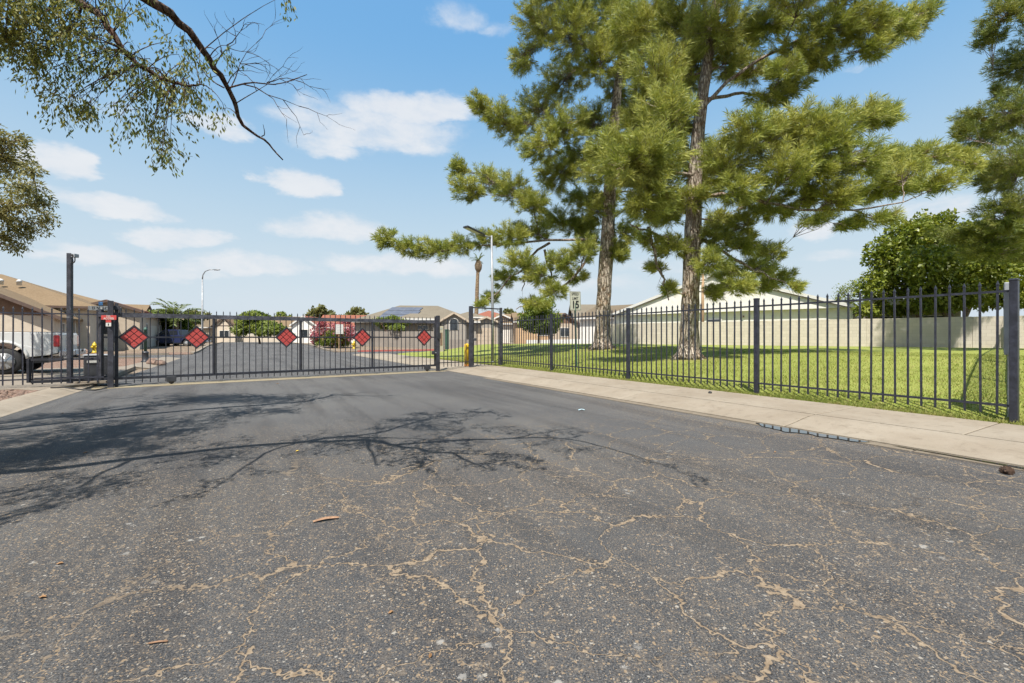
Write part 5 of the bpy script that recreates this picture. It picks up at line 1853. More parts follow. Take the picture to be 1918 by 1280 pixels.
bg_tree('acacia_tree', 'spreading yellow-green acacia beside the far road bend', 62, 487, 0.25, [(480, 612, 24, 14), (462, 608, 26, 16), (500, 612, 30, 14), (520, 618, 22, 12), (450, 620, 20, 12), (535, 624, 16, 8), (470, 594, 24, 10), (495, 622, 26, 10)], M_ACACIA, 61, 520, (0.20, 0.42), spread=2.0, shell=0.6)
bg_tree('round_tree', 'dark rounded tree crown above the gate beside the acacia', 88, 480, 0.3, [(478, 592, 22, 9), (462, 597, 16, 8), (495, 597, 16, 8), (478, 603, 30, 10)], M_SHRUB, 62, 700, (0.35, 0.6))
bg_tree('eucalyptus_tree', 'ragged grey-green eucalyptus above the red roofs', 110, 598, 0.3, [(590, 588, 12, 12), (602, 582, 10, 12), (612, 590, 12, 10), (580, 596, 9, 8), (622, 594, 8, 8), (600, 600, 20, 8)], M_FAR, 63, 230, (0.5, 0.9), spread=2, shell=0.6)
bg_tree('eucalyptus_tree', 'smaller ragged eucalyptus left of the grey house roof', 105, 668, 0.3, [(668, 585, 12, 9), (655, 592, 12, 7), (680, 588, 8, 8), (660, 600, 16, 8), (640, 597, 12, 6)], M_FAR, 64, 170, (0.5, 0.9), spread=2, shell=0.6)
bg_tree('round_tree', 'small pale tree crown right of the dark rounded crown', 100, 528, 0.3, [(527, 592, 9, 8), (540, 598, 8, 6), (530, 601, 12, 6)], M_ACACIA, 65, 500, (0.4, 0.6))
bg_tree('leafy_tree', 'bright green bushy tree under the low palm behind the gate', 52, 300, 0.2, [(310, 600, 16, 14), (295, 590, 18, 10), (325, 610, 18, 16), (345, 612, 16, 14), (300, 615, 14, 12), (318, 588, 14, 8)], M_SHRUB, 66, 1500, (0.2, 0.34))
bg_tree('leafy_tree', 'dark tree behind the left street light pole', 80, 372, 0.3, [(360, 588, 12, 6), (375, 592, 12, 8), (388, 592, 6, 6), (365, 600, 14, 8)], M_FAR, 67, 600, (0.35, 0.6))
bg_tree('shrub_tree', 'yellow-green tree leaning over the grey garden wall', 50, 735, 0.2, [(712, 603, 14, 8), (735, 600, 20, 9), (757, 605, 14, 7), (725, 612, 18, 6), (745, 614, 16, 6)], M_ACACIA, 68, 1100, (0.18, 0.30))
bg_tree('leafy_tree', 'small dark tree between red roof and beige houses', 95, 955, 0.3, [(952, 584, 10, 5), (960, 590, 9, 6)], M_FAR, 69, 500, (0.35, 0.6))
bg_tree('leafy_tree', 'small tree seen between pine trunk and grey gable', 70, 1107, 0.4, [(1107, 610, 7, 16), (1110, 625, 6, 12), (1104, 595, 5, 8)], M_SHRUB, 70, 900, (0.25, 0.4))

# bougainvillea in bloom
Zt = 46.5
tb = P(622, 0, Zt)
bv = leafy('bougainvillea', 'wide bougainvillea bush covered in pink flowers behind the gate', (tb.x, tb.y, 0.05), [([(tb.x, tb.y, 0.0), (tb.x, tb.y, 1.0), (tb.x, tb.y, 1.8)], (0.08, 0.03))],
           px_clumps(Zt, [(600, 635, 16, 14), (622, 632, 20, 16), (645, 632, 18, 16), (610, 642, 20, 8), (638, 643, 22, 8)], .5, 15), M_SHRUB, 71, (0.09, 0.16), 0.36, 2600, M_DARKBARK, 0, 0.35, cat='bush', twig=False)
rng = np.random.default_rng(8)
FC, FD = [], []
for c, ax in px_clumps(Zt, [(598, 622, 18, 12), (620, 615, 20, 10), (645, 613, 18, 10), (610, 628, 22, 12), (638, 628, 22, 14), (592, 634, 10, 12), (656, 625, 9, 14), (625, 640, 24, 8), (603, 607, 8, 5), (650, 602, 7, 4)], .5, 16):
    n = 420
    e = unit(rng.normal(size=(n, 3))) * (rng.random((n, 1)) ** 0.25)
    FC.append(np.array(c) - np.array([tb.x, tb.y, 0.05]) + e * np.array(ax))
    FD.append(e + rng.normal(size=(n, 3)) * 0.6)
leaves('flowers', np.concatenate(FC), np.concatenate(FD), M_FLOWER, bv, rng, (0.10, 0.17), 0.5, 0.3)


# palms
def palm(name, label, base, height, fr_len, n, seed, trunk_r, droop=1.0, skirt=False, lean=0.0, stubs=None):
    rng = np.random.default_rng(seed)
    rr = random.Random(seed)
    root = thing(name, label, 'palm tree', base)
    mb = MB()
    pts = [Vector((lean * (i / 9) ** 1.5, 0, -0.05 + height * i / 9)) for i in range(10)]
    mb.tube(pts, [trunk_r * (1.15 - 0.35 * i / 9) for i in range(10)], 10, True, True, 0.08, rr)
    if stubs:
        mb.lathe([(trunk_r * .9, -1.5), (trunk_r * 1.7, -1.1), (trunk_r * 1.9, -0.6), (trunk_r * 1.2, -0.1), (trunk_r * .7, 0.1)], 10, c=(lean, 0, height))
    mb.build('trunk', M_PALMBARK, root)
    top = pts[-1]
    C, D = [], []
    mb = MB()
    for k in range(n):
        a = 2 * math.pi * k / n + rr.uniform(-.25, .25)
        el0 = rr.uniform(0.1, 1.35)
        d0 = Vector((math.cos(a) * math.cos(el0), math.sin(a) * math.cos(el0), math.sin(el0)))
        q = [top]
        dd_ = d0
        L = fr_len * rr.uniform(0.8, 1.1)
        for i in range(8):
            q.append(q[-1] + dd_ * L / 8)
            dd_ = (dd_ + Vector((0, 0, -0.13 * droop * (1 + i * 0.15)))).normalized()
        mb.tube(q, [0.03 * (1 - 0.1 * i) for i in range(9)], 4, False)
        for i in range(1, 9):
            for s in (-1, 1):
                for j in range(5):
                    p = q[i - 1] + (q[i] - q[i - 1]) * (j / 5)
                    t_ = (q[i] - q[i - 1]).normalized()
                    sd = t_.cross(Vector((0, 0, 1))).normalized() * s
                    C.append(p)
                    D.append(t_ * 0.75 + sd * 0.8 + Vector((0, 0, rr.uniform(-.3, .25))))
    mb.build('fronds', M_PALM, root)
    leaves('leaflets', np.array([tuple(c) for c in C]), np.array([tuple(c) for c in D]), M_PALM, root, rng, (fr_len * 0.14, fr_len * 0.22), 0.07, 0.8)
    return root


b_ = P(330, 0, 50)
palm('date_palm', 'low bushy palm with arching fronds above the gate on the left', (b_.x, b_.y, 0.2), 2.9, 2.9, 30, 5, 0.28, 1.0)
b_ = P(891, 0, 60)
palm('fan_palm', 'tall slender palm with small crown beside the walk-through gate', (b_.x, b_.y, 0.3), 11.0, 1.25, 13, 6, 0.26, 0.5, stubs=True, lean=0.35)
b_ = P(1088, 0, 95)
palm('fan_palm', 'tiny distant palm between the two pines', (b_.x, b_.y, 0.4), 4.2, 1.5, 14, 9, 0.2, 1.0)

# ------------------------------------------------------------------ houses and walls
def roof_gable(mb, w_, d_, h, pitch, ov, axis='y', th=0.14):
    """axis: direction of the ridge in house coordinates"""
    if axis == 'y':
        hw = w_ / 2
        zr = h + pitch * hw
        for s in (-1, 1):
            e = (hw + s * (hw + ov), h - pitch * ov)
            poly = [(e[0], -ov, e[1]), (hw, -ov, zr), (hw, d_ + ov, zr), (e[0], d_ + ov, e[1])]
            mb.prism(poly, (0, 0, th))
    else:
        hd_ = d_ / 2
        zr = h + pitch * hd_
        for s in (-1, 1):
            e = (hd_ + s * (hd_ + ov), h - pitch * ov)
            poly = [(-ov, e[0], e[1]), (-ov, hd_, zr), (w_ + ov, hd_, zr), (w_ + ov, e[0], e[1])]
            mb.prism(poly, (0, 0, th))


def roof_hip(mb, w_, d_, h, pitch, ov, th=0.14):
    x0, x1, y0, y1 = -ov, w_ + ov, -ov, d_ + ov
    W, D = x1 - x0, y1 - y0
    hh = pitch * min(W, D) / 2
    if W >= D:
        r0, r1 = (x0 + D / 2, (y0 + y1) / 2), (x1 - D / 2, (y0 + y1) / 2)
    else:
        r0, r1 = ((x0 + x1) / 2, y0 + W / 2), ((x0 + x1) / 2, y1 - W / 2)
    z0 = h
    v = [(x0, y0, z0), (x1, y0, z0), (x1, y1, z0), (x0, y1, z0), (x0, y0, z0 + th), (x1, y0, z0 + th), (x1, y1, z0 + th), (x0, y1, z0 + th), (r0[0], r0[1], z0 + th + hh), (r1[0], r1[1], z0 + th + hh)]
    if W >= D:
        f = [(4, 5, 9, 8), (5, 6, 9), (6, 7, 8, 9), (7, 4, 8)]
    else:
        f = [(4, 5, 8), (5, 6, 9, 8), (6, 7, 9), (7, 4, 8, 9)]
    mb.add(v, f + [(0, 3, 2, 1), (0, 1, 5, 4), (1, 2, 6, 5), (2, 3, 7, 6), (3, 0, 4, 7)])


def opening(root, kind, face, w_, d_, pos, z, ow, oh, mats=(None, None)):
    """window or door set into a wall face: 'f' front (y=0), 'r' right (x=w), 'l' left (x=0)"""
    def M_(face):
        if face == 'f':
            return Matrix.Identity(4)
        if face == 'r':
            return Matrix.Translation((w_, 0, 0)) @ Matrix.Rotation(math.pi / 2, 4, 'Z')
        return Matrix.Translation((0, d_, 0)) @ Matrix.Rotation(-math.pi / 2, 4, 'Z')
    M = M_(face)
    if kind == 'window':
        mb = MB()
        b = 0.07
        for s in (-1, 1):
            mb.box((pos, -0.02, z + s * (oh / 2)), (ow + 2 * b, 0.08, b), M)
            mb.box((pos + s * (ow / 2), -0.02, z), (b, 0.079, oh - b), M)
        mb.box((pos, -0.01, z), (0.04, 0.05, oh - b), M)
        wn = mb.build('window', mats[0] or M_TRIM, root)
        mb = MB(); mb.box((pos, 0.0, z), (ow, 0.02, oh), M); mb.build('pane', M_GLASS, wn)
    elif kind == 'door':
        mb = MB(); mb.box((pos, -0.01, z), (ow, 0.06, oh), M); mb.build('door', mats[0] or M_DOOR, root)
    elif kind == 'garage':
        mb = MB(); mb.box((pos, -0.005, z), (ow, 0.05, oh), M); gd = mb.build('garage_door', mats[0] or M_GARAGE, root)
        for k in range(4):
            mb = MB(); mb.bbox((pos, -0.035, z - oh / 2 + oh * (k + .5) / 4), (ow - 0.06, 0.02, oh / 4 - 0.05), 0.008, M); mb.build('panel', mats[0] or M_GARAGE, gd)
    elif kind == 'arch':
        mb = MB()
        n = 10
        poly = [(pos - ow / 2, -0.03, z - oh / 2), (pos + ow / 2, -0.03, z - oh / 2)]
        for i in range(n + 1):
            a = math.pi * i / n
            poly.append((pos + math.cos(a) * ow / 2, -0.03, z + oh / 2 - ow / 2 + math.sin(a) * ow / 2))
        mb.prism([M @ Vector(p) for p in poly], M.to_3x3() @ Vector((0, 0.05, 0))); mb.build('arched_window', M_GLASS, root)
        mb = MB()
        pts = [M @ Vector((p[0] + (0.05 if p[0] > pos else -0.05) * (1 if i else 1), -0.05, p[2])) for i, p in enumerate(poly[1:] + poly[:1])]
        mb.tube(pts, 0.06, 4, True, False); mb.build('window_surround', mats[0] or M_TRIM, root)


def house(label, corner, ang, w_, d_, h, roof='gable_y', pitch=0.4, ov=0.45, wall=M_STUCCO, rmat=M_RTAN, z0=0.2, openings=(), gable=None, name='house', fascia=None, root=None, off=(0, 0, 0)):
    if root is None:
        root = thing(name, label, 'house', (corner.x, corner.y, z0), ang)
    O = Vector(off)

    class _W(MB):
        def build(self, nm, mat, parent=None):
            self.v = [tuple(Vector(p) + O) for p in self.v]
            return MB.build(self, nm, mat, parent)
    mb = _W(); mb.box((w_ / 2, d_ / 2, h / 2 - 0.15), (w_, d_, h + 0.3)); mb.build('wall', wall, root)
    mb = _W()
    if roof == 'hip':
        roof_hip(mb, w_, d_, h, pitch, ov)
    else:
        roof_gable(mb, w_, d_, h, pitch, ov, roof[-1])
    mb.build('roof', rmat, root)
    if roof == 'gable_y':
        mb = _W(); mb.prism([(0.01, 0.01, h), (w_ - 0.01, 0.01, h), (w_ / 2, 0.01, h + pitch * w_ / 2 - 0.01)], (0, d_ - 0.02, 0)); mb.build('gable', gable or wall, root)
        mb = _W()
        for s in (-1, 1):
            a = Vector((w_ / 2 + s * (w_ / 2 + ov), -ov - 0.02, h - pitch * ov + 0.03))
            b = Vector((w_ / 2 + s * 0.01, -ov - 0.02, h + pitch * w_ / 2 + 0.03))
            mb.bar(a, b, 0.05, 0.22)
        mb.build('fascia', fascia or M_TRIM, root)
    elif roof == 'gable_x':
        mb = _W(); mb.prism([(0.01, 0.01, h), (0.01, d_ - 0.01, h), (0.01, d_ / 2, h + pitch * d_ / 2 - 0.01)], (w_ - 0.02, 0, 0)); mb.build('gable', gable or wall, root)
        mb = _W(); mb.bar((-ov, -ov - 0.02, h - pitch * ov + 0.04), (w_ + ov, -ov - 0.02, h - pitch * ov + 0.04), 0.05, 0.2); mb.build('fascia', fascia or M_TRIM, root)
    else:
        mb = _W(); mb.bar((-ov - 0.03, -ov - 0.03, h + 0.05), (w_ + ov + 0.03, -ov - 0.03, h + 0.05), 0.05, 0.17); mb.build('fascia', fascia or M_TRIM, root)
        mb = _W(); mb.bar((w_ + ov + 0.03, -ov, h + 0.05), (w_ + ov + 0.03, d_ + ov, h + 0.05), 0.05, 0.169); mb.build('fascia', fascia or M_TRIM, root)
    before = set(root.children_recursive)
    for op_ in openings:
        opening(root, op_[0], op_[1], w_, d_, op_[2], op_[3], op_[4], op_[5], op_[6:] + (None, None))
    if O.length > 0:
        for c in root.children:
            if c not in before:
                c.location = O
    return root


AV = math.atan2(V.y, V.x)
# left: house with brown gable in front and a taller hip-roofed body behind
h1 = house('cream house with brown gable and tan roof behind silver pickup', R(42.5, -11.2 - 13.5), AV, 13.5, 4.6, 2.50, 'gable_y', 0.5, 0.5, M_STUCCO, M_RTAN, 0.16,
           [('window', 'r', 1.6, 1.55, 0.55, 0.95), ('window', 'r', 2.9, 1.55, 0.55, 0.95), ('garage', 'f', 5.0, 1.05, 4.8, 2.1)], M_SIDING, fascia=M_DKTRIM)
house(None, None, 0, 20.0, 14.0, 3.25, 'hip', 0.38, 0.5, M_STUCCO, M_RTAN, 0.16, [('arch', 'f', 18.6, 1.9, 1.0, 2.2), ('window', 'r', 3.0, 1.6, 1.2, 1.2)], fascia=M_DKTRIM, root=h1, off=(-5.6, 4.2, 0))
for x in (8.5, 9.5):
    mb = MB(); mb.lathe([(0.16, 0), (0.16, 0.25), (0.2, 0.26), (0.1, 0.42), (0.0, 0.45)], 10, c=(x, 7.6, 5.1)); mb.build('roof_vent', M_TRIM, h1)
h2 = house('beige house with tan hip roof left of the low palm', R(52.5, -24.0), AV, 16.0, 12.0, 3.0, 'hip', 0.30, 0.5, M_STUCCO2, M_RTAN, 0.25,
           [('window', 'f', 6.2, 2.0, 1.3, 0.8), ('window', 'f', 9.5, 1.5, 1.2, 1.2), ('door', 'f', 11.8, 1.05, 1.0, 2.1), ('window', 'r', 1.8, 1.6, 1.0, 1.2), ('garage', 'r', 5.6, 1.05, 4.2, 2.1), ('window', 'r', 9.8, 1.7, 1.2, 1.0)], fascia=M_DKTRIM)
house(None, None, 0, 4.2, 3.0, 3.2, 'gable_y', 0.35, 0.4, M_STUCCO2, M_RRED, 0.25, [('arch', 'f', 2.1, 1.6, 1.2, 2.2)], root=h2, off=(12.0, -2.6, 0), fascia=M_DKTRIM)
# red tiled roof further back on the left
house('far house with red tiled roof behind the tan roof on the left', R(72, -45), AV, 18, 12, 5.6, 'hip', 0.34, 0.5, M_STUCCO, M_RRED, 0.3, [('window', 'f', 9, 4.0, 1.4, 1.2)])
house('beige garage wing behind the bushy tree under the low palm', R(66, -22.5), AV, 12, 10, 3.0, 'gable_x', 0.35, 0.4, M_STUCCO2, M_RTAN, 0.3, [('garage', 'f', 9.0, 1.05, 2.6, 2.1), ('window', 'f', 4, 1.6, 1.4, 1.1)])
# centre distance
hc = house('small cream gabled house at the far bend left of the acacia', P(400, 0, 82), 0.15, 3.6, 8, 3.0, 'gable_y', 0.85, 0.3, M_STUCCO, M_RTAN, 0.3, [('window', 'f', 1.8, 1.5, 1.6, 1.2)], fascia=M_DKTRIM)
mb = MB()
for x0_, x1_ in ((0.9, 1.8), (2.7, 1.8)):
    mb.bar((x0_, -0.03, 3.0), (x1_, -0.03, 4.3), 0.04, 0.10)
mb.bar((0.4, -0.03, 3.0), (3.2, -0.03, 3.0), 0.04, 0.10)
mb.build('timber', M_DKTRIM, hc)
house(None, None, 0, 9, 9, 2.8, 'gable_x', 0.45, 0.4, M_STUCCO2, M_RTAN, 0.3, [('garage', 'f', 2.4, 1.05, 3.6, 2.1), ('window', 'f', 7, 1.5, 1.4, 1.1)], root=hc, off=(3.7, 1.4, 0))
house(None, None, 0, 8, 9, 2.8, 'gable_x', 0.45, 0.4, M_STUCCO2, M_RBROWN, 0.3, [('window', 'f', 4, 1.5, 1.4, 1.1)], root=hc, off=(-8.1, 1.4, 0))
hr = house('white gabled house with red roof and garage left of the pink bush', P(547, 0, 74), 0.1, 3.6, 7, 2.9, 'gable_y', 0.75, 0.3, M_STUCCOW, M_RRED, 0.35, [('window', 'f', 1.8, 1.5, 1.4, 1.2)])
house(None, None, 0, 7.5, 8, 2.6, 'gable_x', 0.5, 0.4, M_STUCCOW, M_RRED, 0.35, [('garage', 'f', 2.6, 1.05, 4.2, 2.1, M_TRIM)], root=hr, off=(3.7, 1.2, 0))
house('low tan-roofed house far along the road behind the acacia', P(440, 0, 105), 0.2, 15, 9, 2.7, 'hip', 0.38, 0.4, M_STUCCO, M_RTAN, 0.35, [('garage', 'f', 3, 1.05, 4.4, 2.1), ('window', 'f', 10, 1.5, 1.6, 1.1)])
house('low red-roofed house far behind the pink bush', P(590, 0, 100), 0.1, 16, 9, 2.9, 'hip', 0.42, 0.4, M_STUCCOW, M_RRED, 0.35, [('window', 'f', 4, 1.5, 1.6, 1.1), ('window', 'f', 11, 1.5, 1.6, 1.1)])

# grey house with solar panels right of centre
HZG = 54.0
cg = P(664, 0, HZG)
hg_a = math.radians(8)
hg = house('grey stucco house with solar panels and arched entry window', cg, hg_a, 14.4, 9.5, 2.75, 'hip', 0.42, 0.5, M_STUCCOG, M_RGREY, 0.25,
           [('window', 'f', 8.0, 2.15, 1.2, 0.5), ('window', 'f', 9.6, 2.15, 1.0, 0.5), ('door', 'f', 11.6, 1.05, 1.0, 2.1)])
house(None, None, 0, 3.0, 6, 2.95, 'gable_y', 0.60, 0.30, M_STUCCOG, M_RGREY, 0.25, [('arch', 'f', 1.5, 2.5, 0.95, 1.4)], root=hg, off=(10.2, -1.0, 0), fascia=M_STUCCO2)
house(None, None, 0, 4.0, 6, 3.4, 'hip', 0.32, 0.35, M_STUCCOG, M_RGREY, 0.25, [], root=hg, off=(11.6, 2.0, 0))
house(None, None, 0, 3.4, 6, 2.7, 'gable_y', 0.42, 0.30, M_STUCCOG, M_RGREY, 0.25, [('garage', 'f', 1.7, 1.05, 2.5, 2.1, M_STUCCO2)], root=hg, off=(14.0, 0.2, 0), fascia=M_STUCCO2)
# porch hip with white fascia
mb = MB(); roof_hip(mb, 4.4, 2.6, 2.95, 0.42, 0.3, 0.18)
pr = mb.build('porch_roof', M_RGREY, hg); pr.location = (5.2, -1.6, 0)
mb = MB(); mb.bar((4.88, -1.94, 3.05), (9.92, -1.94, 3.05), 0.04, 0.20); mb.build('porch_fascia', M_TRIM, hg)
for x in (5.4, 9.4):
    mb = MB(); mb.bbox((x, -1.4, 1.45), (0.22, 0.22, 2.95), 0.02); mb.build('porch_column', M_STUCCOG, hg)
# solar arrays lie on the left half of the front slope
Wt, Dt = 13.6, 14.0
ang_p = math.atan(0.36)


def on_slope(x, k):
    """point on the front slope: x along, k metres back from the eave"""
    return Vector((x, -0.5 + k, 2.75 + 0.14 + 0.42 * k + 0.06))


for (x0_, x1_, k0, k1) in ((3.0, 7.4, 0.6, 1.75), (3.4, 7.6, 1.9, 3.05), (3.9, 7.8, 3.2, 4.3)):
    sk = 0.42
    mb = MB()
    a, b, c_, d_ = on_slope(x0_ - sk, k0), on_slope(x1_ - sk, k0), on_slope(x1_, k1), on_slope(x0_, k1)
    mb.prism([a, b, c_, d_], (0, 0, 0.05)); sp2 = mb.build('solar_panel', M_SOLAR, hg)
    for i in range(1, 4):
        f = i / 4
        mb = MB(); mb.bar(a.lerp(b, f) + Vector((0, 0, .055)), d_.lerp(c_, f) + Vector((0, 0, .055)), 0.03, 0.015); mb.build('mullion', M_GALV, sp2)

# red roofed house beyond the white SUV
h5 = house('house with red tiled roof beyond the white SUV', P(872, 0, 74), 0.1, 8, 10, 3.6, 'hip', 0.38, 0.4, M_STUCCO2, M_RRED, 0.4, [('garage', 'f', 3, 1.05, 4.2, 2.1, M_STUCCO2)])
house(None, None, 0, 3.4, 6, 3.6, 'gable_y', 0.45, 0.35, M_STUCCO2, M_RRED, 0.4, [('arch', 'f', 1.7, 2.4, 1.1, 1.8)], root=h5, off=(4.2, -1.6, 0))
h6 = house('cream house with shaded garage behind the white SUV', P(934, 0, 72), 0.05, 5.2, 9, 3.0, 'gable_x', 0.35, 0.4, M_STUCCOW, M_RTAN, 0.4, [('garage', 'f', 3.2, 1.05, 2.9, 2.1, M_STUCCOG)])
h7 = house('peach stucco house behind the round street tree', P(966, 0, 66), 0.05, 7.6, 9, 3.1, 'gable_x', 0.3, 0.4, M_STUCCOO, M_RTAN, 0.4, [('window', 'f', 4.0, 1.6, 1.6, 1.1), ('door', 'f', 6.2, 1.05, 1.0, 2.1)])
h8 = house('brown gabled house with pale roof left of the sign post', P(1032, 0, 63), 0.0, 3.8, 8, 2.7, 'gable_y', 0.7, 0.3, M_STUCCO2, M_RGREY, 0.4, [('window', 'f', 1.9, 1.5, 1.2, 1.2)], gable=M_SIDING, fascia=M_DKTRIM)
house(None, None, 0, 4.6, 9, 2.8, 'gable_x', 0.62, 0.4, M_STUCCOG, M_RGREY, 0.4, [('garage', 'f', 2.2, 1.05, 2.4, 2.1)], root=h8, off=(3.7, 1.0, 0))
h9 = house('grey house with dark gable between sign post and pine trunk', P(1070, 0, 68), 0.0, 3.0, 8, 2.6, 'gable_y', 0.75, 0.3, M_STUCCOG, M_RGREY, 0.4, [('window', 'f', 1.5, 1.4, 1.2, 1.1)], fascia=M_DKTRIM)

# white house with the big gable behind the long wall
wd0 = Vector((10.0, 46.0, 0))
wd1 = Vector((24.8, 33.0, 0))
wl = (wd1 - wd0).length
wa = math.atan2(wd1.y - wd0.y, wd1.x - wd0.x)
hw = thing('house', 'large white house with wide low gable behind the block wall', 'house', (wd0.x, wd0.y, 0.5), wa)
EH = 2.88
mb = MB(); mb.box((wl / 2, 8.7, EH / 2 - 0.1), (wl - 0.2, 16.4, EH + 0.2)); mb.build('wall', M_STUCCOW, hw)
mb = MB(); mb.prism([(0.0, 0.15, EH + 0.01), (wl, 0.15, EH + 0.01), (wl / 2, 0.15, 6.05)], (0, 16.5, 0)); mb.build('gable', M_STUCCOW, hw)
mb = MB()
pt = (6.1 - EH) / (wl / 2)
for s in (-1, 1):
    e = wl / 2 + s * (wl / 2 + 0.5)
    mb.prism([(e, 0.02, EH - pt * 0.5 + 0.02), (wl / 2, 0.02, 6.12), (wl / 2, 17.0, 6.12), (e, 17.0, EH - pt * 0.5 + 0.02)], (0, 0, 0.16))
mb.build('roof', M_RBROWN, hw)
mb = MB()
for s in (-1, 1):
    mb.bar((wl / 2 + s * (wl / 2 + 0.5), -0.01, EH - pt * 0.5 + 0.06), (wl / 2 + s * 0.02, -0.01, 6.16), 0.05, 0.24)
mb.build('fascia', M_TRIM, hw)
mb = MB()
for s in (-1, 1):
    mb.bar((wl / 2 + s * (wl / 2 + 0.5), 0.01, EH - pt * 0.5 - 0.10), (wl / 2 + s * 0.02, 0.01, 6.00), 0.04, 0.06)
mb.build('fascia_board', M_DKTRIM, hw)
opening(hw, 'window', 'f', wl, 16, 0, 0, 0, 0) if False else None
mb = MB(); mb.box((wl * 0.50, 0.46, 1.75), (1.3, 0.06, 1.2)); wn = mb.build('window', M_TRIM, hw)
mb = MB(); mb.box((wl * 0.50, 0.42, 1.75), (1.14, 0.03, 1.04)); mb.build('pane', M_GLASS, wn)
mb = MB(); mb.bbox((wl * 0.62, 0.42, 2.45), (0.10, 0.2, 0.16), 0.02); mb.build('wall_lamp', M_DKTRIM, hw)
# brown roofed wing at the back left
house(None, None, 0, 12, 9, 3.2, 'gable_x', 0.36, 0.4, M_STUCCOW, M_RBROWN, 0.5, [('window', 'f', 8, 1.6, 1.4, 1.1)], root=hw, off=(-9.5, 9.0, 0))
# flat-roofed porch on the right
px0 = wl + 0.55
mb = MB(); mb.bbox((px0 + 2.6, 1.6, 3.05), (5.6, 5.2, 0.30), 0.03); mb.build('porch_roof', M_STUCCOW, hw)
mb = MB(); mb.box((px0 + 2.6, 3.9, 1.4), (5.2, 0.2, 2.99)); mb.build('porch_wall', M_STUCCOG, hw)
for x in (px0 + 0.25, px0 + 2.9, px0 + 5.1):
    mb = MB(); mb.bbox((x, -0.75, 1.4), (0.20, 0.20, 2.98), 0.02); mb.build('porch_post', M_SIDING, hw)
for x in (px0 + 1.4, px0 + 3.9):
    mb = MB(); mb.box((x, 3.77, 1.7), (1.5, 0.05, 1.2)); wn = mb.build('window', M_TRIM, hw)
    mb = MB(); mb.box((x, 3.735, 1.7), (1.36, 0.03, 1.06)); mb.build('pane', M_GLASS, wn)


# long block wall at the back of the lawn, one panel per bay
def block_wall(label, pts, heights, zs, mat, bay, th=0.18, pil=True, name='block_wall'):
    a, b = Vector(pts[0]), Vector(pts[1])
    L = (b - a).length
    dd_ = (b - a) / L
    ang = math.atan2(dd_.y, dd_.x)
    root = thing(name, label, 'wall', (a.x, a.y, 0), ang)
    n = max(1, round(L / bay))
    for i in range(n):
        s0, s1 = L * i / n, L * (i + 1) / n
        f = (i + 0.5) / n
        z0 = zs[0] + (zs[1] - zs[0]) * f - 0.15
        z1 = zs[0] + (zs[1] - zs[0]) * f + heights[0] + (heights[1] - heights[0]) * f
        mb = MB(); mb.box(((s0 + s1) / 2, 0, (z0 + z1) / 2), (s1 - s0 - 0.02, th, z1 - z0)); mb.build('panel', mat, root)
        if pil and i:
            mb = MB(); mb.box((s0, 0.01, (z0 + z1) / 2 - 0.012), (0.14, th - 0.03, z1 - z0 - 0.02)); mb.build('pilaster', mat, root)
    return root


W0, W1 = Vector((8.2, 40.6, 0)), Vector((36.0, 16.1, 0))
block_wall('long tan block wall along the back of the lawn', (W0, W1), (1.80, 1.72), (0.58, 0.60), M_BLOCK, 4.6)
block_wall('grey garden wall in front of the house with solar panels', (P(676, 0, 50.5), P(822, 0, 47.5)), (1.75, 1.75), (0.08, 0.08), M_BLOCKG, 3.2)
block_wall('cream garden wall in front of the left houses', (P(128, 0, 35.5), P(243, 0, 39.5)), (1.35, 1.35), (0.1, 0.15), M_STUCCO, 3.0)
block_wall('low white wall beyond the lawn between the pines and houses', (P(985, 0, 47), P(1112, 0, 47)), (0.62, 0.75), (0.28, 0.28), M_STUCCOW, 2.6)
block_wall('low cream wall at the far bend of the road', (P(434, 0, 84), P(548, 0, 84)), (1.2, 1.2), (0.3, 0.3), M_STUCCO, 4.0)
block_wall('low grey wall in front of the arched entry of grey house', (P(842, 0, 49), P(880, 0, 49)), (0.85, 0.85), (0.1, 0.1), M_BLOCKG, 2.2)

# utility pole behind the wall
pw = P(1316, 0, 36.0)
up = thing('utility_pole', 'wooden utility pole with crossarms in front of the white gable', 'utility pole', (pw.x, pw.y, 0.5))
mb = MB(); mb.tube([(0, 0, -0.1), (0, 0, 3.0), (0.02, 0, 5.7)], [0.13, 0.12, 0.10], 10); mb.build('pole', M_WOODPOLE, up)
for z in (5.35, 5.55, 5.12):
    mb = MB(); mb.bar((-0.75, -0.1, z), (0.35, 0.02, z - 0.03), 0.09, 0.07); ca = mb.build('crossarm', M_TRIM, up)
    for x in (-0.7, -0.4, 0.25):
        mb = MB(); mb.lathe([(0.03, 0.02), (0.05, 0.06), (0.03, 0.09), (0.045, 0.12), (0.01, 0.14)], 8, c=(x, -0.06, z)); mb.build('insulator', M_GALV, ca)

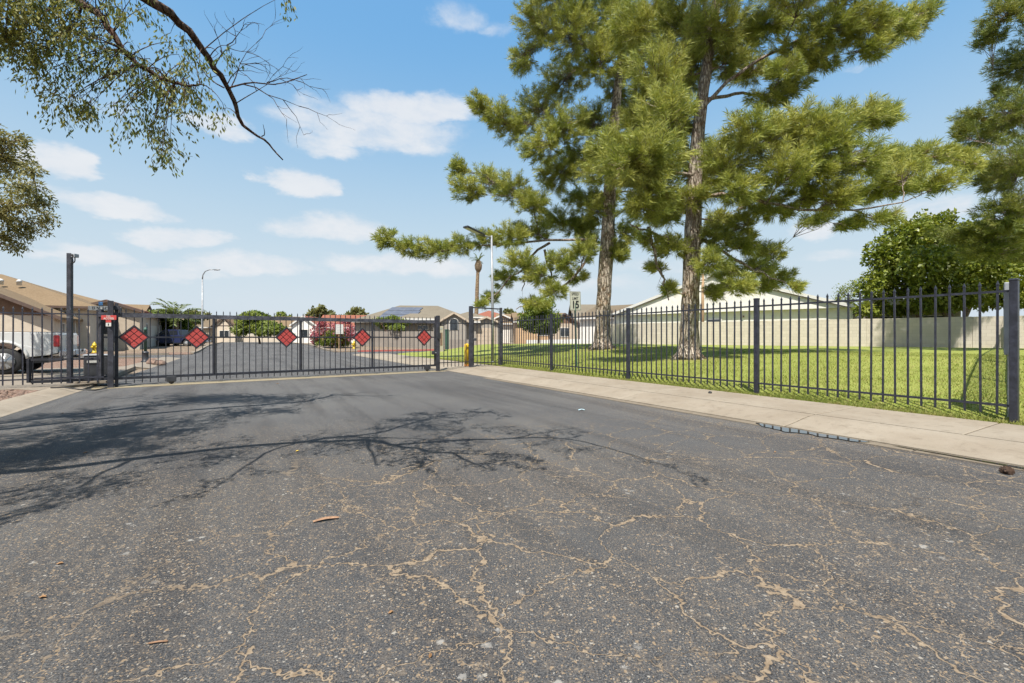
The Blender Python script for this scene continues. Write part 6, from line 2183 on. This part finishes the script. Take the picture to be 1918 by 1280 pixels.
# ------------------------------------------------------------------ vehicles
def wheel(parent, x, y, r, wdt, rim_mat=M_RIM, side=1):
    root = bpy.data.objects.new('wheel', None); COL.objects.link(root); root.parent = parent
    root.location = (x, y, r)
    Mx = Matrix.Rotation(math.pi / 2, 4, 'X')
    mb = MB()
    mb.lathe([(r * 0.62, -wdt / 2), (r * 0.9, -wdt / 2), (r * 0.985, -wdt * 0.38), (r, -wdt * 0.2), (r, wdt * 0.2), (r * 0.985, wdt * 0.38), (r * 0.9, wdt / 2), (r * 0.62, wdt / 2)], 32, M=Mx)
    mb.build('tyre', M_TYRE, root)
    mb = MB()
    yo = -side * (wdt / 2 + 0.004)
    mb.lathe([(r * 0.64, -0.02), (r * 0.60, 0.03), (r * 0.58, 0.03), (r * 0.56, -0.015)], 28, M=Matrix.Translation((0, yo, 0)) @ Mx)
    for k in range(6):
        a = k * math.pi / 3
        for da in (-0.13, 0.13):
            e = Vector((math.cos(a + da) * r * 0.59, yo - side * 0.01, math.sin(a + da) * r * 0.59))
            mb.bar((math.cos(a) * r * 0.1, yo - side * 0.02, math.sin(a) * r * 0.1), e, r * 0.10, 0.03, up=(0, 1, 0))
    mb.lathe([(r * 0.17, -0.03), (r * 0.15, 0.03)], 14, M=Matrix.Translation((0, yo - side * 0.012, 0)) @ Mx)
    mb.build('rim', rim_mat, root)
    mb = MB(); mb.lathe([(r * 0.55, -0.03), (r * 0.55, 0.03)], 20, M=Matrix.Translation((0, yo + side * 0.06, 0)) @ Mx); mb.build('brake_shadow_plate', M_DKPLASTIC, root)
    return root


def side_profile(mb, pts, y0, y1, inset=0.0, zi=1.2):
    """extrude a side outline (x,z) across the car, upper part drawn in"""
    def yy(y, z, s):
        return y + s * inset * max(0.0, z - zi)
    a = [Vector((x, yy(y0, z, 1), z)) for x, z in pts]
    b = [Vector((x, yy(y1, z, -1), z)) for x, z in pts]
    n = len(pts)
    mb.add(a + b, [tuple(range(n)), tuple(reversed(range(n, 2 * n)))] + [(i, n + i, n + (i + 1) % n, (i + 1) % n) for i in range(n)])


def arch_pts(cx, r, z0, n=9):
    return [(cx + math.cos(math.pi * i / (n - 1)) * r, z0 + math.sin(math.pi * i / (n - 1)) * r) for i in range(n)]


def pickup(label, loc, ang, paint, L=5.5, W=1.92, bedtop=1.24, detail=True, group=None):
    """x runs from the rear bumper (0) forward; y across"""
    root = thing('pickup_truck', label, 'pickup truck', loc, ang, group)
    r = 0.385
    ra, fa = 1.18, 4.45
    zb = 0.52
    out_ = [(0.02, 0.62), (0.02, bedtop), (1.95, bedtop + 0.02), (1.95, bedtop), (3.9, bedtop - 0.02), (4.4, 1.16), (5.30, 1.08), (5.48, 0.95), (5.48, 0.50), (5.1, 0.45)]
    out_ += [(fa + 0.48, 0.45)] + arch_pts(fa, 0.47, 0.45)[0:] + [(fa - 0.48, 0.45), (ra + 0.50, 0.47)] + arch_pts(ra, 0.48, 0.47) + [(ra - 0.50, 0.50), (0.25, 0.55)]
    mb = MB(); side_profile(mb, out_, 0, W, 0.05, 0.9)
    body = mb.build('body', paint, root)
    bv_ = body.modifiers.new('bevel', 'BEVEL'); bv_.width = 0.025; bv_.segments = 2; bv_.limit_method = 'ANGLE'; bv_.angle_limit = math.radians(40)
    cabp = [(1.98, bedtop), (2.12, 1.80), (2.35, 1.86), (3.35, 1.84), (3.6, 1.78), (4.25, 1.20), (4.25, 1.16), (1.98, 1.16)]
    mb = MB(); side_profile(mb, cabp, 0.06, W - 0.06, 0.16, 1.25)
    mb.build('cab', paint, root)
    for (x0_, x1_, xa, xb) in ((2.10, 2.98, 2.22, 2.98), (3.06, 4.0, 3.06, 3.58)):
        for yside in (0, 1):
            mb = MB()
            def pt_(x, z):
                ins = 0.06 + 0.16 * max(0, z - 1.25) - 0.006
                return Vector((x, ins if yside == 0 else W - ins, z))
            mb.prism([pt_(x0_, 1.30), pt_(x1_, 1.30), pt_(xb, 1.74), pt_(xa, 1.74)], (0, -0.006 if yside == 0 else 0.006, 0)); mb.build('side_window', M_CARGLASS, root)
    mb = MB(); mb.prism([(1.985, 0.22, 1.32), (1.985, W - 0.22, 1.32), (2.09, W - 0.26, 1.74), (2.09, 0.26, 1.74)], (-0.012, 0, 0)); mb.build('rear_window', M_CARGLASS, root)
    mb = MB(); mb.prism([(4.22, 0.20, 1.26), (4.22, W - 0.20, 1.26), (3.66, W - 0.26, 1.74), (3.66, 0.26, 1.74)], (0.03, 0, 0.03)); mb.build('windscreen', M_CARGLASS, root)
    # flared arches
    for cx in (ra, fa):
        for yside in (0, 1):
            mb = MB()
            y = -0.01 if yside == 0 else W + 0.01
            pts = [Vector((x, y, z)) for x, z in arch_pts(cx, 0.50, 0.46, 13)]
            mb.tube(pts, 0.045, 6); mb.build('wheel_arch', paint, root)
    # bed opening, tailgate, lamps, bumper
    mb = MB(); mb.box((1.0, W / 2, bedtop + 0.012), (1.80, W - 0.26, 0.03)); mb.build('bed_cover', M_DKPLASTIC, root)
    mb = MB(); mb.bbox((0.0, W / 2, 0.95), (0.06, W - 0.42, 0.52), 0.02); tg = mb.build('tailgate', paint, root)
    mb = MB(); mb.bbox((-0.035, W / 2, 1.05), (0.03, 0.26, 0.11), 0.01); mb.build('handle', M_DKPLASTIC, tg)
    for y in (0.10, W - 0.10):
        mb = MB(); mb.bbox((0.045, y, 0.985), (0.15, 0.235, 0.36), 0.03); mb.build('tail_lamp', M_TAIL, root)
    mb = MB(); mb.bbox((-0.10, W / 2, 0.60), (0.22, W - 0.04, 0.20), 0.04); bp = mb.build('bumper', M_CHROME, root)
    mb = MB(); mb.bbox((-0.215, W / 2, 0.62), (0.012, 0.33, 0.16), 0.004); mb.build('licence_plate', M_PLATE, bp)
    mb = MB(); mb.bbox((-0.19, W / 2, 0.47), (0.16, 0.10, 0.08), 0.01); mb.build('tow_hitch', M_DKPLASTIC, bp)
    for y in (0.42, W - 0.42):
        mb = MB(); mb.bbox((-0.215, y, 0.66), (0.014, 0.16, 0.09), 0.004); mb.build('step_pad', M_DKPLASTIC, bp)
    mb = MB(); mb.box((2.7, W / 2, 0.40), (4.8, W - 0.5, 0.18)); mb.build('chassis', M_DKPLASTIC, root)
    mb = MB(); mb.bbox((2.75, W / 2, 0.42), (1.9, W + 0.06, 0.06), 0.02); mb.build('running_board', M_DKPLASTIC, root)
    for y in (0.25, W - 0.25):
        mb = MB(); mb.bbox((5.46, y, 0.92), (0.08, 0.38, 0.18), 0.03); mb.build('headlight', M_LAMP, root)
    mb = MB(); mb.bbox((5.48, W / 2, 0.85), (0.05, W - 0.95, 0.26), 0.02); mb.build('grille', M_DKPLASTIC, root)
    mb = MB(); mb.bbox((5.50, W / 2, 0.55), (0.16, W - 0.04, 0.22), 0.04); mb.build('front_bumper', M_CHROME, root)
    for y, z_ in ((-0.11, 1), (W + 0.11, -1)):
        mb = MB(); mb.bbox((3.85, y, 1.28), (0.10, 0.18, 0.16), 0.03); mb.build('mirror', M_DKPLASTIC, root)
    for x in (ra, fa):
        wheel(root, x, 0.12, r, 0.25, M_RIM, 1)
        wheel(root, x, W - 0.12, r, 0.25, M_RIM, -1)
    return root


# silver pickup: rear towards the gate, nose out of frame to the left (truck x runs along -V)
rc = Vector((-14.0, 14.05, 0.10))
fwd = -V
ang = math.atan2(fwd.y, fwd.x)
# truck y axis = rotate forward by 90 degrees = away-left? choose origin at the camera-side rear corner
yax = Vector((-fwd.y, fwd.x, 0))
W_ = 1.92
org = rc if yax.dot(U) > 0 else rc + U * W_
pickup('silver pickup truck parked behind the fence at the left edge', (org.x, org.y, 0.098), ang, M_SILVER)
bp_ = P(392, 0, 49.5)
pickup('dark blue pickup parked in the yard below the low palm', (bp_.x, bp_.y, 0.16), math.pi + 0.05, M_BLUECAR)


def suv(label, loc, ang, paint):
    root = thing('suv', label, 'car', loc, ang)
    W = 1.9
    ra, fa, r = 0.95, 3.75, 0.36
    out_ = [(0.05, 0.55), (0.0, 0.85), (0.08, 1.10), (0.5, 1.14), (3.3, 1.10), (4.45, 0.98), (4.70, 0.80), (4.72, 0.45), (4.5, 0.36)]
    out_ += arch_pts(fa, 0.43, 0.36) + [(fa - 0.44, 0.34)] + arch_pts(ra, 0.43, 0.36) + [(ra - 0.44, 0.40), (0.2, 0.45)]
    mb = MB(); side_profile(mb, out_, 0, W, 0.05, 0.8)
    body = mb.build('body', paint, root)
    bv_ = body.modifiers.new('bevel', 'BEVEL'); bv_.width = 0.04; bv_.segments = 2; bv_.limit_method = 'ANGLE'; bv_.angle_limit = math.radians(40)
    cabp = [(0.06, 1.06), (0.35, 1.62), (0.7, 1.70), (2.2, 1.70), (2.6, 1.64), (3.5, 1.08)]
    mb = MB(); side_profile(mb, cabp, 0.05, W - 0.05, 0.20, 1.1); mb.build('cabin', paint, root)
    for (q) in ([(0.35, 1.18), (1.0, 1.18), (1.0, 1.55), (0.55, 1.55)], [(1.06, 1.18), (1.98, 1.18), (1.98, 1.58), (1.06, 1.58)], [(2.04, 1.18), (3.15, 1.18), (2.55, 1.57), (2.04, 1.58)]):
        for ys in (0, 1):
            def pt_(x, z):
                ins = 0.05 + 0.20 * max(0, z - 1.1) - 0.006
                return Vector((x, ins if ys == 0 else W - ins, z))
            mb = MB(); mb.prism([pt_(*c) for c in q], (0, -0.006 if ys == 0 else 0.006, 0)); mb.build('side_window', M_CARGLASS, root)
    mb = MB(); mb.prism([(0.10, 0.25, 1.20), (0.10, W - 0.25, 1.20), (0.29, W - 0.30, 1.55), (0.29, 0.30, 1.55)], (-0.03, 0, 0.012)); mb.build('rear_window', M_CARGLASS, root)
    mb = MB(); mb.prism([(3.42, 0.2, 1.16), (3.42, W - 0.2, 1.16), (2.68, W - 0.26, 1.60), (2.68, 0.26, 1.60)], (0.02, 0, 0.03)); mb.build('windscreen', M_CARGLASS, root)
    for y in (0.18, W - 0.18):
        mb = MB(); mb.bbox((0.03, y, 0.98), (0.10, 0.34, 0.16), 0.03); mb.build('tail_lamp', M_TAIL, root)
        mb = MB(); mb.bbox((4.62, y, 0.80), (0.14, 0.34, 0.12), 0.03); mb.build('headlight', M_LAMP, root)
    mb = MB(); mb.bbox((0.0, W / 2, 0.50), (0.10, W - 0.1, 0.22), 0.03); mb.build('bumper', M_DKPLASTIC, root)
    mb = MB(); mb.box((2.3, W / 2, 0.33), (3.9, W - 0.4, 0.14)); mb.build('chassis', M_DKPLASTIC, root)
    for x in (ra, fa):
        wheel(root, x, 0.11, r, 0.22, M_RIM, 1)
        wheel(root, x, W - 0.11, r, 0.22, M_RIM, -1)
    return root


sv = P(936, 0, 60.5)
suv('white SUV parked on the drive seen through the walk-through gate', (sv.x, sv.y, 0.36), math.radians(180 - 28), M_WHITECAR)


# ------------------------------------------------------------------ street furniture in the distance
def hydrant(label, loc):
    root = thing('fire_hydrant', label, 'fire hydrant', loc, 0, 'yellow fire hydrants')
    mb = MB(); mb.lathe([(0.17, 0), (0.17, 0.05), (0.12, 0.06), (0.115, 0.50), (0.15, 0.52), (0.15, 0.57), (0.12, 0.60), (0.10, 0.70), (0.05, 0.76), (0.03, 0.82)], 16); mb.build('barrel', M_HYD, root)
    for a in (0, math.pi, -math.pi / 2):
        Mx = Matrix.Rotation(a, 4, 'Z') @ Matrix.Translation((0.10, 0, 0.42)) @ Matrix.Rotation(math.pi / 2, 4, 'Y')
        mb = MB(); mb.lathe([(0.07, 0), (0.07, 0.06), (0.085, 0.07), (0.085, 0.11), (0.03, 0.13)], 12, M=Mx); mb.build('outlet_cap', M_HYD, root)
    return root


q = P(177, 0, 33.5)
hydrant('yellow fire hydrant behind the fence next to the camera pole', (q.x, q.y, 0.05))
q = P(663, 0, 45.5)
hydrant('yellow fire hydrant at the right end of the pink bush', (q.x, q.y, 0.05))

q = P(636, 0, 45.3)
nb = thing('notice_sign', 'white notice board on a post in front of the pink bush', 'sign', (q.x, q.y, 0.05), math.radians(8))
for x in (-0.05, 0.10):
    mb = MB(); mb.bar((x, 0, -0.05), (x, 0, 2.2), 0.07); mb.build('post', M_WOODPOLE, nb)
mb = MB(); mb.bbox((0.0, -0.05, 1.95), (0.74, 0.03, 0.95), 0.01); pl = mb.build('board', M_WHITE, nb)
for k in range(5):
    mb = MB(); mb.box((0.0, -0.067, 2.28 - k * 0.16), (0.56 - 0.08 * (k % 2), 0.003, 0.035)); mb.build('text_line', M_LIGHTBOX, pl)

# small address sign board behind the left fence
q = P(188, 0, 12.6)
ad = thing('address_sign', 'white address board on a post behind the red access sign', 'sign', (q.x, q.y, 0.09), math.radians(14))
mb = MB(); mb.bar((0.0, 0, -0.03), (0, 0, 1.98), 0.05); mb.build('post', M_POST, ad)
mb = MB(); mb.bbox((0.0, -0.04, 1.91), (0.52, 0.012, 0.12), 0.004); pl = mb.build('board', M_WHITE, ad)
text_mesh('lettering', 'D N  12', 0.10, M_BLACK, Matrix.Translation((0, -0.0475, 1.91)) @ MX, pl)
mb = MB(); mb.bbox((0.03, -0.04, 2.04), (0.10, 0.01, 0.10), 0.003); mb.build('blue_plate', M_SIGNBLUE, ad)

# ornamental post on the pink gravel
q = P(272.5, 0, 20.6)
lp = thing('ornamental_post', 'dark green post with fluted base standing on pink gravel', 'post', (q.x, q.y, 0.05))
mb = MB(); mb.lathe([(0.17, 0), (0.17, 0.06), (0.13, 0.10), (0.11, 0.40), (0.13, 0.43), (0.13, 0.47), (0.075, 0.52)], 16); mb.build('fluted_base', M_DKPLASTIC, lp)
mb = MB(); mb.lathe([(0.06, 0.50), (0.055, 1.45), (0.08, 1.47), (0.08, 1.52), (0.03, 1.60), (0.0, 1.62)], 14); mb.build('shaft', M_GREENPOST, lp)
# boulders at the end of the gravel bed
def boulder(label, loc, s, seed):
    rr = random.Random(seed)
    bm = bmesh.new()
    bmesh.ops.create_icosphere(bm, subdivisions=2, radius=1.0)
    for v in bm.verts:
        k = 1 + 0.22 * math.sin(v.co.x * 3 + seed) * math.cos(v.co.y * 4) + rr.uniform(-.08, .08)
        v.co = Vector((v.co.x * s[0] * k, v.co.y * s[1] * k, max(-0.3, v.co.z) * s[2] * k))
    me = bpy.data.meshes.new('boulder'); bm.to_mesh(me); bm.free()
    me.materials.append(M_STONE)
    o = link('boulder', me); o.location = loc
    tag(o, label, 'rock')


for i, (px, z_, s, lb) in enumerate(((286, 19.6, (.26, .2, .2), 'dark brown boulder at the end of the pink gravel'), (301, 19.2, (.2, .16, .16), 'smaller dark boulder at the kerb beside the drive'))):
    q = P(px, 0, z_); boulder(lb, (q.x, q.y, 0.08), s, i + 2)
for i, (px, z_, s, lb) in enumerate(((152, 30.5, (.5, .4, .35), 'pale rock on the yard left of the hydrant'), (143, 30.0, (.35, .3, .3), 'small pale rock close to the camera pole'))):
    q = P(px, 0, z_); boulder(lb, (q.x, q.y, 0.10), s, i + 12)

# wheeled bins
for i, (px, z_) in enumerate(((284, 49.0), (297, 48.6))):
    q = P(px, 0, z_)
    bn_ = thing('wheelie_bin', ('dark wheeled bin furthest left beside the blue pickup', 'dark wheeled bin nearest the blue pickup front wheel')[i], 'bin', (q.x, q.y, 0.16), 0.2 * i, 'wheeled bins')
    mb = MB(); side_profile(mb, [(-0.27, 0.12), (0.27, 0.05), (0.33, 1.0), (-0.33, 1.0)], -0.3, 0.3); mb.build('body', M_BIN, bn_)
    mb = MB(); mb.bbox((0, 0, 1.04), (0.72, 0.66, 0.08), 0.03); mb.build('lid', M_DKPLASTIC, bn_)
    for y in (-0.26, 0.26):
        mb = MB(); mb.lathe([(0.10, -0.03), (0.10, 0.03)], 12, M=Matrix.Translation((-0.26, y, 0.10)) @ Matrix.Rotation(math.pi / 2, 4, 'X')); mb.build('wheel', M_TYRE, bn_)

# utility cabinets near the catch post
q = P(826, 0, 31.8)
cb = thing('utility_cabinet', 'cream utility cabinet right of the sliding gate catch post', 'cabinet', (q.x, q.y, 0.07), 0.3)
mb = MB(); mb.bbox((0, 0, 0.95), (0.42, 0.34, 1.9), 0.02); mb.build('housing', M_CREAMBOX, cb)
mb = MB(); mb.bbox((0, -0.175, 1.0), (0.16, 0.012, 0.9), 0.004); mb.build('door', M_DOOR, cb)
mb = MB(); mb.bbox((0, -0.175, 1.72), (0.14, 0.01, 0.10), 0.003); mb.build('meter', M_LIGHTBOX, cb)
q = P(837, 0, 34.0)
cb2 = thing('utility_pedestal', 'slim green utility pedestal beside the cream cabinet', 'cabinet', (q.x, q.y, 0.07), 0.3)
mb = MB(); mb.bbox((0, 0, 0.82), (0.26, 0.26, 1.68), 0.02); mb.build('housing', M_GREENPOST, cb2)
mb = MB(); mb.bbox((0, 0, 1.69), (0.30, 0.30, 0.06), 0.01); mb.build('cap', M_GREENPOST, cb2)

# ------------------------------------------------------------------ small things on the ground
def gravel_stones():
    rng = np.random.default_rng(21)
    ico = bmesh.new(); bmesh.ops.create_icosphere(ico, subdivisions=1, radius=1.0)
    bv0 = np.array([v.co[:] for v in ico.verts]); bf0 = np.array([[v.index for v in f.verts] for f in ico.faces]); ico.free()
    N = 4200
    t_ = rng.uniform(5.5, 13.6, N)
    n_ = -3.66 - 5.5 * rng.random(N) ** 1.3
    t_ = np.where((n_ > -4.2) & (t_ > 13.0), 13.0, t_)
    c = np.outer(t_, np.array(U)) + np.outer(n_, np.array(V)); c[:, 2] = 0.088
    s = rng.uniform(0.012, 0.042, (N, 1)) * np.array([1, 1, .7]) * rng.uniform(.7, 1.3, (N, 3))
    vs = (bv0[None] * (1 + rng.normal(0, .13, (N, len(bv0), 1)))) * s[:, None] + c[:, None]
    fs = bf0[None] + (np.arange(N) * len(bv0))[:, None, None]
    o = raw_mesh('gravel', vs.reshape(-1, 3), fs.reshape(-1, 3), M_STONE)
    tag(o, 'loose reddish gravel stones along the left curb', 'gravel', kind='stuff')


gravel_stones()

# curl of bark on the road
mb = MB()
g0 = G(612, 975)
pts = [Vector((-0.10, -0.045, 0.004)), Vector((-0.05, -0.02, 0.012)), Vector((0.0, 0.0, 0.016)), Vector((0.06, 0.02, 0.012)), Vector((0.10, 0.03, 0.006))]
vs = []
for i, p in enumerate(pts):
    ww = (0.010, 0.017, 0.019, 0.015, 0.004)[i]
    vs += [p + Vector((-0.3 * ww, ww, 0.004)), p + Vector((0, 0, 0.012)), p + Vector((0.3 * ww, -ww, 0.002))]
mb.add(vs, [(i * 3 + j, i * 3 + j + 1, i * 3 + j + 4, i * 3 + j + 3) for i in range(4) for j in range(2)])
bk = mb.build('bark_strip', M_BARKPEEL)
sol = bk.modifiers.new('thick', 'SOLIDIFY'); sol.thickness = 0.003
bk.location = (g0.x, g0.y, 0.002)
bk.scale = (0.72, 0.85, 0.8)
tag(bk, 'curled strip of reddish bark lying on the asphalt', 'bark')


def dry_leaf(label, px, py, s, rot, mat=M_DRYLEAF, z=0.004):
    g_ = G(px, py)
    mb = MB()
    L = s * 0.7
    vs = [(-L / 2, 0, 0), (-L * .15, L * .27, 0.006), (L * .2, L * .2, 0.008), (L / 2, 0, 0.003), (L * .2, -L * .22, 0.009), (-L * .15, -L * .25, 0.004), (0, 0, 0.0)]
    mb.add(vs, [(0, 6, 1), (1, 6, 2), (2, 6, 3), (3, 6, 4), (4, 6, 5), (5, 6, 0)])
    o = mb.build('fallen_leaf', mat)
    sm = o.modifiers.new('thick', 'SOLIDIFY'); sm.thickness = 0.002
    o.location = (g_.x, g_.y, z)
    o.rotation_euler = (0, 0, rot)
    tag(o, label, 'leaf', 'fallen leaves on the road')


dry_leaf('dry tan leaf lying alone near the lower middle of the road', 732, 1150, 0.035, 0.4)
dry_leaf('orange dry leaf nearest the bottom edge of the road', 806, 1232, 0.032, 1.3)
dry_leaf('small orange leaf in front of the bark strip on the left', 112, 1058, 0.05, 0.2)
dry_leaf('tiny orange leaf beside the dark branch shadow on the left', 160, 849, 0.05, 0.8)
dry_leaf('tiny orange leaf near the right end of the branch shadow', 1452, 848, 0.045, 0.5)
dry_leaf('small orange leaf on the asphalt close to the left curb', 117, 775, 0.06, 0.1)
dry_leaf('pale dry leaf on the road in front of the sliding gate', 520, 719, 0.12, 0.0)
dry_leaf('small yellow leaf in the middle of the road shadows', 557, 846, 0.05, 0.6, M_YELLOW)
dry_leaf('long straw coloured leaf at the lower left of the road', 80, 1121, 0.05, 0.0)
# twig
mb = MB(); g_ = G(298, 1206)
mb.tube([(-0.035, -0.008, 0.006), (0.0, 0.0, 0.008), (0.03, 0.006, 0.006)], 0.0035, 6)
o = mb.build('twig', M_BARKPEEL); o.location = (g_.x, g_.y, 0.001); tag(o, 'short broken twig near the lower left of the road', 'twig')
# scrap of paper
mb = MB(); g_ = G(1089, 769)
mb.add([(-0.05, -0.03, 0.006), (0.0, -0.02, 0.022), (0.05, -0.03, 0.01), (0.05, 0.03, 0.012), (0.0, 0.03, 0.02), (-0.05, 0.025, 0.006)], [(0, 1, 4, 5), (1, 2, 3, 4)])
o = mb.build('paper_scrap', M_LITTER); o.modifiers.new('thick', 'SOLIDIFY').thickness = 0.002
o.location = (g_.x, g_.y, 0.002); tag(o, 'crumpled pale blue scrap on the road beyond the branch shadow', 'litter')
# black rubber plug on the walk
mb = MB(); g_ = G(1330, 737, 0.112)
mb.lathe([(0.032, 0), (0.034, 0.012), (0.028, 0.034), (0.012, 0.042), (0.0, 0.044)], 14)
o = mb.build('rubber_cap', M_BLACK); o.location = (g_.x, g_.y, 0.111); tag(o, 'round black cap lying on the sidewalk near the tall fence post', 'cap')
# pine cone in the gutter
g_ = G(1886, 888)
pc = thing('pine_cone', 'dark pine cone lying on the road at the right edge', 'pine cone', (g_.x, g_.y, 0.028), 0.5)
mb = MB()
rr = random.Random(4)
for i in range(46):
    f = i / 45
    a = i * 2.4
    r_ = 0.030 * math.sin(math.pi * min(1, 0.18 + 0.8 * f)) + 0.006
    c = Vector((-0.05 + 0.10 * f, math.cos(a) * r_ * 0.7, math.sin(a) * r_ * 0.7))
    e = Vector((0.012, math.cos(a) * r_ * 1.3, math.sin(a) * r_ * 1.1))
    sd = Vector((0, -math.sin(a), math.cos(a))) * 0.010
    mb.add([c - sd, c + sd, c + e * 0.55 + sd * .6, c + e * 0.55 - sd * .6], [(0, 1, 2, 3)])
mb.build('scales', M_CONE, pc)
mb = MB(); mb.lathe([(0.006, -0.05), (0.018, -0.02), (0.018, 0.02), (0.005, 0.05)], 10, M=Matrix.Rotation(math.pi / 2, 4, 'Y')); mb.build('core', M_CONE, pc)
